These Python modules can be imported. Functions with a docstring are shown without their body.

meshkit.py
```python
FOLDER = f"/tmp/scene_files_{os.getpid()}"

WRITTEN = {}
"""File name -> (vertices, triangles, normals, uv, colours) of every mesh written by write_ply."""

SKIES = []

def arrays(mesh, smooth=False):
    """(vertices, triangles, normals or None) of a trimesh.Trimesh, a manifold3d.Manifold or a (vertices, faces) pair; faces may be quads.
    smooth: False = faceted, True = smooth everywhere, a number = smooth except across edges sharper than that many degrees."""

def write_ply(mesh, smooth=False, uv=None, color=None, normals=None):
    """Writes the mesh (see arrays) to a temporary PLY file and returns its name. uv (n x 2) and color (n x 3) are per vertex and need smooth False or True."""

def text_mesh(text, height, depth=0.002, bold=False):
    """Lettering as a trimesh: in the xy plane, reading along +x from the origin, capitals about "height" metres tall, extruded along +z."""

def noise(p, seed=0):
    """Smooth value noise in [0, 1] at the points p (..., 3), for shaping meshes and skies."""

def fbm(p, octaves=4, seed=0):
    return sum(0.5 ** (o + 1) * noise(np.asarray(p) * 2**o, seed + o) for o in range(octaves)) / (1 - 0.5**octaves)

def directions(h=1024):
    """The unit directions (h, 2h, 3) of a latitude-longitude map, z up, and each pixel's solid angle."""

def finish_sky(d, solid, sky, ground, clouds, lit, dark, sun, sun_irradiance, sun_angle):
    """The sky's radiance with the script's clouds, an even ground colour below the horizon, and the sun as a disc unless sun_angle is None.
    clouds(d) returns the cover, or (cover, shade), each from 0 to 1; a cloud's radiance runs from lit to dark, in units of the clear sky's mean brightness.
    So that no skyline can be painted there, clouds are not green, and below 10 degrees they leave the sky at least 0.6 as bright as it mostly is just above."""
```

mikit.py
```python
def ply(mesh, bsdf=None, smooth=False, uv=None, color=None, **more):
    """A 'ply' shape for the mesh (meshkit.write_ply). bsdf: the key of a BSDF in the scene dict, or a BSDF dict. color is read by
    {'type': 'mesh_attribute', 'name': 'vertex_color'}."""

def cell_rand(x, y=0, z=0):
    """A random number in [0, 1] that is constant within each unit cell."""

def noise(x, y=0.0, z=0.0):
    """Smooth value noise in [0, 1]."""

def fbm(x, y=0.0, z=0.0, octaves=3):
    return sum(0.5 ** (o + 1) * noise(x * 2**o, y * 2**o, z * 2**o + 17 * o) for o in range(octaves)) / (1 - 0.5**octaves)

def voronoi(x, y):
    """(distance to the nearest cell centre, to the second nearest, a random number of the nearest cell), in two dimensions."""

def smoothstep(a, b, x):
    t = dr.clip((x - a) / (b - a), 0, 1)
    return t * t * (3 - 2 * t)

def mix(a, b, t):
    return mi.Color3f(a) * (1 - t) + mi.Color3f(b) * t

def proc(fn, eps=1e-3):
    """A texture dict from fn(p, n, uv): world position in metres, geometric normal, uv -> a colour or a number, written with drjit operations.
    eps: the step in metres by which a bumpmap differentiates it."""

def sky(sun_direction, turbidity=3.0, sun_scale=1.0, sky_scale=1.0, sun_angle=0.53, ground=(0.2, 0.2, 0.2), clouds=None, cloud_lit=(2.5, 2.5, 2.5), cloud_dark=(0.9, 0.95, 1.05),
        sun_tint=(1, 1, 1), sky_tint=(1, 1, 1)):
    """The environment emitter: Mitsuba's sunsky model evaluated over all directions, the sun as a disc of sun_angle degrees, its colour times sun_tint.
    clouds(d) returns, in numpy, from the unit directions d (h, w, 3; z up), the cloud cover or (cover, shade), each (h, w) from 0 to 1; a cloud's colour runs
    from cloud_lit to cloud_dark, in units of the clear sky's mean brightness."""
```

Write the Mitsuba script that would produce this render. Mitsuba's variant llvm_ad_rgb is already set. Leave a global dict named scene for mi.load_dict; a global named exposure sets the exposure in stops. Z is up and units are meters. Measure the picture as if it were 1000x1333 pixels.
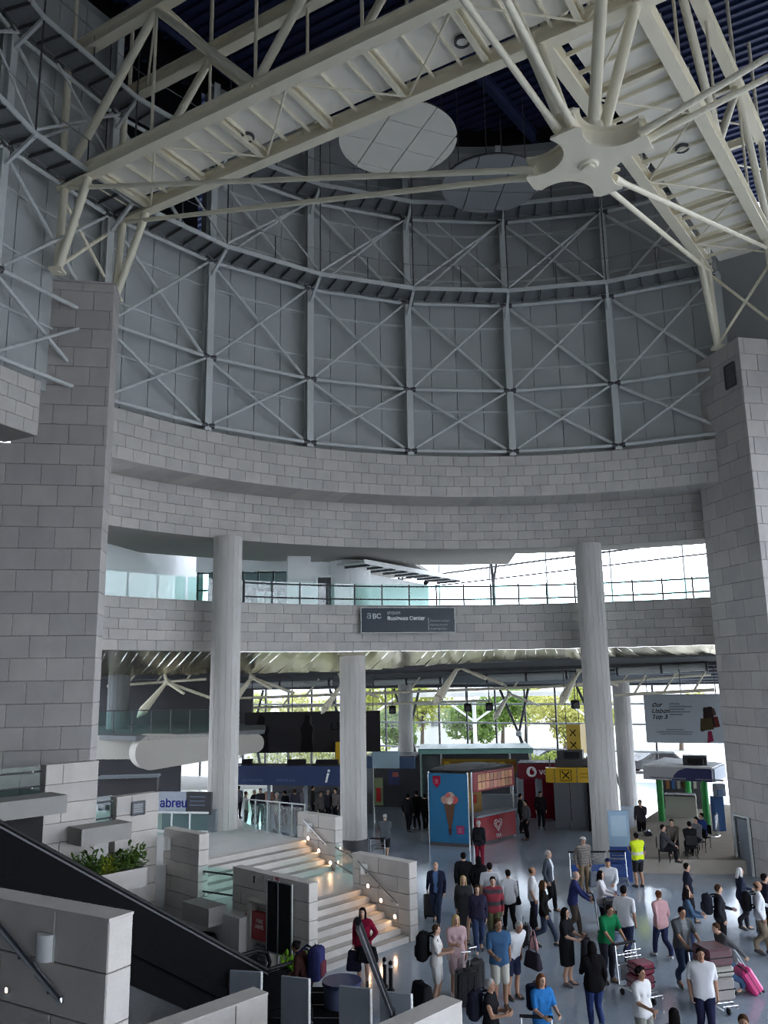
import math, random, numpy as np, trimesh, mitsuba as mi, drjit as dr, mikit, meshkit
import manifold3d as m3
from mikit import ply, proc, noise, fbm, cell_rand, smoothstep, mix
random.seed(7)
rng = np.random.default_rng(7)
scene, labels = {}, {}
T4 = mi.ScalarTransform4f

# ------------------------------------------------------------------ camera
EYE, PITCH, ROLL, FPX = np.array([0.0, 0.0, 7.1]), 0.1986, -0.0163, 1078.0
_fw = np.array([0, math.cos(PITCH), math.sin(PITCH)])
_up = np.array([0, -math.sin(PITCH), math.cos(PITCH)]) * math.cos(ROLL) + np.array([1.0, 0, 0]) * (-math.sin(ROLL))
scene['camera'] = {'type': 'perspective', 'fov': 2 * math.degrees(math.atan(500 / FPX)), 'fov_axis': 'x',
    'near_clip': 0.1, 'far_clip': 2000.0,
    'to_world': T4().look_at(origin=EYE.tolist(), target=(EYE + _fw * 10).tolist(), up=_up.tolist())}
# ------------------------------------------------------------------ sky (bright overcast)
def _clouds(d):
    n = meshkit.fbm(d * np.array([2.2, 2.2, 3.5]) + 3.1, 4)
    return np.clip(0.86 + 0.35 * (n - 0.5), 0, 1), np.clip((n - 0.35) * 0.9, 0, 0.55)
scene['sky'] = mikit.sky((0.55, 0.35, 0.76), turbidity=4.0, sun_scale=0.0, sky_scale=1.0, ground=(0.42, 0.42, 0.40),
    clouds=_clouds, cloud_lit=(1.66, 1.77, 1.95), cloud_dark=(1.1, 1.2, 1.38))
exposure = 4.55

# ------------------------------------------------------------------ helpers
def numbered(k):
    if k not in USED:
        USED.add(k); return k
    n = COUNT.get(k, 0) + 1
    while '%s_%03d' % (k, n) in USED: n += 1
    COUNT[k] = n
    k2 = '%s_%03d' % (k, n); USED.add(k2); return k2
USED, COUNT = set(), {}
def thing(name, label, cat, group=None, kind=None):
    k = numbered(name)
    labels[k] = {'label': label, 'category': cat}
    if group: labels[k]['group'] = group
    if kind: labels[k]['kind'] = kind
    return k
def struct(name, label, cat):
    return thing(name, label, cat, None, 'structure')
def part(parent, name, mesh, mat, smooth=False, color=None, M=None, label=None, kind=None, **kw):
    k = numbered(parent + '__' + name) if name else parent
    if name is None: USED.add(k)
    if isinstance(mesh, dict): d = dict(mesh)
    else: d = mkply(mesh, mat, smooth, color, **kw)
    if M is not None: d['to_world'] = T4(M)
    scene[k] = d
    if label or kind:
        labels.setdefault(k, {})
        if label: labels[k]['label'] = label
        if kind: labels[k]['kind'] = kind
    return k
def mkply(mesh, mat, smooth=False, color=None, **kw):
    if color is not None:
        v, f, _ = meshkit.arrays(mesh)
        if np.ndim(color) == 2 and smooth: smooth = True
        if smooth and smooth is not True:
            tm = trimesh.graph.smooth_shade(trimesh.Trimesh(v, f, process=False), angle=np.radians(smooth), facet_minarea=None)
            v, f = np.array(tm.vertices), np.array(tm.faces); smooth = True
        c = np.asarray(color, float)
        if c.ndim == 1: c = np.tile(c, (len(v), 1))
        return ply((v, f), mat, smooth=smooth, color=c, **kw)
    return ply(mesh, mat, smooth=smooth, **kw)
def bsdf(key, d):
    scene[key] = d; return key
def two(d): return {'type': 'twosided', 'b': d}
def rgb(c): return {'type': 'rgb', 'value': [float(x) for x in c]}
def diffuse(key, c): return bsdf(key, two({'type': 'diffuse', 'reflectance': rgb(c) if not isinstance(c, dict) else c}))
def princ(key, c, rough=0.5, metallic=0.0, spec=0.5, **k):
    return bsdf(key, two({'type': 'principled', 'base_color': rgb(c) if not isinstance(c, dict) else c, 'roughness': rough, 'metallic': metallic, 'specular': spec, **k}))
def frame(o, ex, ey, ez):
    M = np.eye(4); M[:3, 0], M[:3, 1], M[:3, 2], M[:3, 3] = ex, ey, ez, o
    return M
def bear(deg):
    a = math.radians(deg); return np.array([math.sin(a), math.cos(a), 0.0])
UPZ = np.array([0, 0, 1.0])
def face_frame(o, n):
    """frame on an upright face: x along it (to the viewer's right when looking at it), y up, z along the outward normal n"""
    n = np.asarray(n, float); n = n / np.linalg.norm(n)
    ex = np.cross(UPZ, n)
    return frame(o, ex, UPZ, n)
def tm(v, f): return trimesh.Trimesh(np.asarray(v, float), np.asarray(f), process=False)
def cat(*ms):
    ms = [m for m in ms if m is not None]
    vs, fs, at = [], [], 0
    for m in ms:
        v, f, _ = meshkit.arrays(m)
        vs.append(v); fs.append(f + at); at += len(v)
    return tm(np.vstack(vs), np.vstack(fs))
def xf(m, M):
    v, f, _ = meshkit.arrays(m)
    v = v @ np.asarray(M)[:3, :3].T + np.asarray(M)[:3, 3]
    if np.linalg.det(np.asarray(M)[:3, :3]) < 0: f = f[:, ::-1]
    return tm(v, f)
def mv(m, x=0, y=0, z=0, rz=0):
    c, s = math.cos(rz), math.sin(rz)
    return xf(m, np.array([[c, -s, 0, x], [s, c, 0, y], [0, 0, 1, z], [0, 0, 0, 1]]))
_BV = np.array([[x, y, z] for x in (-.5, .5) for y in (-.5, .5) for z in (-.5, .5)])
_BF = np.array([[0, 1, 3], [0, 3, 2], [4, 6, 7], [4, 7, 5], [0, 4, 5], [0, 5, 1], [2, 3, 7], [2, 7, 6], [0, 2, 6], [0, 6, 4], [1, 5, 7], [1, 7, 3]])
def box(cx, cy, cz, sx, sy, sz): return tm(_BV * [sx, sy, sz] + [cx, cy, cz], _BF)
def bb(x0, x1, y0, y1, z0, z1): return box((x0 + x1) / 2, (y0 + y1) / 2, (z0 + z1) / 2, x1 - x0, y1 - y0, z1 - z0)
def cbox(cx, cy, cz, sx, sy, sz, b=0.01):
    """box with chamfered edges (manifold hull)"""
    pts = []
    hx, hy, hz = sx / 2, sy / 2, sz / 2
    b = min(b, hx * .9, hy * .9, hz * .9)
    for a in (-1, 1):
        for c in (-1, 1):
            for d in (-1, 1):
                pts += [[a * (hx - b), c * (hy - b), d * hz], [a * (hx - b), c * hy, d * (hz - b)], [a * hx, c * (hy - b), d * (hz - b)]]
    h = m3.Manifold.hull_points(np.array(pts) + [cx, cy, cz])
    m = h.to_mesh(); return tm(m.vert_properties[:, :3], m.tri_verts)
def tube(p0, p1, r, n=10, r1=None, caps=True):
    p0, p1 = np.asarray(p0, float), np.asarray(p1, float)
    d = p1 - p0; L = np.linalg.norm(d); d = d / L
    a = np.cross(d, [0, 0, 1.0] if abs(d[2]) < .95 else [1.0, 0, 0]); a /= np.linalg.norm(a); b = np.cross(d, a)
    t = np.arange(n) * 2 * np.pi / n
    ring = np.cos(t)[:, None] * a + np.sin(t)[:, None] * b
    r1 = r if r1 is None else r1
    v = np.vstack([p0 + ring * r, p1 + ring * r1, [p0], [p1]])
    f = []
    for i in range(n):
        j = (i + 1) % n
        f += [[i, j, n + j], [i, n + j, n + i]]
        if caps: f += [[2 * n, j, i], [2 * n + 1, n + i, n + j]]
    return tm(v, f)
def path(pts, r, n=8):
    return cat(*[tube(pts[i], pts[i + 1], r, n) for i in range(len(pts) - 1)])
def beam(p0, p1, w, h, up=UPZ):
    """rectangular bar from p0 to p1, w across, h along up"""
    p0, p1 = np.asarray(p0, float), np.asarray(p1, float)
    d = p1 - p0; L = np.linalg.norm(d); d = d / L
    up = np.asarray(up, float)
    if abs(np.dot(d, up)) > .999 * np.linalg.norm(up): up = np.array([1.0, 0, 0]) if abs(d[0]) < .9 else UPZ
    s = np.cross(d, up); s /= np.linalg.norm(s); u = np.cross(s, d)
    return xf(box(0, L / 2, 0, w, L, h), frame(p0, s, d, u))
def ibeam(p0, p1, w, h, tf=0.03, tw=0.025, up=UPZ):
    p0, p1 = np.asarray(p0, float), np.asarray(p1, float)
    d = p1 - p0; L = np.linalg.norm(d); d = d / L
    up = np.asarray(up, float)
    if abs(np.dot(d, up)) > .999 * np.linalg.norm(up): up = np.array([1.0, 0, 0]) if abs(d[0]) < .9 else UPZ
    s = np.cross(d, up); s /= np.linalg.norm(s); u = np.cross(s, d)
    m = cat(box(0, L / 2, h / 2 - tf / 2, w, L, tf), box(0, L / 2, -h / 2 + tf / 2, w, L, tf), box(0, L / 2, 0, tw, L, h - 2 * tf))
    return xf(m, frame(p0, s, d, u))
def prism(poly, z0, z1):
    from shapely.geometry import Polygon
    p = Polygon(poly) if not hasattr(poly, 'exterior') else poly
    m = trimesh.creation.extrude_polygon(p, z1 - z0, engine='earcut')
    return mv(tm(m.vertices, m.faces), z=z0)
def lathe(prof, n=24, M=None):
    pr = np.asarray(prof, float); k = len(pr)
    t = np.arange(n) * 2 * np.pi / n
    v = np.stack([np.outer(np.cos(t), pr[:, 0]), np.outer(np.sin(t), pr[:, 0]), np.tile(pr[:, 1], (n, 1))], -1).reshape(-1, 3)
    f = []
    for i in range(n):
        j = (i + 1) % n
        for a in range(k - 1):
            f += [[i * k + a, j * k + a, j * k + a + 1], [i * k + a, j * k + a + 1, i * k + a + 1]]
    m = tm(v, f)
    return m if M is None else xf(m, M)
def quad(a, b, c, d): return tm([a, b, c, d], [[0, 1, 2], [0, 2, 3]])
def block_mesh(w, h, d=0.06, b=0.008):
    """stone block: x along the wall, y up, z outward; the face at z=0, bevelled front edges"""
    x, y = w / 2, h / 2
    v = [[-x, -y, -d], [x, -y, -d], [x, y, -d], [-x, y, -d], [-x, -y, -b], [x, -y, -b], [x, y, -b], [-x, y, -b],
         [-x + b, -y + b, 0], [x - b, -y + b, 0], [x - b, y - b, 0], [-x + b, y - b, 0]]
    q = [[8, 9, 10, 11], [4, 5, 9, 8], [5, 6, 10, 9], [6, 7, 11, 10], [7, 4, 8, 11], [0, 1, 5, 4], [1, 2, 6, 5], [2, 3, 7, 6], [3, 0, 4, 7]]
    f = [[a[0], a[1], a[2]] for a in q] + [[a[0], a[2], a[3]] for a in q]
    return tm(v, f)
_BC = {}
def block(parent, M, w, h, mats, name='stone_block', d=0.06):
    mat = mats[random.randrange(len(mats))]
    key = (round(w, 3), round(h, 3), mat, d)
    if key not in _BC: _BC[key] = mkply(block_mesh(w, h, d), mat)
    return part(parent, name, _BC[key], mat, M=M)
def wall_blocks(parent, o, n, width, z0, z1, rowh, bw, mats, joint=0.014, off0=0.0, name='stone_block', holes=(), start='left'):
    """courses of blocks on an upright plane face: o = lower-left corner seen from outside, n = outward normal"""
    F = face_frame(o, n); ex = F[:3, 0]; nn = F[:3, 2]
    rows = max(1, int(round((z1 - z0) / rowh))); rh = (z1 - z0) / rows
    for r in range(rows):
        x = -bw * ((off0 + 0.5 * r) % 1.0)
        while x < width - 1e-6:
            a, b = max(x, 0), min(x + bw, width)
            if b - a > 0.05:
                zc = z0 + (r + .5) * rh
                if not any(a < hx1 and b > hx0 and zc - rh / 2 < hz1 - 0.02 and zc + rh / 2 > hz0 + 0.02 for hx0, hx1, hz0, hz1 in holes):
                    c = np.asarray(o, float) + ex * (a + b) / 2 + UPZ * (zc - o[2]) + nn * random.uniform(-.002, .003)
                    block(parent, frame(c, ex, UPZ, nn), b - a - joint, rh - joint, mats, name)
            x += bw
def text(parent, name, s, h, o, n, color, bold=False, centre=False, depth=0.006, italic=0.0, mat='paint_vc'):
    try: m = meshkit.text_mesh(s, h, depth, bold)
    except Exception: return 0.0
    m = tm(m.vertices, m.faces)
    w = m.vertices[:, 0].max()
    if italic: m.vertices = np.column_stack([m.vertices[:, 0] + italic * m.vertices[:, 1], m.vertices[:, 1], m.vertices[:, 2]])
    if centre: m = mv(m, x=-w / 2)
    part(parent, name, xf(m, face_frame(o, n)), mat, color=color)
    return w

# ------------------------------------------------------------------ materials
def _stone(base, var, sc=1.7):
    def fn(p, n, uv):
        a = fbm(p.x * sc, p.y * sc, p.z * sc, 3); g = noise(p.x * 38, p.y * 38, p.z * 38)
        st = fbm(p.x * 4 + 7, p.y * 4, p.z * 0.6, 2)
        k = 1 + var * (a - .5) * 1.5 + var * .5 * (g - .5) + var * .8 * (st - .5)
        return mi.Color3f(base[0], base[1], base[2]) * k
    return proc(fn)
def stones(key, base, var=0.12, n=3, spread=0.06):
    out = []
    for i in range(n):
        t = 1 + spread * (i - (n - 1) / 2) / max(1, (n - 1) / 2)
        c = [base[0] * t, base[1] * t * (1 - .006 * i), base[2] * t * (1 - .015 * i)]
        out.append(diffuse('%s_%d' % (key, i), _stone(c, var)))
    return out
STONE = stones('mat_stone_band', (0.50, 0.484, 0.462))
TSTONE = stones('mat_stone_tower', (0.44, 0.422, 0.41), 0.10)
WSTONE = stones('mat_stone_wall', (0.50, 0.474, 0.445), 0.14)
diffuse('mat_mortar', (0.16, 0.15, 0.14))
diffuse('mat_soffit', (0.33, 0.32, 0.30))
diffuse('mat_white', (0.84, 0.85, 0.86))
diffuse('mat_clad_joint', (0.27, 0.285, 0.29))
diffuse('mat_bulkhead', (0.50, 0.48, 0.43))
princ('mat_steel', (0.50, 0.525, 0.52), 0.45)
princ('mat_steel_dark', (0.055, 0.055, 0.06), 0.5)
princ('mat_truss', (0.70, 0.655, 0.52), 0.45)
diffuse('mat_deck', (0.80, 0.775, 0.69))
princ('mat_clad', (0.37, 0.39, 0.39), 0.5)
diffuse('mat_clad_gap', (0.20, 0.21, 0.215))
princ('mat_catwalk', (0.16, 0.17, 0.175), 0.6)
princ('mat_roof', (0.02, 0.028, 0.075), 0.6, 0.0, 0.3)
diffuse('mat_roof_black', (0.012, 0.012, 0.014))
def _conc(p, n, uv):
    a = fbm(p.x * 2.5, p.y * 2.5, p.z * .5, 3)
    return mi.Color3f(0.52, 0.505, 0.48) * (0.86 + 0.28 * a)
diffuse('mat_column', proc(_conc))
def _floorc(p, n, uv):
    gx = dr.abs(p.x * .8 + p.y * .6 - dr.floor(p.x * .8 + p.y * .6) - .5); gy = dr.abs(-p.x * .6 + p.y * .8 - dr.floor(-p.x * .6 + p.y * .8) - .5)
    j = smoothstep(0.485, 0.497, dr.maximum(gx, gy))
    k = 0.97 + .05 * cell_rand(p.x * .8 + p.y * .6, -p.x * .6 + p.y * .8) + .12 * (noise(p.x * 30, p.y * 30) - .5) + .14 * (fbm(p.x * .35, p.y * .35) - .5)
    return mi.Color3f(0.235, 0.275, 0.325) * k * (1 - .10 * j)
bsdf('mat_floor', two({'type': 'principled', 'base_color': proc(_floorc), 'roughness': 0.13, 'specular': 0.75}))
def _terr(p, n, uv):
    k = 0.93 + .14 * fbm(p.x * 2, p.y * 2) + .1 * (noise(p.x * 25, p.y * 25) - .5)
    return mi.Color3f(0.50, 0.49, 0.47) * k
bsdf('mat_terrace', two({'type': 'principled', 'base_color': proc(_terr), 'roughness': 0.38, 'specular': 0.45}))
def _plinth(p, n, uv):
    return mi.Color3f(0.30, 0.27, 0.235) * (0.85 + .3 * fbm(p.x * 3, p.y * 3, p.z * 3))
diffuse('mat_plinth', proc(_plinth))
bsdf('mat_glass', {'type': 'thindielectric', 'int_ior': 1.5, 'specular_transmittance': rgb((0.58, 0.86, 0.79))})
bsdf('mat_glass_clear', {'type': 'thindielectric', 'int_ior': 1.5, 'specular_transmittance': rgb((0.95, 0.97, 0.97))})
bsdf('mat_mirror', two({'type': 'roughconductor', 'material': 'none', 'alpha': 0.05, 'specular_reflectance': rgb((0.74, 0.70, 0.58))}))
princ('mat_chrome', (0.62, 0.63, 0.64), 0.22, 1.0)
princ('mat_black', (0.010, 0.010, 0.011), 0.55, 0.0, 0.2)
diffuse('mat_escalator', (0.009, 0.009, 0.010))
princ('mat_greypanel', (0.19, 0.21, 0.235), 0.55, 0.0, 0.3)
diffuse('mat_outground', (0.46, 0.45, 0.43))
# vertex-coloured paints: the colour of the thing itself
VC = {'type': 'mesh_attribute', 'name': 'vertex_color'}
bsdf('paint_vc', two({'type': 'diffuse', 'reflectance': VC}))
bsdf('gloss_vc', two({'type': 'principled', 'base_color': VC, 'roughness': 0.35, 'specular': 0.5}))
bsdf('mat_leaf', two({'type': 'diffuse', 'reflectance': VC}))
bsdf('mat_tree_leaf', {'type': 'principledthin', 'base_color': VC, 'roughness': 0.6, 'diff_trans': 1.0})

# ================================================================== the drum
C = np.array([4.8, 16.6, 0.0])
STEP = math.radians(2.22)
def rp(R, deg, z=0.0):
    a = math.radians(deg); return np.array([C[0] + R * math.sin(a), C[1] + R * math.cos(a), z])
def ring_solid(R0, R1, z0, z1, a0, a1, step=3.0):
    n = max(2, int(abs(a1 - a0) / step) + 1)
    A = np.linspace(a0, a1, n)
    v = []
    for a in A:
        v += [rp(R0, a, z0), rp(R1, a, z0), rp(R1, a, z1), rp(R0, a, z1)]
    f = []
    for i in range(n - 1):
        for k in range(4):
            a, b, c, d = i * 4 + k, i * 4 + (k + 1) % 4, (i + 1) * 4 + (k + 1) % 4, (i + 1) * 4 + k
            f += [[a, d, c], [a, c, b]]
    f += [[0, 1, 2], [0, 2, 3]]
    e = (n - 1) * 4
    f += [[e, e + 2, e + 1], [e, e + 3, e + 2]]
    return tm(v, f)
def ring_blocks(parent, R, z0, z1, rows, a0, a1, mats=STONE, top_cap=True):
    rh = (z1 - z0) / rows
    w = R * STEP
    for r in range(rows):
        a = math.radians(a0) + STEP * (0.25 + 0.5 * (r % 2))
        k = 0
        # closing half blocks at both ends
        edges = [math.radians(a0)]
        while a < math.radians(a1) - 0.25 * STEP:
            edges.append(a); a += STEP
        edges.append(math.radians(a1))
        for i in range(len(edges) - 1):
            m, dw = (edges[i] + edges[i + 1]) / 2, (edges[i + 1] - edges[i])
            if dw * R < 0.06: continue
            s, c = math.sin(m), math.cos(m)
            n = np.array([-s, -c, 0]); ex = np.array([-c, s, 0])
            o = np.array([C[0] + R * s, C[1] + R * c, z0 + (r + .5) * rh]) - n * random.uniform(-.003, .003)
            bw = dw * R if abs(dw - STEP) > 1e-6 else w
            block(parent, frame(o, ex, UPZ, n), bw - 0.013, rh - 0.013, mats)
BAND1, BAND2, BALC = (16.75, 14.38, 16.10), (18.6, 12.50, 14.38), (19.6, 8.25, 10.15)
wc = struct('wall_cornice', 'projecting curved stone cornice below the steel drum, right of the big stone pier', 'wall')
part(wc, 'core', ring_solid(BAND1[0] + .02, BAND1[0] + 2.6, BAND1[1] + .012, BAND1[2], -57.0, 29.3), 'mat_mortar')
ring_blocks(wc, *BAND1, 4, -57.0, 29.3)
# stone slabs of its underside, one above the other's joints
a = -57.0
while a < 29.3:
    b = min(a + 2.22, 29.3)
    n = 3
    m = ring_solid(BAND1[0] + .004, BAND2[0] + .08, BAND1[1] - .001, BAND1[1] + .05, a + .02, b - .02, 1.2)
    part(wc, 'soffit_slab', m, STONE[random.randrange(3)])
    a += 2.22
wl = struct('wall_cornice_left', 'short piece of curved stone cornice ending in front of the big stone pier', 'wall')
part(wl, 'core', ring_solid(BAND1[0] + .02, BAND1[0] + 1.4, BAND1[1] + .012, BAND1[2], -118.0, -64.6), 'mat_mortar')
ring_blocks(wl, *BAND1, 4, -118.0, -64.6)
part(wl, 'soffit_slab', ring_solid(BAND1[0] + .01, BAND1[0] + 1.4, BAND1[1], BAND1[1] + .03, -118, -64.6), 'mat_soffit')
# end face blocks
for r in range(4):
    rh = (BAND1[2] - BAND1[1]) / 4
    e = rp(BAND1[0] + .7, -64.6, BAND1[1] + (r + .5) * rh)
    t = np.array([math.cos(math.radians(-64.6)), -math.sin(math.radians(-64.6)), 0]); rd = (e - C) * [1, 1, 0]; rd /= np.linalg.norm(rd)
    block(wl, frame(e + t * .02, np.cross(UPZ, t), UPZ, t), 1.38, rh - .013, STONE)
wf = struct('wall_frieze', 'set-back curved stone band under the cornice, carried by the two tall columns', 'wall')
part(wf, 'core', ring_solid(BAND2[0] + .02, BAND2[0] + 1.6, BAND2[1] + .012, BAND2[2] + .3, -52.0, 28.8), 'mat_mortar')
ring_blocks(wf, *BAND2, 5, -52.0, 28.8)
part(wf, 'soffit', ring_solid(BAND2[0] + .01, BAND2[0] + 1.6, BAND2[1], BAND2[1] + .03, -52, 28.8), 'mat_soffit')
wg = struct('wall_gallery', 'curved stone parapet of the gallery with the dark sign, lowest of the curved bands', 'wall')
part(wg, 'core', ring_solid(BALC[0] + .02, BALC[0] + 0.5, BALC[1] + .012, BALC[2], -50.0, 28.0), 'mat_mortar')
ring_blocks(wg, *BALC, 5, -50.0, 28.0)
part(wg, 'coping', ring_solid(BALC[0] - .01, BALC[0] + 0.52, BALC[2], BALC[2] + .03, -50, 28), STONE[1])
# steel cladding and frame
POSTS = [-41.8 + 14.64 * k for k in range(-5, 6)]
wd = struct('wall_drum', 'grey metal cladding of the round drum wall behind the X-braced steel frame', 'wall')
ZR = [16.1, 18.2, 20.1, 22.0, 24.2, 26.4, 28.5, 30.6]
for i in range(len(POSTS) - 1):
    a0, a1 = POSTS[i], POSTS[i + 1]
    right = a0 > 30
    if a0 > 47: continue
    for c in range(4):
        b0, b1 = a0 + (a1 - a0) * c / 4, a0 + (a1 - a0) * (c + 1) / 4
        for r in range(len(ZR) - 1):
            if right and ZR[r] > 23.5: continue
            if -57 < a0 < -43 and ZR[r] > 22.5: continue
            m = ring_solid(17.35, 17.42, ZR[r] + .012, ZR[r + 1] - .012, b0 + .045, b1 - .045, 2.0)
            part(wd, 'panel', m, 'mat_clad', smooth=False)
    for r in range(1, len(ZR) - 1):
        if right and ZR[r] > 24.5: continue
        part(wd, 'rail', ring_solid(17.28, 17.36, ZR[r] - .035, ZR[r] + .035, a0 + .3, a1 - .3, 3.7), 'mat_steel')
part(wd, 'backing', ring_solid(17.43, 17.7, 16.0, 31.0, POSTS[0], -56.3), 'mat_clad_joint')
part(wd, 'backing', ring_solid(17.43, 17.7, 16.0, 24.2, -56.3, -41.9), 'mat_clad_joint')
part(wd, 'backing', ring_solid(17.43, 17.7, 16.0, 31.0, -41.9, 31.4), 'mat_clad_joint')
part(wd, 'black_void_sheet', ring_solid(19.2, 19.4, 23.8, 32.0, -59, -40), 'mat_roof_black')  # black sheets put the darkness of the open bay into colour
part(wd, 'black_void_sheet', ring_solid(17.4, 19.4, 24.0, 24.2, -59, -40), 'mat_roof_black')
part(wd, 'backing', ring_solid(17.43, 17.7, 16.0, 24.2, 31.4, 60), 'mat_clad_joint')
fr = struct('wall_drum_frame', 'painted steel posts, tubes and crossed braces standing before the drum cladding', 'wall frame')
JZ = (16.32, 18.98, 22.85, 26.8)
PR = 16.95
def node(p, n): return box(*p, .16, .16, .16)
for i, a in enumerate(POSTS):
    if a > 47: break
    s, c = math.sin(math.radians(a)), math.cos(math.radians(a)); n = np.array([-s, -c, 0])
    vis = -57 < a < 30
    z0 = 16.12
    for (zz0, zz1) in ((z0, 23.0), (23.1, 30.6)):
        if a > 30 and zz0 > 20: continue
        m = cat(beam(rp(PR - .15, a, zz0), rp(PR - .15, a, zz1), .27, .03, up=n), beam(rp(PR + .17, a, zz0), rp(PR + .17, a, zz1), .27, .03, up=n), beam(rp(PR, a, zz0), rp(PR, a, zz1), .03, .3, up=n))
        part(fr, 'post', m, 'mat_steel')
    part(fr, 'post_foot', box(*rp(PR - .05, a, z0 - .12), .2, .2, .26), 'mat_steel_dark')
    if i == len(POSTS) - 1: break
    b = POSTS[i + 1]
    if a > 30: zs = JZ[:3]
    else: zs = JZ
    for j, z in enumerate(zs):
        A, B = rp(PR - .1, a + .75, z), rp(PR - .1, b - .75, z)
        part(fr, 'tie_tube', tube(A, B, .075, 10), 'mat_steel', smooth=40)
        d = (B - A) / np.linalg.norm(B - A)
        part(fr, 'tube_clevis', cat(tube(A - d * .2, A + d * .04, .11, 8), tube(B - d * .04, B + d * .2, .11, 8)), 'mat_steel_dark')
        if j + 1 < len(zs):
            z2 = zs[j + 1]
            A, B = rp(PR + .06, a + .7, z2 - .12), rp(PR + .06, b - .7, z + .12)
            part(fr, 'brace', tube(A, B, .07, 8), 'mat_steel', smooth=40)
            A, B = rp(PR - .18, a + .7, z + .12), rp(PR - .18, b - .7, z2 - .12)
            part(fr, 'brace', tube(A, B, .05, 8), 'mat_steel', smooth=40)
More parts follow.
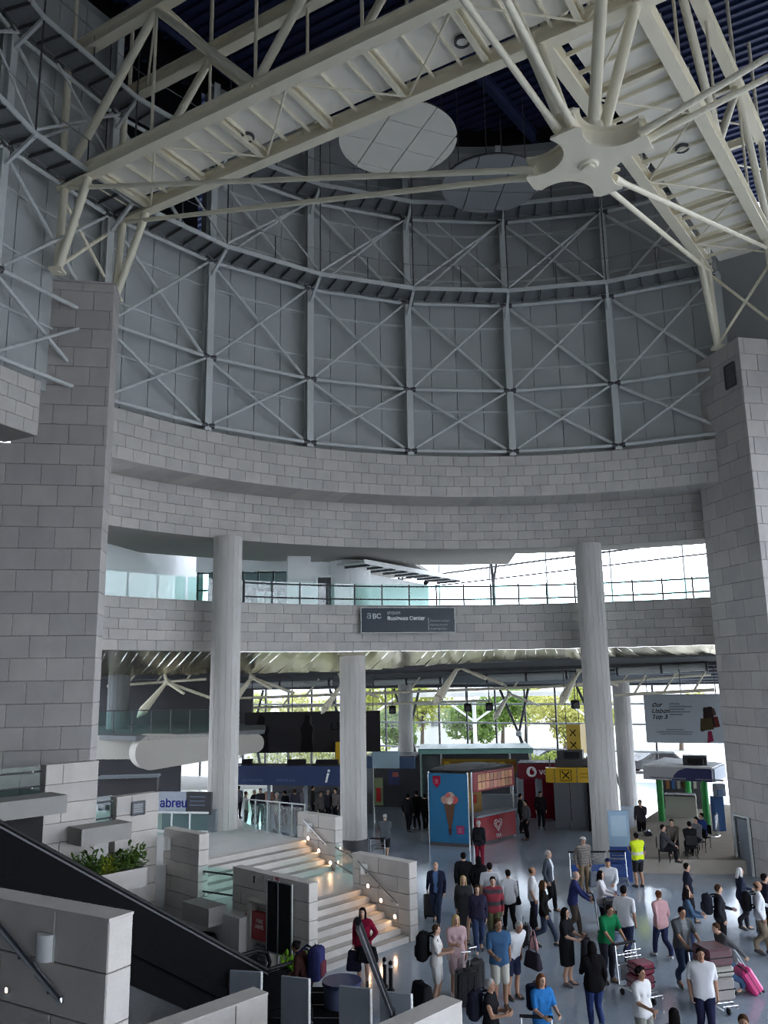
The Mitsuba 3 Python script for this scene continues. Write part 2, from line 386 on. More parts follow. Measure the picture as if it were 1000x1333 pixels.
# catwalks
def catwalk(z, a_first, a_last, label):
    t = thing('catwalk', label, 'catwalk')
    R0, R1 = 15.75, 16.72
    for i, a in enumerate(POSTS[:-1]):
        b = POSTS[i + 1]
        if a < a_first - .1 or b > a_last + .1: continue
        A, B = rp(R0, a, z), rp(R0, b, z)
        part(t, 'edge_beam', beam(A, B, .07, .16), 'mat_steel')
        part(t, 'edge_beam', beam(rp(R1, a, z), rp(R1, b, z), .07, .14), 'mat_catwalk')
        for k in range(6):
            f0, f1 = (k + .04) / 6, (k + .96) / 6
            P = [rp(R0, a, z) * (1 - f) + rp(R0, b, z) * f for f in (f0, f1)]; Q = [rp(R1, a, z) * (1 - f) + rp(R1, b, z) * f for f in (f0, f1)]
            h = np.array([0, 0, .03])
            v = [P[0] - h, P[1] - h, Q[1] - h, Q[0] - h, P[0] + h, P[1] + h, Q[1] + h, Q[0] + h]
            part(t, 'deck_plate', tm(v, [[0, 2, 1], [0, 3, 2], [4, 5, 6], [4, 6, 7], [0, 1, 5], [0, 5, 4], [1, 2, 6], [1, 6, 5], [2, 3, 7], [2, 7, 6], [3, 0, 4], [3, 4, 7]]), 'mat_catwalk')
            p, q = rp(R0, a, z - .1) * (1 - k / 6) + rp(R0, b, z - .1) * k / 6, rp(R1, a, z - .1) * (1 - k / 6) + rp(R1, b, z - .1) * k / 6
            part(t, 'bearer', beam(p, q, .03, .10), 'mat_steel_dark')
        part(t, 'knee_bracket', beam(rp(R0, a, z - .05), rp(16.8, a, z - .75), .1, .12), 'mat_steel')
        part(t, 'hanger', tube(rp(R0, a, z), rp(R0, a, z + 4.6), .028, 6), 'mat_steel_dark')
        part(t, 'handrail', tube(rp(R0, a, z + 1.05), rp(R0, b, z + 1.05), .014, 6), 'mat_catwalk')
        m_ = (A + B) / 2
        part(t, 'rail_post', tube(m_, m_ + UPZ * 1.05, .025, 6), 'mat_steel_dark')
    return t
cw = catwalk(23.02, POSTS[0], 31.5, 'lower ring catwalk on brackets around the drum wall')
cw2 = catwalk(27.0, POSTS[0], 31.5, 'upper ring catwalk close under the dark roof of the drum')
for i, a in enumerate(POSTS[:-2]):
    if a > 16: continue
    part(cw, 'diagonal_rod', tube(rp(15.8, a, 23.15), rp(16.7, POSTS[i + 1], 26.75), .045, 8), 'mat_steel', smooth=40)
    part(cw, 'diagonal_rod', tube(rp(15.8, POSTS[i + 1], 23.15), rp(16.2, a + 4, 26.4), .04, 8), 'mat_steel', smooth=40)

# ================================================================== piers
d80, dm10 = bear(80), bear(-10)
PRc = np.array([-8.66, 25.0, 0.0])
wt = struct('wall_left', 'tall pier of large grey stone blocks at the left, under the end of the roof truss', 'wall')
W_UP, W_LO, ZT, ZLO = 2.85, 9.0, 19.85, 14.4
PL = PRc - d80 * W_UP
def pier_core(p, ex, w, ey, dep, z0, z1, ins=.02):
    P = [p - ex * ins + ey * ins, p - ex * (w - ins) + ey * ins, p - ex * (w - ins) + ey * dep, p - ex * ins + ey * dep]
    return prism([(q[0], q[1]) for q in P], z0, z1)
part(wt, 'core', pier_core(PRc, d80, W_UP, dm10, 1.15, 0, ZT - .02), 'mat_mortar')
part(wt, 'core', pier_core(PRc - d80 * 1.0, d80, W_LO - 1.0, dm10, 1.1, 0, ZLO), 'mat_mortar')
n_front = -dm10
RH, BW = 0.655, 1.03
zrows = ZT - RH * np.arange(0, 31)
# the front face, top course half high
o = PL.copy()
wall_blocks(wt, np.array([PL[0], PL[1], ZT - .30]), n_front, W_UP, ZT - .30, ZT, .3, BW, TSTONE, off0=.2)
wall_blocks(wt, np.array([PL[0], PL[1], ZLO]), n_front, W_UP, ZLO, ZT - .30, RH, BW, TSTONE, off0=.35)
pl2 = PRc - d80 * W_LO
nrow = int(round((ZLO - 1.5) / RH))
wall_blocks(wt, np.array([pl2[0], pl2[1], ZLO - nrow * RH]), n_front, W_LO, ZLO - nrow * RH, ZLO, RH, BW, TSTONE, off0=.1)
wall_blocks(wt, np.array([PRc[0], PRc[1], ZLO]), d80, 1.15, ZLO, ZT, RH, 2.4, TSTONE, off0=.0)
wall_blocks(wt, np.array([PRc[0], PRc[1], ZLO - nrow * RH]), d80, 1.15, ZLO - nrow * RH, ZLO, RH, 2.4, TSTONE, off0=.0)
part(wt, 'coping', pier_core(PRc + d80 * .03 - dm10 * .03, d80, W_UP + .06, dm10, 1.2, ZT, ZT + .05, 0), TSTONE[1])
# right pier
K = np.array([13.42, 29.3, 0.0]); dside = bear(-12); far = K + dside * 3.3; nside = np.cross(dside, UPZ); nside = -nside if nside[0] > 0 else nside
wr = struct('wall_right', 'tall stone pier at the right with a grey vent near its top and a door at its foot', 'wall')
nf2 = -dside; exr = np.cross(UPZ, nf2)
core = [K - nside * .02 + dside * .02, far - nside * .02, far - nside * 9, K - nside * 9 + dside * .02]
part(wr, 'core', prism([(q[0], q[1]) for q in core], 0, 19.5), 'mat_mortar')
DOOR = (.22, 1.12, 0.0, 1.98)
VENT = (2.55, 3.1, 17.55, 18.45)
farS = far.copy()
for z0, z1 in ((0.0, 19.5),):
    wall_blocks(wr, np.array([farS[0], farS[1], 0]), nside, 3.3, 0, 19.5, .65, 1.1, TSTONE, off0=.15)
wall_blocks(wr, np.array([K[0], K[1], 0]), nf2, 8.9, 0, 19.5, .65, 1.05, TSTONE, off0=.3)
Fs = face_frame(farS, nside)
def onS(x, z, out=0.0): return farS + Fs[:3, 0] * x + UPZ * z + nside * out
v = thing('vent_grille', 'square dark grey vent grille near the top of the right pier', 'vent')
vx0, vx1, vz0, vz1 = 2.35, 2.95, 17.75, 18.65
part(v, 'frame', cat(*[beam(onS(*a, .03), onS(*b, .03), .05, .05, up=nside) for a, b in (((vx0, vz0), (vx1, vz0)), ((vx1, vz0), (vx1, vz1)), ((vx1, vz1), (vx0, vz1)), ((vx0, vz1), (vx0, vz0)))]), 'mat_steel_dark')
for k in range(9):
    z = vz0 + (vz1 - vz0) * (k + .5) / 9
    part(v, 'slat', beam(onS(vx0 + .02, z, .015), onS(vx1 - .02, z, .015), .02, .08, up=(nside + UPZ)), 'mat_steel_dark')
dr_ = struct('door_1', 'dark grey service door standing ajar in a frame at the foot of the right pier', 'door')
dx0, dx1, dz1 = DOOR[0], DOOR[1], DOOR[3]
part(dr_, 'recess', beam(onS((dx0 + dx1) / 2, 0, .008), onS((dx0 + dx1) / 2, dz1, .008), dx1 - dx0 + .14, .02, up=nside), 'mat_steel_dark')
dl_ = part(dr_, 'leaf', beam(onS((dx0 + dx1) / 2 + .08, .02, .03), onS((dx0 + dx1) / 2 + .08, dz1 - .1, .03), dx1 - dx0 - .3, .05, up=nside), 'mat_greypanel')
part(dr_, 'frame', cat(beam(onS(dx0, 0, .03), onS(dx0, dz1, .03), .08, .1, up=nside), beam(onS(dx1, 0, .03), onS(dx1, dz1, .03), .08, .1, up=nside), beam(onS(dx0, dz1, .03), onS(dx1, dz1, .03), .08, .1, up=nside)), 'mat_steel')
part(dl_, 'handle', cat(tube(onS(dx0 + .28, 1.05, .05), onS(dx0 + .28, 1.05, .11), .015), tube(onS(dx0 + .28, 1.05, .11), onS(dx0 + .42, 1.05, .11), .014)), 'mat_chrome')

# ================================================================== columns
def column(x, y, r, z0, z1, label, flutes=16, base=None, mat='mat_column'):
    t = struct('column', label, 'column')
    ang = np.concatenate([(k + np.array([-.44, -.22, 0, .22, .44, .5])) * 2 * np.pi / flutes for k in range(flutes)])
    rr = np.tile([r, r, r, r, r, r - .014], flutes)
    poly = [(x + a * math.cos(b), y + a * math.sin(b)) for a, b in zip(rr, ang)]
    part(t, 'shaft', prism(poly, z0, z1), mat, smooth=22)
    if base is not None: part(t, 'collar', mv(lathe([(r * 1.0, 0), (r * 1.05, 0), (r * 1.05, .5), (r * 1.0, .5)], 32), x, y, z0), base, smooth=40)
    return t
column(-6.02, 31.45, .545, 1.9, 12.52, 'tall fluted concrete column on the raised terrace, carrying the stone band')
column(8.55, 34.5, .55, 0, 12.52, 'tall fluted concrete column to the right of the yellow sign, carrying the stone band')
column(-1.5, 37.1, .57, 0, 8.27, 'grey round column with a dark base under the gallery, behind the stair', base='mat_steel_dark')
column(-14.1, 44.5, .56, 4.7, 8.2, 'column behind the glass railing of the mezzanine, its shade put into a darker colour', mat='mat_clad_gap')  # shade on this column is put into its darker material
column(1.15, 53.6, .45, 0, 6.9, 'slim grey column near the glass front, left of the ice cream kiosk')
column(13.4, 48.5, .48, 0, 7.2, 'pale column near the glass front, left of the white banner')

# ================================================================== floors
fl = struct('floor', 'polished grey concourse floor reflecting the windows', 'floor')
part(fl, None, bb(-45, 25, -14, 58, -.3, 0), 'mat_floor'); 
og = struct('ground', 'pale pavement and road outside the glass front, with unseen pavement added for bounce light', 'ground')
part(og, 'road', bb(-200, 260, 58, 320, -.35, -.04), 'mat_outground')
part(og, 'bounce_ground', bb(25, 260, -120, 58, -.35, -.04), 'mat_outground')  # unseen pale pavement added to bounce light up onto the truss soffit
ED, EW, OO = np.array([.731, -.682, 0]), np.array([.682, .731, 0]), np.array([.5, 24.6, 0])
def SP(t, w, z=0.0): return OO - ED * t + EW * w + UPZ * z
ZT1, ZL = 1.9, 1.1
terr = [SP(5.7, 1.06), SP(5.7, -3.7), np.array([-6.8, 25.45]), np.array([-9.6, 22.4]), np.array([-24, 22.4]), np.array([-40, 42.]), np.array([-7.4, 37.2]), np.array([-4.75, 31.3])]
ft = struct('floor_terrace', 'raised terrace floor at the head of the stairs behind the stone walls', 'floor')
part(ft, None, prism([(p[0], p[1]) for p in terr], .001, ZT1), 'mat_terrace')
st = struct('staircase', 'broad pale stone stairs in two flights with a landing between stone walls', 'stairs')
def steps(t0, nst, rise, tread, w0, w1, z0):
    for k in range(nst):
        # the k-th step from below: its tread spans t0+k*tread onwards
        P = [SP(t0 + k * tread, w0), SP(t0 + k * tread, w1), SP(t0 + nst * tread + .05, w1), SP(t0 + nst * tread + .05, w0)]
        z1 = z0 + (k + 1) * rise
        part(st, 'step', prism([(p[0], p[1]) for p in P], z0 + k * rise + .001, z1), WSTONE[k % 3])
        e0, e1 = SP(t0 + k * tread + .04, w0, z1 + .002), SP(t0 + k * tread + .04, w1, z1 + .002)
        part(st, 'nosing', beam(e0, e1, .03, .006), 'mat_soffit')
steps(0.0, 7, ZL / 7, .3, -3.4, 0.0, 0.0)
P = [SP(2.1, 0), SP(2.1, -4.2), SP(4.25, -4.2), SP(4.25, 1.1), SP(2.1, 1.1)]
part(st, 'landing', prism([(p[0], p[1]) for p in P], .001, ZL), 'mat_terrace')
steps(4.2, 5, (ZT1 - ZL) / 5, .3, -3.7, 1.06, ZL)

# stone faced low walls
def stonewall(name, label, p0, p1, z0, z1, th, rowh=.42, bw=1.6, off=.3, capm=None, holes=(), end_blocks=True):
    """wall from p0 to p1 (plan), the face to the right of p0->p1 ... both faces and both ends clad"""
    p0, p1 = np.array([p0[0], p0[1], 0.]), np.array([p1[0], p1[1], 0.])
    d = p1 - p0; L = np.linalg.norm(d); d /= L
    nr = np.cross(d, UPZ)                    # outward normal of face A (right-hand side)
    t = struct(name, label, 'wall')
    q = [p0 + d * .02 + nr * (th / 2 - .02), p1 - d * .02 + nr * (th / 2 - .02), p1 - d * .02 - nr * (th / 2 - .02), p0 + d * .02 - nr * (th / 2 - .02)]
    part(t, 'core', prism([(a[0], a[1]) for a in q], z0, z1 - .01), 'mat_mortar')
    A = p0 + nr * th / 2
    wall_blocks(t, np.array([A[0], A[1], z0]), nr, L, z0, z1, rowh, bw, WSTONE, off0=off, holes=holes)
    B = p1 - nr * th / 2
    wall_blocks(t, np.array([B[0], B[1], z0]), -nr, L, z0, z1, rowh, bw, WSTONE, off0=off)
    e = p1 + nr * th / 2
    wall_blocks(t, np.array([e[0], e[1], z0]), d, th, z0, z1, rowh, th * 2, WSTONE)
    e = p0 - nr * th / 2
    wall_blocks(t, np.array([e[0], e[1], z0]), -d, th, z0, z1, rowh, th * 2, WSTONE)
    q = [p0 + nr * th / 2, p1 + nr * th / 2, p1 - nr * th / 2, p0 - nr * th / 2]
    part(t, 'coping', prism([(a[0], a[1]) for a in q], z1 - .012, z1 + .02), WSTONE[1])
    return t, dict(p0=p0, d=d, nr=nr, L=L, th=th)

# ================================================================== roof, trusses, hub
def at(px, py, y):
    """the point at depth y (metres ahead of the camera) seen at this pixel"""
    X, Yp = px - 500.0, py - 666.5
    a, b = X * math.cos(ROLL) + Yp * math.sin(ROLL), -X * math.sin(ROLL) + Yp * math.cos(ROLL)
    d = np.array([a / FPX, math.cos(PITCH) + b / FPX * math.sin(PITCH), math.sin(PITCH) - b / FPX * math.cos(PITCH)])
    return EYE + d * (y / d[1])
def onz(px, py, z):
    p = at(px, py, 1.0) - EYE
    return EYE + p * ((z - EYE[2]) / p[2])
AD, BD = bear(-59.0), bear(36.0)
CC = np.array([4.55, 16.65, 0.0])
ce = struct('ceiling', 'very dark navy ribbed metal roof deck high above the drum', 'ceiling')
edge = [np.array([20.4, 40.4]) + np.array([.857, -.515]) * s for s in (-70, 14)]
roofp = [edge[0], edge[1], np.array([23., -12.]), np.array([-45., -12.])]
part(ce, 'deck', prism(roofp, 32.0, 32.4), 'mat_roof')
from shapely.geometry import Polygon, LineString
_rp = Polygon(roofp)
nd = np.array([.515, .857])
for k in range(-40, 80):
    c0 = np.array([4.8, 16.6]) + nd * (k * .45)
    L = _rp.intersection(LineString([c0 - np.array([.857, -.515]) * 60, c0 + np.array([.857, -.515]) * 60]))
    if L.is_empty or L.length < 1 or k < -30 or k > 76: continue
    a, b = np.array(L.coords[0]), np.array(L.coords[-1])
    part(ce, 'rib', beam([a[0], a[1], 31.93], [b[0], b[1], 31.93], .16, .14), 'mat_roof')
for k, s in enumerate((-16, -8, 8, 16)):
    a, b = CC + AD * s - BD * 17, CC + AD * s + BD * 17
    part(ce, 'purlin', ibeam([a[0], a[1], 31.3], [b[0], b[1], 31.3], .25, .6), 'mat_roof')
# dark closing wall on the left and far sides above the drum
wu = struct('wall_upper', 'black closing wall between the drum and the roof', 'wall')
part(wu, None, ring_solid(17.5, 17.7, 30.6, 32.0, -130, 33), 'mat_roof_black')
wx = struct('wall_right_blocker', 'unseen high wall added on the right to keep the daylight low', 'wall')  # unseen wall added so daylight enters low and the drum top dims
part(wx, None, prism([(25, -12), (25.4, -12), (25.4, 24), (25, 24)], 19.0, 32), 'mat_clad_gap')
ws = struct('wall_side', 'dark closing wall far to the left of the concourse', 'wall')
part(ws, None, prism([(-26, -12), (-25.6, -12), (-25.6, 22), (-26, 22)], 0, 32), 'mat_clad_gap')
part(ws, 'return', prism([(-26, 22), (-17, 23.6), (-17, 24.0), (-26, 22.4)], 0, 16), 'mat_clad_gap')
wk = struct('wall_back_blocker', 'unseen dark wall added behind the viewer to block light from the back and left', 'wall')  # unseen wall added to cut daylight from behind and from the left
part(wk, 'upper', prism([(-26, -12.4), (32, -12.4), (32, -12.0), (-26, -12.0)], 11.0, 32), 'mat_clad_gap')
part(wk, 'lower', prism([(-26, -12.4), (6, -12.4), (6, -12.0), (-26, -12.0)], 0, 11.0), 'mat_clad_gap')

TW, TDZ, ZB = 2.4, 4.75, 22.75
def truss(label, a, t0, t1, nodes_b, nodes_t):
    """box truss along direction a through CC, from t0 to t1"""
    t = thing('roof_truss', label, 'truss')
    s = np.cross(a, UPZ)
    P = lambda u, w, z: CC + a * u + s * w + UPZ * z
    for w in (-TW / 2, TW / 2):
        part(t, 'bottom_chord', cat(beam(P(t0, w, ZB), P(t1, w, ZB), .34, .05), beam(P(t0, w, ZB + .42), P(t1, w, ZB + .42), .34, .05), beam(P(t0, w, ZB + .21), P(t1, w, ZB + .21), .05, .4)), 'mat_truss')
        part(t, 'top_chord', cat(beam(P(t0, w, ZB + TDZ), P(t1, w, ZB + TDZ), .36, .05), beam(P(t0, w, ZB + TDZ + .45), P(t1, w, ZB + TDZ + .45), .36, .05), beam(P(t0, w, ZB + TDZ + .22), P(t1, w, ZB + TDZ + .22), .06, .42)), 'mat_truss')
    lo, hi = min(t0, t1), max(t0, t1)
    # soffit deck of separate sheets with ribs and cross beams
    n = int((hi - lo) / .82); d = (hi - lo) / n
    for i in range(n):
        u0, u1 = lo + i * d, lo + (i + 1) * d
        part(t, 'deck_sheet', xf(box(0, 0, 0, d - .02, TW - .62, .03), frame(P((u0 + u1) / 2, -.08 if a is AD else .1, ZB + .34), a, s, UPZ)), 'mat_deck')
        part(t, 'rib', beam(P(u0, -TW / 2 + .2, ZB + .27), P(u0, TW / 2 - .2, ZB + .27), .05, .12), 'mat_truss')
        if i % 3 == 0:
            part(t, 'cross_beam', ibeam(P(u0 + .14, -TW / 2, ZB + .2), P(u0 + .14, TW / 2, ZB + .2), .16, .26), 'mat_truss')
            if i + 3 <= n:
                sg = 1 if (i // 3) % 2 else -1
                part(t, 'soffit_brace', tube(P(u0, -sg * (TW / 2 - .1), ZB + .08), P(u0 + 3 * d, sg * (TW / 2 - .1), ZB + .08), .035, 6), 'mat_truss')
    for w in (-TW / 2, TW / 2):
        seq = sorted([(u, 0) for u in nodes_b] + [(u, 1) for u in nodes_t])
        for (u0, k0), (u1, k1) in zip(seq[:-1], seq[1:]):
            if k0 != k1:
                part(t, 'web_tube', tube(P(u0, w, ZB + .4 + k0 * (TDZ - .4)), P(u1, w, ZB + .4 + k1 * (TDZ - .4)), .13, 12), 'mat_truss', smooth=40)
        for u in nodes_b[1:-1] + nodes_t:
            part(t, 'hanger', tube(P(u, w, ZB + .4), P(u, w, ZB + TDZ), .05, 8), 'mat_truss', smooth=40)
        for u in (lo, hi):
            part(t, 'end_post', tube(P(u, w, ZB), P(u, w, ZB + TDZ), .12, 10), 'mat_truss', smooth=40)
    for u in nodes_t + [lo + .2, hi - .2]:
        part(t, 'cross_beam', ibeam(P(u, -TW / 2, ZB + TDZ + .2), P(u, TW / 2, ZB + TDZ + .2), .18, .34), 'mat_truss')
        part(t, 'top_brace', tube(P(u, -TW / 2, ZB + TDZ + .2), P(u + 3.0, TW / 2, ZB + TDZ + .2), .04, 6), 'mat_truss')
        part(t, 'roof_post', tube(P(u, -TW / 2, ZB + TDZ + .4), P(u, -TW / 2, 31.9), .07, 8), 'mat_truss')
        part(t, 'roof_post', tube(P(u, TW / 2, ZB + TDZ + .4), P(u, TW / 2, 31.9), .07, 8), 'mat_truss')
    return t, P
h = 1.25
tA, PA = truss('long cream box truss with white ribbed soffit running to the left stone pier', AD, -20.0, 16.6, [-17, -9.2, -1.25, 1.25, 8.5, 16.4], [-13, -5, 5, 12.5])
tB, PB = truss('cream box truss with white ribbed soffit running from the crossing to the right stone pier', BD, h, 16.2, [1.3, 8.5, 16.0], [4.6, 12.4])
tB2, PB2 = truss('cream box truss at the top edge of the photo, passing over the viewer', BD, -22.0, -h, [-21.5, -15.5, -8.5, -1.3], [-18.5, -12, -4.9])
# end brackets on the piers
for t, P, u, topz, cx in ((tA, PA, 16.4, 19.9, None), (tB, PB, 16.0, 19.5, None)):
    for w in (-TW / 2, TW / 2):
        for du in (0.0, -1.15):
            q = P(u + .15, w * .96, topz + (.4 if t == tB and w > 0 else 0))
            part(t, 'pier_strut', tube(q, P(u + du, w, ZB), .13, 12), 'mat_truss', smooth=40)
        part(t, 'strut_shoe', box(*(P(u + .15, w * .96, topz + .03)), .42, .42, .1), 'mat_truss')
    for (w0, w1) in ((-1, 1), (1, -1)):
        part(t, 'pier_brace', tube(P(u + .2, w0 * TW / 2, topz + .1), P(u + .2, w1 * TW / 2, ZB - .1), .06, 8), 'mat_truss', smooth=40)
# round lamps on the soffits
for t, P, uu in ((tA, PA, (10.0, 2.9)), (tB, PB, (7.9,))):
    for u in uu:
        k = thing('ceiling_speaker', 'small round ring fitting on the white soffit of the ' + ('long left truss, ' + ('nearer the pier' if u > 5 else 'nearer the crossing') if t == tA else 'right truss'), 'ceiling fitting')
        part(k, 'ring', mv(lathe([(.15, -.04), (.21, -.04), (.21, .04), (.15, .04), (.15, -.04)], 20), *P(u, .25, ZB + .26)), 'mat_steel_dark', smooth=30)
        part(k, 'face', mv(lathe([(0, -.01), (.15, -.01), (.15, .0)], 20), *P(u, .25, ZB + .26)), 'mat_deck')
# star hub
HUBC = np.array([4.78, 16.95, 18.55])
from shapely.geometry import Point
from shapely.ops import unary_union
tips = [bear(-59), bear(36), bear(121), bear(216)]
outer = []
for d in tips:
    n_ = np.array([d[1], -d[0]])
    outer += [tuple(d[:2] * 1.38 - n_ * .26), tuple(d[:2] * 1.38 + n_ * .26)]
poly = Polygon(outer).convex_hull
for i in range(4):
    m_ = tips[i] + tips[(i + 1) % 4]; m_ /= np.linalg.norm(m_)
    poly = poly.difference(Point(*(m_[:2] * 1.36)).buffer(.72, 24))
poly = poly.buffer(-.02).buffer(.02)
hub = thing('steel_hub', 'big star shaped cream steel hub hanging where the roof ties meet', 'steel hub')
part(hub, 'bottom_plate', mv(prism(poly.buffer(.02), -.05, .0), *HUBC), 'mat_truss')
part(hub, 'body', mv(prism(poly.buffer(-.10), .0, .42), *HUBC), 'mat_truss', smooth=30)
part(hub, 'top_plate', mv(prism(poly, .42, .48), *HUBC), 'mat_truss')
part(hub, 'boss', mv(lathe([(0.0, -.16), (.13, -.16), (.13, -.10), (.2, -.10), (.24, -.05)], 20), *HUBC), 'mat_truss', smooth=30)
part(hub, 'core', mv(lathe([(.4, .48), (.4, .9), (.0, .9)], 20), *HUBC), 'mat_truss', smooth=30)
for i, d in enumerate(tips):
    n_ = np.array([d[1], -d[0], 0])
    for sgn in (-1, 1):
        p = HUBC + d * 1.3 + n_ * .16 * sgn + UPZ * .2
        if i == 0: q = PA(16.2, sgn * TW / 2, ZB - .05)
        elif i == 1: q = PB(15.8, sgn * TW / 2, ZB - .05)
        elif i == 2: q = PA(-19.5, -sgn * TW / 2, ZB - .05)
        else: q = PB(-21.0, -sgn * TW / 2, ZB - .05)
        e = (q - p) / np.linalg.norm(q - p)
        tk_ = part(hub, 'tie_rod', tube(p, q, .075, 10), 'mat_truss', smooth=40)
        part(tk_, 'tie_socket', tube(p - e * .1, p + e * .55, .115, 10, .08), 'mat_truss', smooth=40)
for su in (-1, 1):
    for sw in (-1, 1):
        q = CC + AD * su * 1.2 + np.cross(AD, UPZ) * sw * TW / 2 + UPZ * ZB
        p = HUBC + (q - HUBC) * [.22, .22, 0] + UPZ * .46
        sk_ = part(hub, 'strut', tube(p, q, .14, 12), 'mat_truss', smooth=40)
        part(sk_, 'strut_shoe', mv(lathe([(.24, -.02), (.2, .25), (.14, .3)], 14), *p), 'mat_truss', smooth=40)
# reflector discs
for (x, y, z, r, ang, lab) in ((.72, 26.55, 26.05, 2.12, 24, 'pale round ceiling reflector panel, brighter and larger of the two, left of the hub'), (4.42, 29.35, 26.0, 1.95, 5, 'darker round ceiling reflector panel below and right of the pale one')):
    k = thing('ceiling_reflector', lab, 'ceiling panel')
    R2 = math.radians(ang); c_, s_ = math.cos(R2), math.sin(R2)
    for i in range(-2, 2):
        for j in range(-2, 2):
            w = 1.32
            sq = Polygon([(i * w + .02 + .5, j * w + .02 + .4), (i * w + w - .02 + .5, j * w + .02 + .4), (i * w + w - .02 + .5, j * w + w - .02 + .4), (i * w + .02 + .5, j * w + w - .02 + .4)]).intersection(Point(0, 0).buffer(r, 40))
            if sq.is_empty or sq.area < .03: continue
            part(k, 'panel', mv(prism(sq, 0, .05), x, y, z, R2), 'mat_deck' if x < 2 else 'mat_clad_joint')
    part(k, 'tray', mv(lathe([(0, .06), (r - .03, .06), (r - .03, .14), (0, .14)], 48), x, y, z), 'mat_steel_dark')
    for b in range(3):
        p = np.array([x + (r - .4) * math.cos(b * 2.09 + .3), y + (r - .4) * math.sin(b * 2.09 + .3), z + .1])
        part(k, 'hanger_rod', tube(p, p * [1, 1, 0] + UPZ * 31.9, .02, 6), 'mat_steel_dark')

# ================================================================== gallery behind the parapet
gf = struct('floor_gallery', 'gallery floor behind the curved parapet', 'floor')
part(gf, None, ring_solid(BALC[0] + .5, 23.5, 8.95, 9.1, -52, 28), 'mat_terrace')
gp = [at(285, 790, 39.0), at(600, 790, 39.0), at(620, 788, 47.0), at(380, 790, 52.0)]
gf2 = struct('floor_lounge', 'floor of the business lounge beyond the gallery', 'floor')
part(gf2, None, prism([(-18, 33), (0, 40), (20, 36.2), (20, 42), (6, 49), (-20, 49)], 8.8, 8.94), 'mat_terrace')
gs = struct('ceiling_gallery', 'grey underside over the gallery', 'ceiling')
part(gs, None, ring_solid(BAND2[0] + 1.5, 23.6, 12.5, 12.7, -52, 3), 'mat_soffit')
part(gs, 'lounge_slab', prism([(-3.0, 37.3), (1.0, 38.2), (2.6, 44.5), (-3.0, 46)], 12.5, 12.66), 'mat_soffit')
ml = struct('ceiling_mirror', 'mirror-bright soffit under the gallery reflecting the windows', 'ceiling')
arc = [rp(BALC[0] + .1, a, 8.24) for a in np.linspace(-52, 27, 28)]
fe0, fe1 = np.array([-17.5, 46.0, 7.42]), np.array([17.0, 38.8, 8.02])
fe = [np.array([np.interp(f, [0, 1], [-17.5, 17.0]), np.interp(f, [0, 1], [46.0, 38.8]), np.interp(f, [0, .45, .66, 1], [7.42, 7.52, 7.86, 7.98])]) for f in np.linspace(0, 1, 28)]
rm_ = np.random.default_rng(12)
def _mixp(A_, f): 
    i = min(int(f * 27), 26); return A_[i] + (A_[i + 1] - A_[i]) * (f * 27 - i)
NMP = 64
for i in range(NMP):
    f0, f1 = i / NMP, (i + .985) / NMP
    a, b, c, d = _mixp(arc, f0), _mixp(arc, f1), _mixp(fe, f1), _mixp(fe, f0)
    j = rm_.uniform(-.05, .05, 4)
    a, b, c, d = a + UPZ * 0, b + UPZ * 0, c + UPZ * j[2], d + UPZ * j[3]
    m2, m3_ = (a + d) / 2 - UPZ * rm_.uniform(0, .05), (b + c) / 2 - UPZ * rm_.uniform(0, .05)
    part(ml, 'mirror_panel', tm([a, b, m3_, m2, c, d], [[0, 1, 2], [0, 2, 3], [3, 2, 4], [3, 4, 5]]), 'mat_mirror', smooth=True)
# glass railing along the gallery
gr = thing('glass_railing', 'green glass railing with dark rails along the top of the curved gallery parapet', 'railing')
RG = BALC[0] + .22
angs = np.linspace(-49.5, 27.6, 23)
for i, a in enumerate(angs):
    if a > -33: part(gr, 'post', tube(rp(RG, a, BALC[2]), rp(RG, a, BALC[2] + .95), .03, 8), 'mat_steel_dark')
    if i + 1 < len(angs):
        b = angs[i + 1]
        for z in (.3, .86) if a > -33 else ():
            part(gr, 'rail', tube(rp(RG - .02, a, BALC[2] + z), rp(RG - .02, b, BALC[2] + z), .028, 8), 'mat_steel_dark')
        A, B = rp(RG + .05, a + .12, BALC[2] + .04), rp(RG + .05, b - .12, BALC[2] + .04)
        part(gr, 'pane', quad(A, B, B + UPZ * .92, A + UPZ * .92), 'mat_glass')
# lounge walls
lw = struct('wall_lounge', 'white walls of the business lounge behind the gallery railing', 'wall')
def slabwall(p, q, z0, z1, th): return beam((p + q) / 2 * [1, 1, 0] + UPZ * z0, (p + q) / 2 * [1, 1, 0] + UPZ * z1, np.linalg.norm((p - q)[:2]), th, up=np.cross(UPZ, (q - p) * [1, 1, 0]))
part(lw, 'panel', slabwall(np.array([-11.6, 29.6, 0]), at(257, 730, 40), 9.1, 16.5, .12), 'mat_white')
part(lw, 'panel', slabwall(at(257, 730, 39.9), at(264, 730, 40.2), 9.1, 16.5, .12), 'mat_clad_gap')
part(lw, 'pilaster', slabwall(at(374, 740, 36.6), at(404, 740, 36.8), 9.1, 16.5, .5), 'mat_white')
part(lw, 'panel', slabwall(at(404, 740, 38.4), at(440, 740, 38.6), 9.1, 16.5, .15), 'mat_white')
cv = at(455, 740, 38.8)
part(lw, 'rounded_corner', mv(lathe([(1.0, 9.1), (1.0, 12.5)], 28), cv[0], cv[1], 0), 'mat_white', smooth=40)
part(lw, 'panel', slabwall(cv + np.array([.05, -.98, 0]), at(556, 745, 44.5), 9.1, 12.0, .12), 'mat_white')
part(lw, 'lintel', slabwall(at(257, 700, 38), at(376, 700, 38), 12.05, 16.5, .15), 'mat_white')
ld = struct('door_2', 'dark lounge doorway in the white wall behind the gallery railing', 'door')
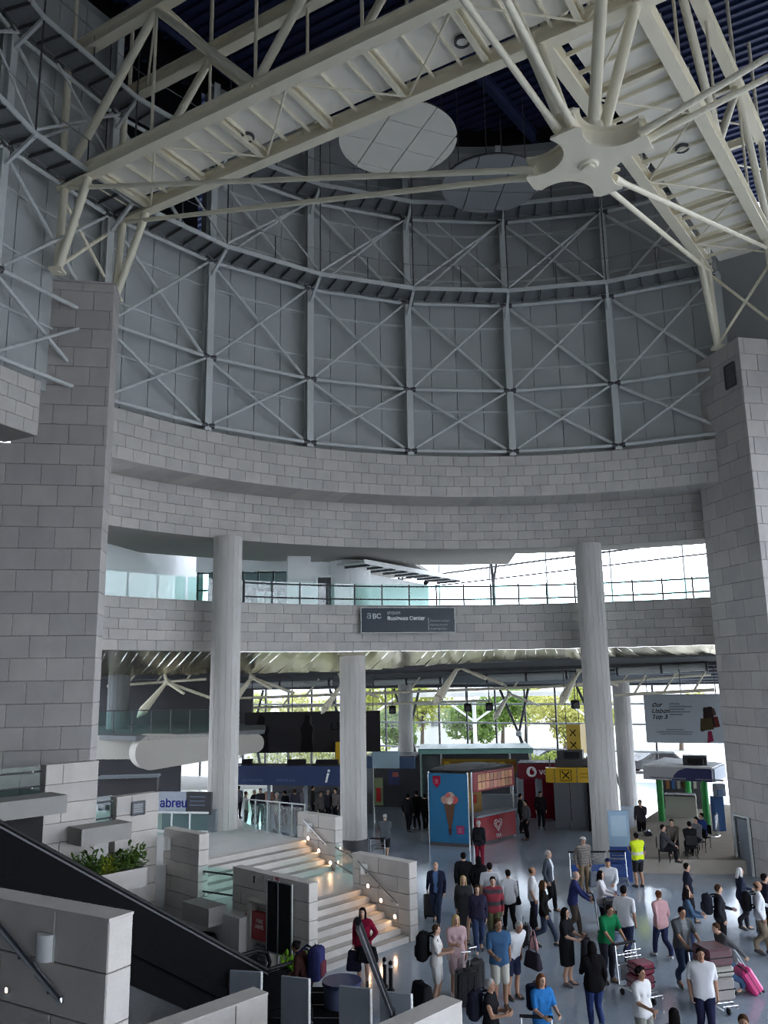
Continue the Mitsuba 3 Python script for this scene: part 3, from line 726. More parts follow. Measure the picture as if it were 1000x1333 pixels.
part(ld, 'leaf', slabwall(at(414, 740, 38.25), at(431, 740, 38.3), 9.1, 11.75, .06), 'mat_steel_dark')
part(ld, 'frame', cat(slabwall(at(411, 740, 38.22), at(414, 740, 38.22), 9.1, 11.8, .1), slabwall(at(431, 740, 38.26), at(434, 740, 38.26), 9.1, 11.8, .1), slabwall(at(411, 740, 38.22), at(434, 740, 38.26), 11.75, 11.85, .1)), 'mat_white')
part(lw, 'inner_wall', slabwall(at(272, 740, 42), at(380, 740, 42), 9.0, 12.5, .1), 'mat_steel_dark')
lg = struct('window_1', 'green glazed lounge front between the white walls behind the left column', 'window')
for i in range(6):
    p, q = at(258 + 118 * i / 6, 740, 38), at(258 + 118 * (i + 1) / 6, 740, 38)
    part(lg, 'pane', quad(p * [1, 1, 0] + UPZ * 9.1, q * [1, 1, 0] + UPZ * 9.1, q * [1, 1, 0] + UPZ * 12.05, p * [1, 1, 0] + UPZ * 12.05), 'mat_glass')
    part(lg, 'mullion', slabwall(p + np.array([-.04, 0, 0]), p + np.array([.04, 0, 0]), 9.1, 12.05, .1), 'mat_steel_dark')
p, q = at(258, 740, 38), at(376, 740, 38)
for z in (10.3, 11.2, 12.0):
    part(lg, 'transom', beam(p * [1, 1, 0] + UPZ * z, q * [1, 1, 0] + UPZ * z, .06, .07), 'mat_steel_dark')
sc = thing('privacy_screen', 'pair of pale frosted glass screens standing behind the railing left of the white pilaster', 'screen')
part(sc, 'pane', slabwall(at(335, 765, 37), at(344, 765, 37), 9.1, 11.0, .03), 'mat_white')
part(sc, 'pane', slabwall(at(346, 765, 37), at(361, 765, 37), 9.1, 11.0, .03), 'mat_white')
can = thing('lounge_canopy', 'thin grey metal canopy over the white lounge wall, reaching towards the bright glazing', 'canopy')
c0, c1 = at(456, 724, 36.9), at(590, 752, 44.6)
c0[2], c1[2] = 12.22, 12.22
dd = (c1 - c0) / np.linalg.norm(c1 - c0)
part(can, 'slab', beam(c0, c1, 1.5, .10), 'mat_steel')
for k in range(9):
    m_ = c0 + (c1 - c0) * (k + .5) / 9
    part(can, 'rib', beam(m_ + np.cross(dd, UPZ) * -.7 - UPZ * .1, m_ + np.cross(dd, UPZ) * .7 - UPZ * .1, .05, .1), 'mat_steel_dark')
part(can, 'fascia', beam(c0 + np.cross(dd, UPZ) * .76, c1 + np.cross(dd, UPZ) * .76, .06, .2), 'mat_white')
cam_ = thing('security_camera', 'small black security camera on the end of the white lounge wall', 'camera')
p = at(556, 757, 44.3)
part(cam_, 'body', tube(p, p + np.array([-.1, -.45, -.12]), .12, 12), 'mat_black', smooth=40)
part(cam_, 'bracket', tube(p, p + np.array([-.2, .2, .15]), .03, 6), 'mat_black')
# bistro tables and chairs of the lounge terrace
def bistro_table(px, y, h, label):
    p = at(px, 780, y); t = thing('bistro_table', label, 'table', 'bistro tables on the lounge terrace')
    z = 8.94
    part(t, 'top', mv(lathe([(0, h - .03), (.38, h - .03), (.40, h), (0, h)], 20), p[0], p[1], z), 'mat_steel_dark')
    part(t, 'stem', mv(lathe([(.04, 0.02), (.04, h)], 8), p[0], p[1], z), 'mat_steel_dark')
    part(t, 'base', mv(lathe([(0, 0), (.28, 0), (.26, .03), (.05, .06)], 16), p[0], p[1], z), 'mat_steel_dark')
def lounge_chair(px, y, rz, label):
    p = at(px, 780, y); t = thing('lounge_chair', label, 'chair', 'lounge terrace chairs')
    part(t, 'seat', mv(cbox(0, 0, .44, .5, .5, .08, .03), p[0], p[1], 8.94, rz), 'mat_steel_dark')
    part(t, 'backrest', mv(cbox(0, .24, .72, .5, .07, .5, .03), p[0], p[1], 8.94, rz), 'mat_steel_dark')
    for a in (-.2, .2):
        for b in (-.2, .2):
            part(t, 'leg', mv(tube((a, b, 0), (a, b, .42), .018, 6), p[0], p[1], 8.94, rz), 'mat_steel_dark')
for px, y, lab in ((533, 40, 'bistro table left of the dark post before the white lounge wall'), (592, 41, 'bistro table just right of the lounge wall end'), (656, 40, 'bistro table in front of the middle of the bright glazing'), (709, 40, 'bistro table left of the tall right column'), (822, 38.5, 'bistro table right of the tall right column'), (877, 38, 'bistro table nearest the right pier')):
    bistro_table(px, y, 1.1, lab)
for px, y, rz, lab in ((555, 41.0, .4, 'lounge chair right of the table before the white wall'), (516, 38.2, 1.5, 'lounge chair left of the table before the white wall'), (832, 39.0, 2.0, 'lounge chair beside the table right of the tall right column'), (900, 38.4, .5, 'lounge chair close to the right pier')):
    lounge_chair(px, y, rz, lab)

# ================================================================== the low hall and its glass front
HD = bear(116.0); HN = np.array([-HD[1], HD[0], 0]); HN = HN if HN[1] > 0 else -HN
F0 = np.array([3.5, 57.5, 0.0])
def FP(s, z, out=0.0): return F0 + HD * s + HN * out + UPZ * z
hc = struct('ceiling_hall', 'dark low roof of the far hall sloping down to the glass front', 'ceiling')
q0, q1 = np.array([-17.5, 46.0, 7.5]), np.array([17.0, 38.8, 8.06])
r0, r1 = FP(-26, 6.55), FP(15, 6.55)
ex0, ex1 = np.array([-34, 49.6, 7.40]), np.array([30, 36.2, 8.02])
def thick(ps, t): 
    n = len(ps); v = np.vstack([ps, np.array(ps) + UPZ * t])
    f = []
    for i in range(1, n - 1): f += [[0, i + 1, i], [n, n + i, n + i + 1]]
    for i in range(n):
        j = (i + 1) % n; f += [[i, j, n + j], [i, n + j, n + i]]
    return tm(v, f)
part(hc, 'slab', thick([ex0, ex1, FP(20, 6.55), FP(-36, 6.55)], .35), 'mat_clad_gap')
for k in range(1, 8):
    f = k / 8
    part(hc, 'joist', beam(ex0 * (1 - f) + FP(-36, 6.55) * f - UPZ * .12, ex1 * (1 - f) + FP(20, 6.55) * f - UPZ * .12, .2, .22), 'mat_steel_dark')
# ducts
for (a, b, r, y, lab) in (((300, 893), (432, 889), .17, 48, 'long grey tube duct under the hall roof left of the middle column'), ((485, 889), (576, 886), .17, 48, 'grey tube duct under the hall roof just right of the middle column'), ((632, 884), (740, 879), .2, 45, 'grey tube duct under the hall roof left of the tall right column'), ((801, 874), (922, 868), .2, 42, 'thick pale duct under the hall roof beside the right pier')):
    k = thing('ceiling_duct', lab, 'duct')
    p, q = at(*a, y), at(*b, y - 1.2)
    d_ = (q - p) / np.linalg.norm(q - p)
    part(k, 'pipe', tube(p, q, r, 14), 'mat_steel', smooth=40)
    for f in (.02, .5, .98):
        m_ = p + (q - p) * f
        part(k, 'band', tube(m_ - d_ * .05, m_ + d_ * .05, r + .025, 14), 'mat_steel_dark')
        part(k, 'hanger', tube(m_, m_ + UPZ * .9, .02, 6), 'mat_steel_dark')
# space-frame brackets under the hall roof
for i, (px, py, y) in enumerate(((312, 905, 46), (436, 903, 47), (585, 880, 46), (572, 905, 45), (655, 905, 50), (757, 892, 44), (815, 900, 47))):
    pass
def bracket(px, py, y, sc, label):
    k = thing('roof_bracket', label, 'roof bracket', None)
    p = at(px, py, y)
    ends = [p + np.array([-.9, -.5, -1.25]) * sc, p + np.array([1.9, .6, -.75]) * sc, p + np.array([-.3, .2, .8]) * sc, p + np.array([1.0, -.9, -.5]) * sc]
    # spear shaped cast foot
    e = ends[0]; d_ = (e - p) / np.linalg.norm(e - p)
    part(k, 'cast_arm', tube(p, e + d_ * -.05, .07 * sc, 8, .2 * sc), 'mat_truss', smooth=40)
    part(k, 'cast_tip', tube(e, e + d_ * .35 * sc, .2 * sc, 8, .03), 'mat_truss', smooth=40)
    for q in ends[1:]:
        part(k, 'arm', tube(p, q, .07 * sc, 8), 'mat_truss', smooth=40)
    part(k, 'boss', mv(trimesh.creation.icosphere(1, .16 * sc), *p), 'mat_truss', smooth=True)
for px, py, y, sc, lab in ((217, 888, 44, 1.15, 'cream cast roof bracket left of the left column'), (328, 882, 45, 1.15, 'cream cast roof bracket just right of the left column'), (446, 890, 45, 1.0, 'cream cast roof bracket beside the middle column'), (597, 868, 43.5, 1.25, 'largest cream cast roof bracket in the middle of the hall'), (754, 872, 43, 1.1, 'cream cast roof bracket close to the tall right column'), (663, 903, 52, 1.0, 'farther cream roof bracket between the hall brackets')):
    bracket(px, py, y, sc, lab)
for (a, b, y, lab) in (((140, 893), (268, 884), 46, 'pale roof tie running left of the left column'), ((310, 909), (760, 892), 47, 'long pale roof tie across the hall between the columns'), ((700, 895), (925, 878), 43.5, 'pale roof tie from the tall right column to the right pier'), ((800, 905), (930, 898), 41, 'pale roof tie above the white banner'), ((300, 922), (640, 912), 52, 'lower pale roof tie above the black billboard')):
    k = thing('roof_tie', lab, 'roof tie')
    part(k, 'tube', tube(at(*a, y), at(*b, y - 1), .075, 10), 'mat_truss', smooth=40)
    for f in (.2, .5, .8):
        m_ = at(*a, y) * (1 - f) + at(*b, y - 1) * f
        part(k, 'strut', tube(m_, m_ + np.array([.7, .2, .9]), .05, 8), 'mat_truss', smooth=40)
# glass front
wn = struct('window_2', 'tall glass front of the hall with dark mullions and trees behind', 'window')
S = np.arange(-26, 16, 2.0)
ZF = (0.0, 2.55, 4.15, 5.35, 6.5)
for i, s in enumerate(S):
    part(wn, 'mullion', beam(FP(s, 0), FP(s, 6.55), .09, .14, up=HN), 'mat_steel_dark')
    if i + 1 < len(S):
        for z0, z1 in zip(ZF[:-1], ZF[1:]):
            part(wn, 'pane', quad(FP(s + .05, z0 + .03), FP(s + 1.95, z0 + .03), FP(s + 1.95, z1 - .03), FP(s + .05, z1 - .03)), 'mat_glass_clear')
for z in ZF[1:]:
    part(wn, 'transom', beam(FP(-26, z, -.05), FP(15, z, -.05), .12, .11), 'mat_steel')
# raking struts of the front
for s in (-14, -6.5, -1.5, 6.0, 11.0):
    k = thing('facade_strut', 'dark Y-shaped raking strut inside the glass front, %s from the left' % {-14: 'first', -6.5: 'second', -1.5: 'third', 6.0: 'fourth', 11.0: 'fifth'}[s], 'strut', 'facade struts', None)
    b = FP(s + 1.4, 0, -2.2); m_ = FP(s, 3.6, -1.6); 
    part(k, 'leg', tube(b, m_, .1, 10), 'mat_steel_dark', smooth=40)
    part(k, 'arm', tube(m_, FP(s - 1.3, 6.42, -1.2), .08, 10), 'mat_steel_dark', smooth=40)
    part(k, 'arm', tube(m_, FP(s + .7, 6.42, -1.4), .08, 10), 'mat_steel_dark', smooth=40)
    part(k, 'node', mv(lathe([(0, -.25), (.2, -.1), (.2, .1), (0, .25)], 12), *m_), 'mat_steel', smooth=40)
# upper glazing behind the lounge terrace
wu2 = struct('window_3', 'bright upper glazing behind the lounge terrace with thin tension rods', 'window')
G0 = np.array([3.0, 55.0, 0]); GD = bear(135)
def GP(s, z, out=0.0): return G0 + GD * s + UPZ * z + bear(45) * out
for z in (9.5, 13.0, 13.75, 15.3):
    part(wu2, 'rod', tube(GP(-16, z, -.4), GP(26, z, -.4), .05 if z > 13 and z < 14.5 else .035, 6), 'mat_steel_dark')
for i, s in enumerate(np.arange(-16, 26, 4.2)):
    part(wu2, 'mullion', tube(GP(s, 7.6), GP(s, 19), .04, 8), 'mat_steel')
    for z0, z1 in ((7.6, 11.4), (11.4, 15.2), (15.2, 19)):
        part(wu2, 'pane', quad(GP(s + .03, z0), GP(s + 4.17, z0), GP(s + 4.17, z1 - .03), GP(s + .03, z1 - .03)), 'mat_glass_clear')
for s in (-1.6, 6.2):
    part(wu2, 'strut', path([GP(s + .6, 8, -2), GP(s + .2, 12.6, -1.5), GP(s - .7, 17, -.8)], .09, 8), 'mat_steel_dark')
    part(wu2, 'strut', tube(GP(s + .2, 12.6, -1.5), GP(s + .8, 17, -.8), .07, 8), 'mat_steel_dark')
# camera-side balcony slab (the viewer stands on it)
fb = struct('floor_balcony', 'upper floor the photo is taken from', 'floor')
part(fb, None, bb(-20, 12, -12, 3.0, 5.0, 5.4), 'mat_terrace')

# ================================================================== stairs' walls and their fittings
def onplane(px, py, P, n):
    d = at(px, py, 1.0) - EYE
    return EYE + d * (np.dot(np.asarray(P) - EYE, n) / np.dot(d, n))
def pt(v): return (v[0], v[1])
W5, i5 = stonewall('wall_stair', 'stone wall on the right of the lower stair flight with a handrail and three step lights', SP(2.2, .17), SP(-.05, .17), 0, 2.03, .34, .41, 1.5)
W6, i6 = stonewall('wall_stair', 'stone wall on the right of the upper stair flight below the terrace railing', SP(5.9, 1.23), SP(4.05, 1.23), 0, 2.72, .34, .41, 1.5)
W3, i3 = stonewall('wall_stair', 'shaded stone wall with a white sconce at the left of the upper stair flight', SP(6.0, -3.87), SP(4.2, -3.87), 0, 2.88, .34, .44, 2.0)
W4, i4 = stonewall('wall_stair', 'stone wall left of the lower stair flight carrying the fire hose cabinet', SP(3.05, -3.57), SP(-.05, -3.57), 0, 2.14, .30, .43, 1.9)
W0 = np.array([-6.85, 25.5, 0])
W2, i2 = stonewall('wall_terrace', 'bright stone wall with a small square vent, left of the shaded stair wall', W0 - EW * 1.35, W0, 0, 3.93, .35, .5, 2.4)
W1, i1 = stonewall('wall_terrace', 'bright stone wall below the big pier, between two green glass panels', W0 - EW * 3.45, W0 - EW * 1.95, 0, 4.97, .35, .5, 2.4)
DP1 = np.array([.862, -.507, 0])
P1, j1 = stonewall('wall_near', 'near stone stair wall with a thick steel handrail at the lower left corner', np.array([-3.05, 10.1, 0]) - DP1 * 4.6, np.array([-3.05, 10.1, 0]), 1.2, 4.50, .36, .52, 1.9, off=.55)
P2, j2 = stonewall('wall_near', 'low stone parapet ending left of the grey panels at the bottom edge', np.array([-2.2, 15.2, 0]) - EW * 5.5, np.array([-2.2, 15.2, 0]), 0, 2.0, .4, .5, 2.2)
P3, j3 = stonewall('wall_near', 'low stone parapet at the bottom edge below the woman with the black backpack', np.array([.98, 14.7, 0]) - EW * 4.2, np.array([.98, 14.7, 0]), 0, 2.0, .4, .5, 2.2)
def slab(name, label, p, q, out, z0, z1, mat='mat_soffit', n=None):
    """box against a wall face: from p to q along it, standing out by OUT"""
    n = ED if n is None else n
    t = thing(name, label, 'concrete box')
    part(t, 'body', prism([pt(p), pt(q), pt(q + n * out), pt(p + n * out)], z0, z1), mat)
    part(t, 'cap', prism([pt(p), pt(q), pt(q + n * (out + .02)), pt(p + n * (out + .02))], z1, z1 + .03), 'mat_soffit')
    return t
e1 = W0 + ED * .19
slab('concrete_box', 'long grey concrete box standing out under the left green glass panel', e1 - EW * 7.5, e1 - EW * 3.3, .95, 3.86, 4.27)
slab('concrete_box', 'short grey concrete box standing out above the planter', e1 - EW * 2.75, e1 - EW * 1.3, .75, 2.93, 3.33)
slab('concrete_box', 'grey concrete box standing out beside the fire hose wall, under the landing glass', SP(4.0, -4.1), SP(2.8, -4.1), .55, .85, 1.28, n=-EW)
dk = struct('wall_dark_sheet', 'flat black sheet painting the dark opening behind the escalator under the left concrete box', 'wall')
part(dk, None, prism([pt(e1 - EW * 8), pt(e1 - EW * 3.45), pt(e1 - EW * 3.45 - ED * .2), pt(e1 - EW * 8 - ED * .2)], 0, 3.86), 'mat_black')  # flat black sheet, the darkness of the opening is only its colour
def glasspanel(label, p, q, z0, z1, rails=(.25, .8), clamps=True):
    t = thing('glass_screen', label, 'glass screen')
    part(t, 'pane', quad(p * [1, 1, 0] + UPZ * z0, q * [1, 1, 0] + UPZ * z0, q * [1, 1, 0] + UPZ * z1, p * [1, 1, 0] + UPZ * z1), 'mat_glass')
    for f in rails:
        z = z0 + (z1 - z0) * f
        part(t, 'rail', tube(p * [1, 1, 0] + UPZ * z, q * [1, 1, 0] + UPZ * z, .025, 8), 'mat_steel_dark')
    for e in (p + (q - p) * .06, q + (p - q) * .06):
        for f in (.2, .8):
            c = e * [1, 1, 0] + UPZ * (z0 + (z1 - z0) * f)
            part(t, 'clamp', mv(trimesh.creation.icosphere(1, .04), *c), 'mat_chrome', smooth=True)
    return t
glasspanel('green glass panel at the far left above the long concrete box', W0 - EW * 7.4, W0 - EW * 3.5, 4.28, 4.97)
glasspanel('narrow green glass panel in the gap between the two bright stone walls', W0 - EW * 1.93, W0 - EW * 1.37, 3.2, 4.0)
glasspanel('pale green glass panel with two dark rails at the left end of the landing', SP(4.2, -3.87), SP(3.1, -3.6), 1.1, 2.05, (.3, .85))
glasspanel('green glass panel between the two right stair walls', SP(4.1, 1.1), SP(2.25, .2), 1.1, 1.95, (.3, .85))
v = thing('wall_vent', 'small square grey vent on the bright stone wall left of the stairs', 'vent')
q = onplane(180, 1052, e1 + ED * .005, ED)
Fv = face_frame(q, ED)
part(v, 'frame', xf(cat(box(0, .17, .01, .42, .05, .04), box(0, -.17, .01, .42, .05, .04), box(.19, 0, .01, .05, .38, .04), box(-.19, 0, .01, .05, .38, .04)), Fv), 'mat_steel_dark')
for k in range(5): part(v, 'slat', xf(box(0, -.12 + .06 * k, .01, .34, .035, .02), Fv), 'mat_greypanel')
# sconces, step lights, handrails
diffuse('mat_frost', (.80, .80, .78))
LAMP = (1.0, .60, .32)
def sconce(label, px, py, P, n, s=.26):
    q = onplane(px, py, P, n); F = face_frame(q, n)
    t = thing('wall_sconce', label, 'wall lamp')
    part(t, 'shade', xf(lathe_half(s / 2, s * 1.1), F), 'mat_frost', smooth=40)
    part(t, 'backplate', xf(box(0, 0, .008, s * 1.05, s * 1.15, .016), F), 'mat_steel')
    return t
def lathe_half(r, h):
    n = 10; a = np.linspace(0, np.pi, n); v = []
    for z in (-h / 2, h / 2): v += [[r * math.cos(t), z, .02 + r * .6 * math.sin(t)] for t in a]
    v += [[0, -h / 2, .02], [0, h / 2, .02]]
    f = []
    for i in range(n - 1):
        f += [[i, i + 1, n + i + 1], [i, n + i + 1, n + i], [2 * n, i + 1, i], [2 * n + 1, n + i, n + i + 1]]
    return tm(v, f)
def steplight(label, px, py, P, n, s=.09, group='step lights along the stair walls'):
    q = onplane(px, py, P, n); F = face_frame(q, n)
    t = thing('step_light', label, 'step light', group)
    part(t, 'bezel', xf(lathe([(s * .55, .0), (s * .85, .0), (s * .8, .03), (s * .55, .03), (s * .55, 0)], 14), F), 'mat_chrome', smooth=30)
    k = part(t, 'lens', xf(lathe([(s * .55, .025), (0, .03)], 14), F), 'mat_frost')
    scene[k]['emitter'] = {'type': 'area', 'radiance': rgb([c * 5.5 for c in LAMP])}
NP1 = np.cross(DP1, UPZ)
f5, f6, fp1 = SP(0, 0), SP(0, 1.06), np.array([-3.05, 10.1, 0]) + NP1 * .18
n_ = -EW
f3, f4 = SP(0, -4.04), SP(0, -3.72)
sconce('white square sconce on the shaded stair wall left of the upper flight', 219, 1098, f3 - EW * .005, n_, .3)
sconce('white sconce at the upper end of the lower flight right wall', 475, 1131, f5 - EW * .005, n_, .26)
sconce('white sconce at the upper end of the upper flight right wall', 404, 1077, f6 - EW * .005, n_, .24)
sconce('frosted sconce behind the thick handrail on the near stair wall', 61, 1232, fp1 + NP1 * .005, NP1, .26)
for (px, py), lab in zip(((480, 1153), (497, 1172), (515, 1193)), ('highest', 'middle', 'lowest')):
    steplight('glowing step light on the lower flight wall, %s of its three' % lab, px, py, f5 - EW * .005, n_)
for (px, py), lab in zip(((402, 1091), (416, 1107), (431, 1123)), ('highest', 'middle', 'lowest')):
    steplight('glowing step light on the upper flight wall, %s of its three' % lab, px, py, f6 - EW * .005, n_)
steplight('glowing step light on the near stair wall at the left edge', 11, 1288, fp1 + NP1 * .005, NP1, .05)
def wallrail(label, a, b, P, n, r=.03, off=.09, nb=3):
    t = thing('handrail', label, 'handrail')
    p, q = onplane(*a, P, n) + n * off, onplane(*b, P, n) + n * off
    d = (q - p) / np.linalg.norm(q - p)
    part(t, 'rail', cat(tube(p, q, r, 14), tube(q, q + d * .03 - UPZ * .02, r, 14, r * .6)), 'mat_chrome', smooth=40)
    for k in range(nb):
        m_ = p + (q - p) * (k + .6) / nb
        part(t, 'bracket', cat(tube(m_, m_ - UPZ * .09, .011, 6), tube(m_ - UPZ * .09, m_ - UPZ * .09 - n * off, .011, 6)), 'mat_steel_dark')
wallrail('steel handrail sloping down the right wall of the lower flight', (469, 1121), (520, 1176), f5, n_)
wallrail('steel handrail sloping down the right wall of the upper flight', (398, 1067), (427, 1098), f6, n_)
wallrail('thick dark steel handrail sloping down the near stair wall', (-20, 1168), (88, 1297), fp1, NP1, .045, .10, 3)
# railing along the terrace edge
tr = thing('terrace_railing', 'glass railing with pale posts along the terrace edge, right of the left column', 'railing')
ra, rb = np.array([-5.2, 31.15, ZT1]), SP(5.8, 1.3, ZT1)
for k in range(6):
    p = ra + (rb - ra) * k / 5
    part(tr, 'post', cat(beam(p, p + UPZ * 1.08, .035, .05), box(p[0], p[1], p[2] + .02, .14, .14, .04)), 'mat_steel')
    if k < 5:
        q = ra + (rb - ra) * (k + 1) / 5; d = (q - p) * .04
        part(tr, 'pane', quad(p + d + UPZ * .08, q - d + UPZ * .08, q - d + UPZ * .95, p + d + UPZ * .95), 'mat_glass')
        part(tr, 'top_rail', tube(p + UPZ * 1.05, q + UPZ * 1.05, .025, 8), 'mat_steel')
# planter on the wall
def leafmesh(n, base, spread, hgt, seed, size=(.10, .22), droop=.6):
    """blades / leaves with a fold, scattered over a bed; returns mesh and colours"""
    r = np.random.default_rng(seed); V, F, Co = [], [], []
    for i in range(n):
        o = np.array([r.uniform(-spread[0], spread[0]), r.uniform(-spread[1], spread[1]), r.uniform(0, hgt) * r.uniform(.3, 1)])
        yaw = r.uniform(0, 6.28); L = r.uniform(*size); w = L * r.uniform(.28, .45); tilt = r.uniform(.1, 1.2)
        d = np.array([math.cos(yaw) * math.cos(tilt), math.sin(yaw) * math.cos(tilt), math.sin(tilt)]); s = np.array([-math.sin(yaw), math.cos(yaw), 0])
        up = np.cross(d, s)
        a, b, c = o, o + d * L * .55, o + d * L - UPZ * L * droop * .3
        k = len(V)
        V += [a, b + s * w / 2 - up * .01, b + up * .012, b - s * w / 2 - up * .01, c]
        F += [[k, k + 1, k + 2], [k, k + 2, k + 3], [k + 1, k + 4, k + 2], [k + 2, k + 4, k + 3]]
        t = r.uniform(.7, 1.25); col = np.array(base) * [t, t, t * r.uniform(.7, 1.1)]
        Co += [col] * 5
    return tm(V, F), np.array(Co)
pl = thing('planter', 'long pale stone planter full of green shrubs on the bright walls above the escalator', 'planter')
c_ = e1 - EW * 1.9 + ED * .5
Mp = frame(c_, EW, -ED, UPZ)
part(pl, 'trough', xf(cat(box(0, .2, 1.9, 2.1, .05, .5), box(0, -.35, 1.9, 2.1, .05, .5), box(1.03, -.08, 1.9, .05, .5, .5), box(-1.03, -.08, 1.9, .05, .5, .5), box(0, -.08, 1.69, 2.1, .55, .06)), Mp), WSTONE[1])
part(pl, 'soil', xf(box(0, -.08, 2.04, 2.0, .5, .12), Mp), 'mat_mortar')
for k in range(7):
    m_, co = leafmesh(120, (.075, .13, .035) if k != 3 else (.22, .26, .04), (.2, .24), .62 if k != 3 else .4, 50 + k, (.14, .30))
    part(pl, 'shrub', xf(m_, frame(c_ + EW * (-.9 + .3 * k) - ED * (-.05) + UPZ * 2.1, EW, -ED, UPZ)), 'mat_leaf', color=co)
fpn = thing('potted_fern', 'bright green bushy plant in a dark pot behind the grey panels', 'plant')
q = onz(388, 1262, .75)
part(fpn, 'pot', mv(lathe([(0, 0), (.26, 0), (.32, .5), (.27, .5), (.25, .44), (0, .44)], 18), q[0], q[1], 0), 'mat_steel_dark', smooth=40)
m_, co = leafmesh(420, (.14, .30, .03), (.36, .36), .6, 91, (.12, .26))
part(fpn, 'foliage', mv(m_, q[0], q[1], .5), 'mat_leaf', color=co)
vs = thing('round_pot', 'dark round pot on the floor behind the escalator, left of the hose cabinet', 'pot')
q = onplane(262, 1225, SP(0, -4.6), EW)
part(vs, 'bowl', mv(lathe([(0, 0), (.25, 0), (.42, .22), (.45, .42), (.36, .6), (.30, .6), (.36, .42), (0, .38)], 22), q[0], q[1], 0), 'mat_black', smooth=40)
part(vs, 'soil', mv(lathe([(0, .5), (.33, .5)], 20), q[0], q[1], 0), 'mat_mortar')
# fire fittings on the wall
RED, WHITE = (.30, .018, .02), (.75, .75, .73)
def w4(px, py, out=0.0): return onplane(px, py, f4, n_) + n_ * out
def wbox(parent, name, p, q, out, th, mat, color=None):
    """box on the hose wall between two pixels"""
    a, b = w4(*p), w4(*q)
    F = face_frame((a + b) / 2 + n_ * (out + th / 2), n_)
    w, h_ = abs(np.dot(b - a, F[:3, 0])), abs(a[2] - b[2])
    return part(parent, name, xf(cbox(0, 0, 0, w, h_, th, .006), F), mat, color=color), F, w, h_
hcab = thing('fire_hose_cabinet', 'red fire hose cabinet in a tall beige frame on the stair wall', 'fire cabinet')
wbox(hcab, 'frame', (330, 1172), (334, 1257), 0, .22, 'mat_bulkhead')
wbox(hcab, 'frame', (356, 1174), (359, 1258), 0, .22, 'mat_bulkhead')
wbox(hcab, 'top_board', (330, 1170), (359, 1175), 0, .22, 'mat_bulkhead')
_, F, w, h_ = wbox(hcab, 'red_door', (335, 1184), (356, 1226), .02, .16, 'gloss_vc', RED)
for s, z in (('FIRE', .09), ('HOSE', -.04)):
    text(hcab, 'lettering', s, .09, F[:3, 3] + n_ * .085 + UPZ * z, n_, WHITE, centre=True)
for k in range(4): wbox(hcab, 'drawer', (336, 1229 + 7 * k), (356, 1235 + 7 * k), .02, .14, 'mat_greypanel')
fe_ = thing('fire_extinguisher', 'red fire extinguisher hanging left of the hose cabinet', 'fire extinguisher')
q = w4(326, 1213, .11)
part(fe_, 'cylinder', mv(lathe([(0, 0), (.075, .01), (.085, .05), (.085, .40), (.05, .48), (.03, .50), (0, .5)], 18), *q), 'gloss_vc', smooth=40, color=RED)
part(fe_, 'label', mv(lathe([(.087, .2), (.087, .32)], 18), *q), 'paint_vc', color=WHITE)
part(fe_, 'valve', mv(cat(lathe([(.025, .5), (.025, .56), (0, .56)], 10), box(.05, 0, .57, .14, .025, .02)), *q), 'mat_black')
part(fe_, 'hose', mv(path([(.03, 0, .54), (.12, 0, .5), (.12, 0, .25), (.1, 0, .15)], .012, 6), *q), 'mat_black')
for (a, b, lab, kind) in (((328, 1140), (337, 1149), 'small square sign with a fire extinguisher symbol on the stair wall', 0), ((355, 1141), (363, 1151), 'small square red fire hose sign on the stair wall, right of the other', 1)):
    t = thing('fire_sign', lab, 'sign')
    _, F, w, h_ = wbox(t, 'plate', a, b, .005, .012, 'gloss_vc', (.5, .48, .42) if not kind else RED)
    sh = prism([(-.06, -.09), (.0, -.09), (.0, .03), (.03, .07), (-.06, .07)], 0, .004) if not kind else cat(prism([(-.08, -.08), (-.01, -.08), (-.01, .08), (-.08, .08)], 0, .004), mv(lathe([(.02, 0), (.035, 0), (.035, .004), (.02, .004)], 14), .045, 0, 0))
    part(t, 'symbol', xf(sh, face_frame(F[:3, 3] + n_ * .007, n_)), 'paint_vc', color=(.06, .05, .05) if not kind else WHITE)
nb = thing('notice_board', 'tall dark notice board of two panels on shiny poles before the stair wall', 'notice board')
b0, b1 = onz(356, 1290, 0), onz(383, 1297, 0)
b0, b1 = np.array([-2.98, 21.55, 0]), np.array([-2.32, 21.0, 0])
for k, f in enumerate((0, .45, .98)):
    p = b0 + (b1 - b0) * f
    part(nb, 'pole', tube(p, p + UPZ * 2.35, .028, 10), 'mat_chrome', smooth=40)
    part(nb, 'foot', mv(lathe([(0, 0), (.13, 0), (.11, .03), (.03, .04)], 14), *p), 'mat_steel_dark')
for f0, f1 in ((.02, .43), (.47, .96)):
    p, q = b0 + (b1 - b0) * f0, b0 + (b1 - b0) * f1
    part(nb, 'panel', beam((p + q) / 2 + UPZ * .75, (p + q) / 2 + UPZ * 2.32, np.linalg.norm(q - p), .03, up=np.cross(UPZ, b1 - b0)), 'mat_black')
    part(nb, 'panel_frame', cat(beam(p + UPZ * 2.33, q + UPZ * 2.33, .04, .03), beam(p + UPZ * .74, q + UPZ * .74, .04, .03)), 'mat_chrome')

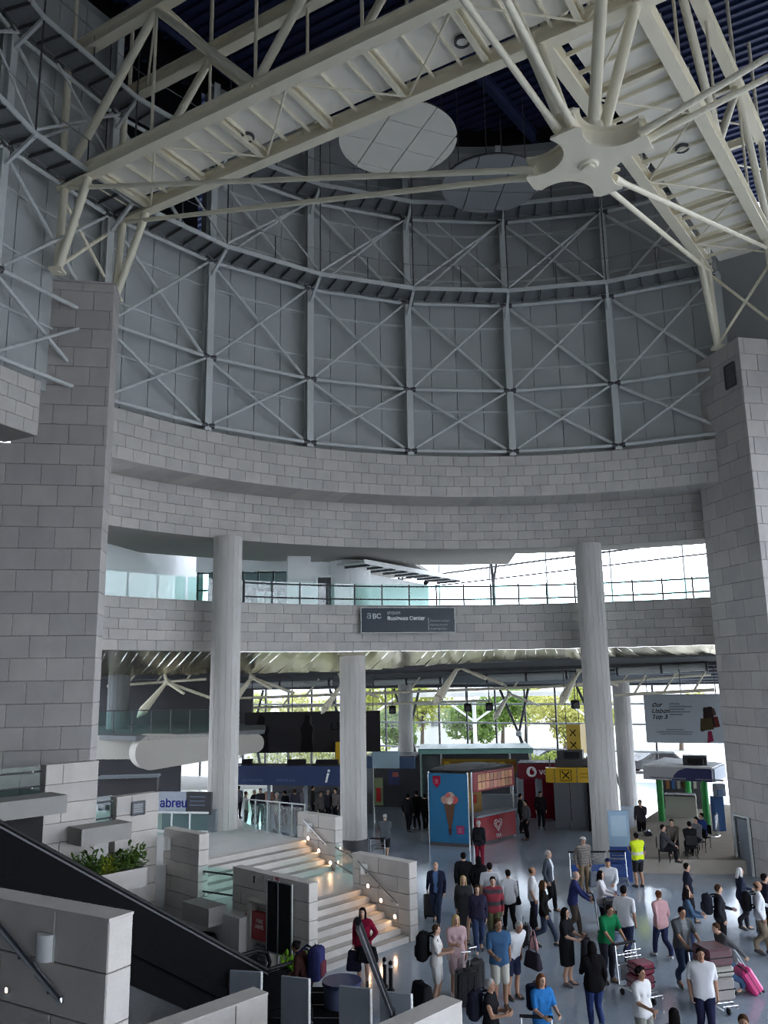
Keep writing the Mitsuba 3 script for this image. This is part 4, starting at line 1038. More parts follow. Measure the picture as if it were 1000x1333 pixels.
# ================================================================== escalators
UPD = -EW
def escalator(name, label, base, length, width, n):
    """base: the foot on the floor, n: the sideways direction; rises along UPD at 30 degrees"""
    t = thing(name, label, 'escalator')
    k30 = math.tan(math.radians(32.5))
    def E(s, w, dz=0.0): return base + UPD * s + n * w + UPZ * (max(0, s) * k30 + dz)
    for w in (-width / 2, width / 2):
        pts_lo, pts_hi = [E(-.7, w, .05), E(0, w, .05), E(length, w, .05)], [E(-.7, w, .88), E(0, w, .9), E(length, w, .92)]
        for i in range(2):
            m = thick4(pts_lo[i], pts_lo[i + 1], pts_hi[i + 1], pts_hi[i], n * .025)
            part(t, 'balustrade', m, 'mat_escalator')
        hp = [E(-.7, w, .25), E(-1.02, w, .4), E(-1.1, w, .62), E(-1.0, w, .86), E(-.7, w, .96), E(0, w, .97), E(length, w, .97)]
        part(t, 'handrail', path(hp, .045, 10), 'mat_black', smooth=50)
        part(t, 'handrail_track', beam(E(0, w, .90), E(length, w, .90), .07, .035), 'mat_steel_dark')
        part(t, 'skirt', cat(beam(E(-.7, w, .08), E(0, w, .08), .16, .16), beam(E(0, w, .08), E(length, w, .08), .16, .2)), 'mat_escalator')
        part(t, 'outer_cladding', thick4(E(0, w, -.02), E(length, w, -.02), E(length, w, -.75), E(.9, w, -.52), n * .02), 'mat_escalator')
    ns = int(length / .4)
    for i in range(ns):
        s = i * .4
        z = s * k30
        p = base + UPD * (s + .2) + UPZ * (z + .02)
        part(t, 'tread', xf(box(0, 0, 0, width - .2, .39, .04), frame(p, n, UPD, UPZ)), 'mat_steel_dark')
        part(t, 'riser', xf(box(0, 0, -.1, width - .2, .02, .22), frame(p - UPD * .19, n, UPD, UPZ)), 'mat_black')
    part(t, 'landing_plate', xf(box(0, 0, 0, width - .1, 1.2, .03), frame(base - UPD * .6 + UPZ * .02, n, UPD, UPZ)), 'mat_steel')
    return t
def thick4(a, b, c, d, n):
    v = np.array([a - n, b - n, c - n, d - n, a + n, b + n, c + n, d + n])
    return tm(v, [[0, 2, 1], [0, 3, 2], [4, 5, 6], [4, 6, 7], [0, 1, 5], [0, 5, 4], [1, 2, 6], [1, 6, 5], [2, 3, 7], [2, 7, 6], [3, 0, 4], [3, 4, 7]])
EB = np.array([-3.05, 20.9, 0]) + UPD * .8
escalator('escalator', 'black escalator rising to the left behind the near stair wall', EB + ED * .62, 8.6, 1.25, ED)
# single steep handrail seen almost edge-on before the woman in red
hr = thing('escalator_handrail', 'dark sloping escalator handrail crossing in front of the woman in red', 'handrail')
p, q = np.array([-.42, 11.3, 4.10]), np.array([-.02, 16.8, 1.10])
part(hr, 'belt', tube(p, q, .05, 10), 'mat_black', smooth=40)
part(hr, 'track', beam(p - UPZ * .07, q - UPZ * .07, .05, .06), 'mat_steel_dark')
part(hr, 'newel', path([q, q + np.array([.03, .35, -.12]), q + np.array([.03, .42, -.4]), q + np.array([0, .2, -.62])], .05, 8), 'mat_black', smooth=50)
part(hr, 'support', tube(q - UPZ * .6, q * [1, 1, 0], .06, 8), 'mat_steel_dark')
# grey panels in a row
pcs = [((300, 1263), (340, 1265), 'first'), ((367, 1270), (402, 1274), 'second'), ((442, 1283), (482, 1287), 'third'), ((495, 1290), (535, 1294), 'fourth')]
for a, b, lab in pcs:
    t = thing('barrier_panel', 'upright grey metal panel with a bright edge at the bottom, %s from the left' % lab, 'panel', 'row of grey panels')
    p, q = onz(*a, 1.25), onz(*b, 1.25)
    part(t, 'board', beam((p + q) / 2 * [1, 1, 0] + UPZ * .02, (p + q) / 2 * [1, 1, 0] + UPZ * 1.25, np.linalg.norm(q - p), .07, up=np.cross(UPZ, (q - p))), 'mat_greypanel')
    e = q * [1, 1, 0]
    part(t, 'edge_strip', tube(e + UPZ * .02, e + UPZ * 1.25, .036, 8), 'mat_frost')
    part(t, 'base', beam(p * [1, 1, 0] + UPZ * .02, q * [1, 1, 0] + UPZ * .02, .3, .04), 'mat_steel_dark')
for px, lab in ((501, 'left'), (509, 'right')):
    t = thing('bollard', 'short dark floor bollard near the stair foot, %s one of two' % lab, 'bollard')
    q = onz(px, 1285 if px == 501 else 1290, 0)
    part(t, 'post', mv(lathe([(0, 0), (.09, 0), (.08, .04), (.045, .05), (.045, .62), (0, .66)], 14), *q), 'mat_black', smooth=40)
    part(t, 'ring', mv(lathe([(.048, .5), (.048, .56)], 14), *q), 'mat_chrome')
lp = thing('landing_plate', 'black metal landing floor at the foot of the escalators behind the grey panels', 'floor plate')
q = [onz(338, 1286, 0), onz(443, 1286, 0), onz(441, 1400, 0), onz(330, 1400, 0)]
part(lp, 'plate', prism([pt(a) for a in q], .002, .02), 'mat_escalator')
for k in range(6):
    a, b = q[0] + (q[3] - q[0]) * (k + .5) / 6, q[1] + (q[2] - q[1]) * (k + .5) / 6
    part(lp, 'comb_rib', beam(a + UPZ * .024, b + UPZ * .024, .05, .01), 'mat_steel_dark')
rc = thing('round_counter', 'low dark blue rounded counter behind the row of grey panels', 'counter')
q = onz(445, 1277, 0.5)
part(rc, 'body', mv(lathe([(0, 0), (.40, 0), (.40, .45), (0, .45)], 28), q[0], q[1], 0), 'gloss_vc', smooth=40, color=(.10, .12, .2))
part(rc, 'rim', mv(lathe([(.36, .45), (.44, .45), (.44, .52), (0, .52)], 28), q[0], q[1], 0), 'gloss_vc', smooth=40, color=(.03, .04, .10))

# ================================================================== signs, kiosks and shops of the hall
def panel3(p, q, z0, z1, th=.08):
    """upright slab between plan points p and q"""
    return slabwall(np.asarray(p, float), np.asarray(q, float), z0, z1, th)
def facing(p, q):
    """unit normal of the slab p->q on the viewer's side"""
    d = (np.asarray(q, float) - np.asarray(p, float)) * [1, 1, 0]; d /= np.linalg.norm(d)
    n = np.cross(d, UPZ); return n if np.dot(n, (EYE - p) * [1, 1, 0]) > 0 else -n
NAVY = (.014, .024, .040)
# gallery sign
sg = thing('gallery_sign', 'dark blue sign reading airport Business Center on the curved gallery parapet', 'sign')
A, B = rp(BALC[0] - .07, -16.6, 0), rp(BALC[0] - .07, -5.3, 0)
A, B = at(470, 808, 35.12), at(592, 810, 35.82)
n_ = facing(A, B)
zs0, zs1 = 9.0, 10.06
sb_ = part(sg, 'board', panel3(A, B, zs0, zs1, .06), 'gloss_vc', color=NAVY)
part(sg, 'frame', cat(*[beam(p_ * [1, 1, 0] + UPZ * z + n_ * .03, q_ * [1, 1, 0] + UPZ * z2 + n_ * .03, .035, .03, up=n_) for p_, q_, z, z2 in ((A, B, zs0, zs0), (A, B, zs1, zs1), (A, A + n_ * 1e-3, zs0, zs1), (B, B + n_ * 1e-3, zs0, zs1))]), 'mat_steel')
ex = (B - A) * [1, 1, 0]; Lg = np.linalg.norm(ex); ex /= Lg
def sgp(f, z): return A * [1, 1, 0] + ex * Lg * f + UPZ * z + n_ * .035
LG = (.62, .66, .68)
text(sb_, 'lettering', 'a', .30, sgp(.055, 9.60), n_, (.42, .46, .48))
text(sb_, 'lettering', 'BC', .20, sgp(.118, 9.60), n_, LG, bold=True)
text(sb_, 'lettering', 'airport', .135, sgp(.275, 9.78), n_, LG)
text(sb_, 'lettering', 'Business Center', .155, sgp(.275, 9.53), n_, (.80, .82, .83), bold=True)
part(sb_, 'divider', beam(sgp(.715, 9.08), sgp(.715, 9.62), .02, .012, up=n_), 'paint_vc', color=LG)
for i, s in enumerate(('Business Lounge', 'Meeting Rooms', 'Event Facilities')):
    text(sb_, 'lettering', s, .075, sgp(.735, 9.46 - .17 * i), n_, (.42, .46, .48))
# rounded mezzanine bulkhead
mz = struct('wall_mezzanine', 'beige rounded bulkhead of the mezzanine behind the left column', 'wall')
q0, q1 = at(176, 980, 38.0), at(344, 966, 41.5)
exm = (q1 - q0) * [1, 1, 0]; Lm = np.linalg.norm(exm); exm /= Lm
a0, a1 = at(176, 957, 38.0)[2], at(190, 1004, 38.0)[2]
b0_, b1_ = at(342, 955, 41.5)[2], at(342, 979, 41.5)[2]
r0_, r1_ = (a0 - a1) / 2, (b0_ - b1_) / 2
pg = [(r0_ + r0_ * math.cos(t), (a0 + a1) / 2 + r0_ * math.sin(t)) for t in np.linspace(math.pi / 2, 3 * math.pi / 2, 14)] + [(Lm - r1_ + r1_ * math.cos(t), (b0_ + b1_) / 2 + r1_ * math.sin(t)) for t in np.linspace(-math.pi / 2, math.pi / 2, 14)]
nm = facing(q0, q1)
part(mz, 'fascia', xf(prism(pg, -.9, 0), frame(q0 * [1, 1, 0], exm, UPZ, np.cross(exm, UPZ))), 'mat_bulkhead', smooth=30)
part(mz, 'fascia', panel3(at(120, 970, 39.5), at(186, 970, 39.2), at(150, 988, 39.4)[2], at(150, 957, 39.4)[2], .2), 'mat_bulkhead')
part(mz, 'deck', prism([pt(at(120, 970, 39.6)), pt(q0), pt(q1), pt(at(346, 966, 48)), pt(at(120, 966, 48))], a0 - .25, a0 - .05), 'mat_clad_gap')
gz = thing('mezzanine_railing', 'dark green glass railing on top of the rounded mezzanine bulkhead', 'railing')
pa, pb = at(122, 957, 39.6), at(272, 957, 39.2)
for k in range(6):
    p, q = pa + (pb - pa) * k / 6, pa + (pb - pa) * (k + 1) / 6
    z0 = a0 + .02
    part(gz, 'pane', quad(p * [1, 1, 0] + UPZ * z0, q * [1, 1, 0] + UPZ * z0, q * [1, 1, 0] + UPZ * (z0 + .95), p * [1, 1, 0] + UPZ * (z0 + .95)), 'mat_glass')
    part(gz, 'post', tube(p * [1, 1, 0] + UPZ * z0, p * [1, 1, 0] + UPZ * (z0 + 1.0), .03, 8), 'mat_steel_dark')
    part(gz, 'rail', tube(p * [1, 1, 0] + UPZ * (z0 + 1.0), q * [1, 1, 0] + UPZ * (z0 + 1.0), .025, 8), 'mat_steel_dark')
bw_ = struct('wall_shops', 'dark back walls of the shops under the mezzanine', 'wall')
part(bw_, 'panel', panel3(at(60, 900, 47.5), at(330, 900, 49), 4.6, 7.6, .2), 'mat_steel_dark')
part(bw_, 'panel', panel3(at(60, 1000, 44.0), at(236, 1000, 45.5), 0, 4.5, .2), 'mat_steel_dark')
part(bw_, 'counter', panel3(at(130, 1030, 36.5), at(205, 1030, 36.8), 1.9, 3.2, .5), 'mat_steel_dark')
part(bw_, 'counter_top', panel3(at(128, 1030, 36.2), at(207, 1030, 36.5), 3.2, 3.28, .8), 'mat_greypanel')
# black billboard
bbd = thing('billboard', 'long black hanging billboard with faint grey figures behind the middle column', 'billboard')
p, q = at(319, 950, 46.2), at(495, 950, 45.8)
zt_, zb_ = 5.42, 3.3
part(bbd, 'board', panel3(p, q, zb_, zt_, .14), 'paint_vc', color=(.030, .028, .030))
nb_ = facing(p, q); eb_ = (q - p) * [1, 1, 0]; lb_ = np.linalg.norm(eb_); eb_ /= lb_
for f, w, c in ((.12, .9, (.012, .011, .012)), (.46, .7, (.012, .011, .012)), (.49, .32, (.05, .047, .045))):
    o = p * [1, 1, 0] + eb_ * lb_ * f + nb_ * (.075 + w * .002)
    fig = [(-w * .5, 0), (w * .5, 0), (w * .42, .8), (w * .5, 1.25), (w * .2, 1.5), (w * .22, 1.85), (-w * .1, 1.95), (-w * .22, 1.55), (-w * .48, 1.25), (-w * .36, .7)]
    part(bbd, 'printed_figure', xf(prism(fig, 0, .004), frame(o + UPZ * (zb_ + .03), eb_, UPZ, np.cross(eb_, UPZ))), 'paint_vc', color=c)
text(bbd, 'lettering', 'LIG', .38, p * [1, 1, 0] + eb_ * lb_ * .635 + nb_ * .075 + UPZ * 4.45, nb_, (.008, .008, .008), bold=False)
for f in (.05, .35, .65, .95):
    o = p * [1, 1, 0] + eb_ * lb_ * f
    part(bbd, 'hanger', tube(o + UPZ * zt_, o + UPZ * 7.3, .02, 6), 'mat_steel_dark')
# information stand with blue fascia
inf = thing('information_stand', 'long dark blue information stand fascia over the crowd behind the terrace railing', 'kiosk')
p, q = at(300, 1005, 42.6), at(447, 1005, 41.4)
ni = facing(p, q); ei = (q - p) * [1, 1, 0]; li = np.linalg.norm(ei); ei /= li
if_ = part(inf, 'fascia', panel3(p, q, 2.12, 3.02, .3), 'gloss_vc', color=(.018, .035, .10))
part(inf, 'roof', panel3(p - ni * .55, q - ni * .55, 2.94, 3.02, 1.0), 'mat_steel_dark')
part(inf, 'back_wall', panel3(p - ni * 6.2, q - ni * 6.2, 0, 1.7, .15), 'mat_steel_dark')
part(inf, 'desk', panel3(p - ni * 5, q - ni * 5, 0, 1.1, .5), 'mat_steel_dark')
for f in (.02, .33, .66, .98): part(inf, 'post', beam(p * [1, 1, 0] + ei * li * f - ni * .3, p * [1, 1, 0] + ei * li * f - ni * .3 + UPZ * 2.9, .16, .16), 'mat_greypanel')
text(if_, 'lettering', 'i', .56, p * [1, 1, 0] + ei * li * .84 + ni * .155 + UPZ * 2.28, ni, (.75, .75, .75), italic=.25, bold=True)
text(if_, 'lettering', 'Informações', .13, p * [1, 1, 0] + ei * li * .12 + ni * .155 + UPZ * 2.3, ni, (.12, .16, .28))
text(if_, 'lettering', 'Information', .13, p * [1, 1, 0] + ei * li * .42 + ni * .155 + UPZ * 2.3, ni, (.12, .16, .28))
for f, w in ((.1, .5), (.55, .9), (.82, 1.1)):
    part(inf, 'roof_box', mv(cbox(0, 0, 3.12, w, .5, .22, .03), *(p * [1, 1, 0] + ei * li * f - ni * .8)), 'mat_black')
ye = thing('column_sign', 'tall narrow yellow sign beside the middle column', 'sign')
p = at(443, 995, 45.2)
part(ye, 'board', panel3(at(437, 995, 45.3), at(450, 995, 45.3), at(443, 1020, 45.2)[2], at(443, 966, 45.2)[2], .2), 'gloss_vc', color=(.55, .33, .01))
part(ye, 'post', tube(p * [1, 1, 0], p * [1, 1, 0] + UPZ * 2.6, .06, 10), 'mat_steel_dark')
# travel agency counter on the terrace
ab = thing('agency_counter', 'travel agency counter with a white sign and glass front on the terrace', 'counter')
p, q = at(206, 1045, 30.8), at(243, 1045, 30.6); q2 = at(276, 1045, 30.4)
na = facing(p, q2)
_zs = (at(225, 1030, 30.8)[2], at(225, 1055, 30.8)[2]); p, q, q2 = p * [1, 1, 0], q * [1, 1, 0], q2 * [1, 1, 0]
za, zb2, zc = at(225, 1030, 30.8)[2], at(225, 1055, 30.8)[2], ZT1
part(ab, 'sign', panel3(p, q, zb2, za, .1), 'paint_vc', color=(.44, .48, .55))
text(ab, 'lettering', 'abreu', .28, q * [1, 1, 0] + np.cross(UPZ, na) * -1.0 + na * .055 + UPZ * (zb2 + .14), na, (.02, .03, .22), bold=True)
part(ab, 'dark_panel', panel3(q, q2, zb2 - .1, za, .1), 'mat_steel_dark')
for i in range(3):
    zz = za - .16 - .14 * i
    part(ab, 'fine_print', beam(q + (q2 - q) * .15 + na * .055 + UPZ * (zz - q[2]), q + (q2 - q) * .75 + na * .055 + UPZ * (zz - q[2]), .04, .01, up=na), 'paint_vc', color=(.16, .2, .27))
for k in range(3):
    a, b = p + (q2 - p) * k / 3, p + (q2 - p) * (k + 1) / 3
    part(ab, 'glass_front', quad(a * [1, 1, 0] + na * .3 + UPZ * zc, b * [1, 1, 0] + na * .3 + UPZ * zc, b * [1, 1, 0] + na * .3 + UPZ * (zb2 - .06), a * [1, 1, 0] + na * .3 + UPZ * (zb2 - .06)), 'mat_glass')
    part(ab, 'post', beam(a * [1, 1, 0] + na * .3 + UPZ * zc, a * [1, 1, 0] + na * .3 + UPZ * zb2, .05, .05), 'mat_white')
part(ab, 'rail', beam(p * [1, 1, 0] + na * .3 + UPZ * zb2, q2 * [1, 1, 0] + na * .3 + UPZ * zb2, .08, .06), 'mat_white')
part(ab, 'rail', beam(p * [1, 1, 0] + na * .3 + UPZ * (zc + .12), q2 * [1, 1, 0] + na * .3 + UPZ * (zc + .12), .08, .08), 'mat_white')
part(ab, 'desk', panel3(p - na * .6, q2 - na * .6, zc, zc + .75, .5), 'mat_greypanel')
# small light blue shop right of the middle column
bs = thing('shop_unit', 'small shop with a light blue sign just right of the middle column', 'shop')
p, q = at(474, 1030, 47), at(541, 1030, 46.4); ns_ = facing(p, q)
part(bs, 'side_wall', panel3(p, at(486, 1030, 46.9), 0, 2.9, .3), 'mat_greypanel')
part(bs, 'fascia', panel3(p, q, 2.35, 2.95, .3), 'gloss_vc', color=(.06, .11, .2))
part(bs, 'light_sign', panel3(at(485, 985, 46.7), at(520, 985, 46.4), at(500, 1000, 46.6)[2], at(500, 978, 46.6)[2], .12), 'paint_vc', color=(.42, .58, .66))
part(bs, 'back_wall', panel3(p - ns_ * 2.5, q - ns_ * 2.5, 0, 2.9, .2), 'mat_steel_dark')
part(bs, 'roof', panel3(p - ns_ * 1.2, q - ns_ * 1.2, 2.88, 2.98, 2.6), 'mat_steel_dark')
scr = part(bs, 'screen', panel3(at(506, 1020, 46.2), at(520, 1020, 46.2), 1.55, 2.3, .06), 'gloss_vc', color=(.03, .04, .14))
part(bs, 'screen_picture', panel3(at(511, 1016, 46.15), at(519, 1016, 46.15), 1.95, 2.2, .02), 'paint_vc', color=(.45, .16, .14))
part(bs, 'display_poster', panel3(at(487, 1040, 46.3), at(499, 1040, 46.3), .5, 1.9, .05), 'paint_vc', color=(.30, .36, .20))
part(bs, 'display_print', panel3(at(490, 1045, 46.2), at(496, 1045, 46.2), .7, 1.4, .03), 'paint_vc', color=(.5, .05, .05))
# ice cream kiosk
kk = thing('ice_cream_kiosk', 'ice cream kiosk with a blue cone poster and a red counter with a white heart', 'kiosk')
KL, KC, KR = np.array([1.78, 38.1, 0]), np.array([3.42, 37.45, 0]), np.array([5.75, 39.9, 0])
nk = facing(KL, KC); nr_ = facing(KC, KR)
ek = (KC - KL) / np.linalg.norm(KC - KL); lk = np.linalg.norm(KC - KL)
er = (KR - KC) / np.linalg.norm(KR - KC); lr = np.linalg.norm(KR - KC)
kp_ = part(kk, 'poster', panel3(KL, KC, .12, 3.0, .1), 'gloss_vc', color=(.018, .13, .26))
for P_ in (KL, KC, KC + er * .28): part(kk, 'silver_post', tube(P_, P_ + UPZ * 3.05, .05, 10), 'mat_chrome', smooth=40)
part(kk, 'plinth', panel3(KL, KC, 0, .14, .14), 'mat_steel_dark')
fo = KL + ek * lk * .5 + nk * .055
fr_k = lambda x, z: frame(fo + ek * x + UPZ * z, ek, UPZ, np.cross(ek, UPZ))
sgn_k = 1 if np.dot(np.cross(ek, UPZ), nk) > 0 else -1
def onposter(m, x, z): return xf(m, frame(fo + ek * x + UPZ * z, ek, UPZ, nk))
part(kp_, 'cone', onposter(prism([(-.02, -.75), (.08, -.75), (.30, .38), (-.24, .42)], 0, .02), .03, 1.45), 'paint_vc', color=(.13, .07, .045))
part(kp_, 'cone_tip', onposter(prism([(-.02, -1.0), (.06, -1.0), (.10, -.72), (-.05, -.72)], 0, .015), .03, 1.45), 'paint_vc', color=(.06, .03, .035))
for dx, dz, r, c in ((-.2, .45, .17, (.42, .25, .20)), (.05, .58, .2, (.5, .34, .28)), (.25, .46, .16, (.45, .10, .10)), (.02, .42, .16, (.6, .5, .45)), (-.05, .62, .12, (.45, .06, .07))):
    part(kp_, 'ice_cream_swirl', onposter(prism(Point(0, 0).buffer(r, 8), 0, .03), .05 + dx, 1.45 + dz), 'paint_vc', color=c)
part(kp_, 'badge', onposter(prism([(-.17, .2), (.17, .2), (.17, -.1), (0, -.3), (-.17, -.1)], 0, .02), -.5, 2.68), 'paint_vc', color=(.30, .02, .05))
part(kp_, 'badge', onposter(prism([(-.18, .17), (.18, .17), (.16, -.17), (-.16, -.17)], 0, .02), .52, .68), 'paint_vc', color=(.28, .05, .13))
for x, z in ((-.5, 2.66), (.52, .68)):
    part(kp_, 'badge_print', onposter(cat(*[box(0, -.07 + .07 * i, .02, .18 - .02 * i, .025, .01) for i in range(3)]), x, z), 'paint_vc', color=(.45, .22, .26))
cst = KC + er * .42
kcn_ = part(kk, 'counter', panel3(cst, KR, 0.08, 1.12, .1), 'gloss_vc', color=(.22, .008, .016))
part(kk, 'counter_body', panel3(cst - nr_ * .35, KR - nr_ * .35, 0.0, 1.08, .6), 'mat_steel_dark')
part(kk, 'counter_top', panel3(cst - nr_ * .25, KR - nr_ * .25, 1.12, 1.2, .8), 'mat_greypanel')
kf_ = part(kk, 'fascia', panel3(KC + er * .3, KR, 2.2, 3.02, .16), 'gloss_vc', color=(.20, .012, .02))
r_ = np.random.default_rng(4)
for i in range(9):
    for j in range(2):
        part(kf_, 'menu_card', panel3(KC + er * (.62 + .29 * i) + nr_ * .09, KC + er * (.62 + .29 * i + .25) + nr_ * .09, 2.27 + .34 * j, 2.27 + .34 * j + .3, .02), 'paint_vc', color=tuple(np.array([.62, .33, .22]) * r_.uniform(.55, 1.15) + r_.uniform(0, .06, 3)))
part(kk, 'roof', thick([KL + UPZ * 3.02, KC + UPZ * 3.02, KR + UPZ * 3.02, KR - nr_ * 2.2 + UPZ * 3.02, KL - nk * 2.4 + UPZ * 3.02], .1), 'mat_black')
part(kk, 'back_wall', panel3(KC - nr_ * 1.9 + er * .5, KR - nr_ * 1.9, 0, 3.0, .12), 'paint_vc', color=(.34, .22, .09))
for i in range(5):
    part(kk, 'shelf', panel3(KC - nr_ * 1.75 + er * (.6 + .45 * i), KC - nr_ * 1.75 + er * (.95 + .45 * i), 1.2 + .15 * (i % 3), 1.7 + .15 * (i % 2), .2), 'paint_vc', color=((.45, .3, .08), (.35, .06, .05), (.4, .35, .3))[i % 3])
part(kk, 'post', tube(KR - nr_ * .05, KR - nr_ * .05 + UPZ * 3.05, .05, 10), 'mat_chrome', smooth=40)
part(kk, 'stool', mv(lathe([(.2, 0), (.22, .02), (.03, .05), (.03, .7), (.2, .72), (.2, .8), (0, .82)], 16), *(cst - nr_ * 1.2 + er * .8)), 'mat_greypanel')
def heart(w):
    t = np.linspace(0, 2 * np.pi, 40, endpoint=False)
    return Polygon([(w * np.sin(a) ** 3, w * (13 * np.cos(a) - 5 * np.cos(2 * a) - 2 * np.cos(3 * a) - np.cos(4 * a)) / 16) for a in t])
hc_ = KC + er * (lr * .60) + nr_ * .052 + UPZ * .68
Fh = frame(hc_, er, UPZ, nr_) if np.dot(np.cross(er, UPZ), nr_) > 0 else frame(hc_, er, UPZ, nr_)
hs = heart(.30).difference(heart(.25)).union(heart(.18).difference(heart(.13)))
for g in getattr(hs, 'geoms', [hs]): part(kcn_, 'heart_emblem', xf(prism(g, 0, .012), Fh), 'paint_vc', color=(.62, .55, .55))
text(kcn_, 'lettering', 'OLA', .14, KC + er * (lr * .60) + nr_ * .056 + UPZ * .16, nr_, (.62, .55, .55), bold=True, centre=True)
# cafe with teal roof behind the kiosk
cf = thing('cafe_pavilion', 'cafe pavilion with a long teal canopy behind the ice cream kiosk', 'kiosk')
p, q = at(545, 990, 47.5), at(694, 990, 47.0); ncf = facing(p, q)
part(cf, 'canopy', panel3(p - ncf * 1.4, q - ncf * 1.4, 3.05, 3.28, 3.4), 'gloss_vc', color=(.13, .30, .27))
part(cf, 'canopy_edge', panel3(p + ncf * .3, q + ncf * .3, 3.0, 3.2, .06), 'paint_vc', color=(.22, .42, .38))
part(cf, 'back_wall', panel3(p - ncf * 2.6, q - ncf * 2.6, 0, 3.0, .1), 'mat_steel_dark')
part(cf, 'menu_band', panel3(at(575, 1000, 46), at(672, 1000, 45.2), 2.15, 2.85, .08), 'paint_vc', color=(.20, .13, .03))
for k in range(8):
    f = (k + .3) / 8
    a = at(575, 1000, 46) * (1 - f) + at(672, 1000, 45.2) * f
    part(cf, 'menu_board', panel3(a + ncf * .06, a + ncf * .06 + (q - p) / np.linalg.norm(q - p) * .38, 2.3, 2.7, .03), 'paint_vc', color=((.5, .32, .03), (.25, .10, .03), (.35, .3, .22))[k % 3])
part(cf, 'bar', panel3(at(575, 1000, 45.6), at(690, 1000, 44.9), 0, 1.1, .5), 'mat_greypanel')
for f in (.02, .2, .8, .98):
    a = p * [1, 1, 0] * (1 - f) + q * [1, 1, 0] * f
    part(cf, 'post', beam(a, a + UPZ * 3.05, .1, .1), 'mat_steel')
part(cf, 'glass_end', quad(at(548, 1000, 46.3) * [1, 1, 0], at(572, 1000, 46.1) * [1, 1, 0], at(572, 1000, 46.1) * [1, 1, 0] + UPZ * 3, at(548, 1000, 46.3) * [1, 1, 0] + UPZ * 3), 'mat_glass')
# red phone shop
ph = thing('phone_shop', 'phone shop under a dark red sign with a white round emblem', 'shop')
p, q = at(675, 1012, 43.5), at(757, 1012, 42.8); np_ = facing(p, q); ep = (q - p) * [1, 1, 0]; lp = np.linalg.norm(ep); ep /= lp
pf_ = part(ph, 'fascia', panel3(p, q, 2.06, 2.78, .3), 'gloss_vc', color=(.16, .008, .02))
part(ph, 'roof', panel3(p - np_ * .7, q - np_ * .7, 2.72, 2.84, 1.4), 'mat_steel_dark')
part(ph, 'back_wall', panel3(p - np_ * 1.3, q - np_ * 1.3, 0, 2.75, .12), 'paint_vc', color=(.12, .01, .02))
for f in (.02, .32, .98): part(ph, 'post', beam(p * [1, 1, 0] + ep * lp * f, p * [1, 1, 0] + ep * lp * f + UPZ * 2.1, .3, .3), 'mat_greypanel')
part(ph, 'desk', panel3(p + ep * 1.6 - np_ * .8, q - np_ * .8, 0, 1.0, .4), 'paint_vc', color=(.10, .01, .02))
em = p * [1, 1, 0] + ep * lp * .22 + np_ * .155 + UPZ * 2.42
part(pf_, 'emblem_disc', xf(prism(Point(0, 0).buffer(.25, 16), 0, .02), face_frame(em, np_)), 'paint_vc', color=(.8, .78, .78))
part(pf_, 'emblem_drop', xf(prism(Point(0.01, -.03).buffer(.115, 12).union(Polygon([(-.105, -.01), (-.06, .12), (.06, .2), (.02, .08)])), .02, .035), face_frame(em, np_)), 'paint_vc', color=(.16, .008, .02))
text(pf_, 'lettering', 'vodafone', .27, p * [1, 1, 0] + ep * lp * .335 + np_ * .155 + UPZ * 2.30, np_, (.78, .76, .76), bold=True)
# grey portal and yellow signs
po = thing('grey_portal', 'grey panelled lift portal below the yellow pictogram sign', 'portal')
p, q = at(722, 1040, 41.5), at(768, 1040, 41.2)
part(po, 'panel', panel3(p, at(742, 1040, 41.4), 0, 2.4, .3), 'mat_greypanel')
part(po, 'panel', panel3(at(743, 1040, 41.4), q, 0, 2.4, .3), 'mat_greypanel')
part(po, 'side', panel3(at(769, 1040, 40.6), at(773, 1040, 42), 0, 2.9, .3), 'mat_black')
part(po, 'top_box', panel3(at(724, 1005, 41.6), at(768, 1005, 41.2), 2.8, 3.2, .8), 'mat_steel_dark')
part(po, 'top_unit', panel3(at(727, 996, 41.6), at(760, 996, 41.2), 3.2, 3.6, .6), 'mat_steel_dark')
part(po, 'unit_face', panel3(at(735, 996, 41.1), at(758, 996, 41.0), 3.24, 3.52, .1), 'mat_black')
YEL = (.62, .38, .01)
ys = thing('wayfinding_sign', 'long yellow sign with a black crossed pictogram left of the tall right column', 'sign')
p, q = at(711, 1018, 40.6), at(772, 1018, 40.2); ny = facing(p, q); ey_ = (q - p) * [1, 1, 0]; ly = np.linalg.norm(ey_); ey_ /= ly
yb_ = part(ys, 'board', panel3(p, q, 2.22, 2.88, .25), 'gloss_vc', color=YEL)
for f in (.19, .67): part(yb_, 'divider', beam(p * [1, 1, 0] + ey_ * ly * f + ny * .13 + UPZ * 2.22, p * [1, 1, 0] + ey_ * ly * f + ny * .13 + UPZ * 2.88, .025, .02, up=ny), 'mat_steel_dark')
cs = p * [1, 1, 0] + ey_ * ly * .43 + ny * .13 + UPZ * 2.55
Fy = face_frame(cs, ny)
part(yb_, 'pictogram', xf(cat(*[beam((-.16 * s_, -.16, .006), (.16 * s_, .16, .006), .05, .012) for s_ in (1, -1)]), Fy), 'paint_vc', color=(.02, .015, .01))
part(yb_, 'pictogram_frame', xf(cat(box(0, .24, .006, .52, .025, .012), box(0, -.24, .006, .52, .025, .012), box(.25, 0, .006, .025, .5, .012), box(-.25, 0, .006, .025, .5, .012)), Fy), 'paint_vc', color=(.02, .015, .01))
for i in range(2):
    part(yb_, 'arrow_line', beam(p * [1, 1, 0] + ey_ * ly * .73 + ny * .13 + UPZ * (2.46 + .16 * i), p * [1, 1, 0] + ey_ * ly * .93 + ny * .13 + UPZ * (2.46 + .16 * i), .04, .012, up=ny), 'paint_vc', color=(.35, .2, .02))
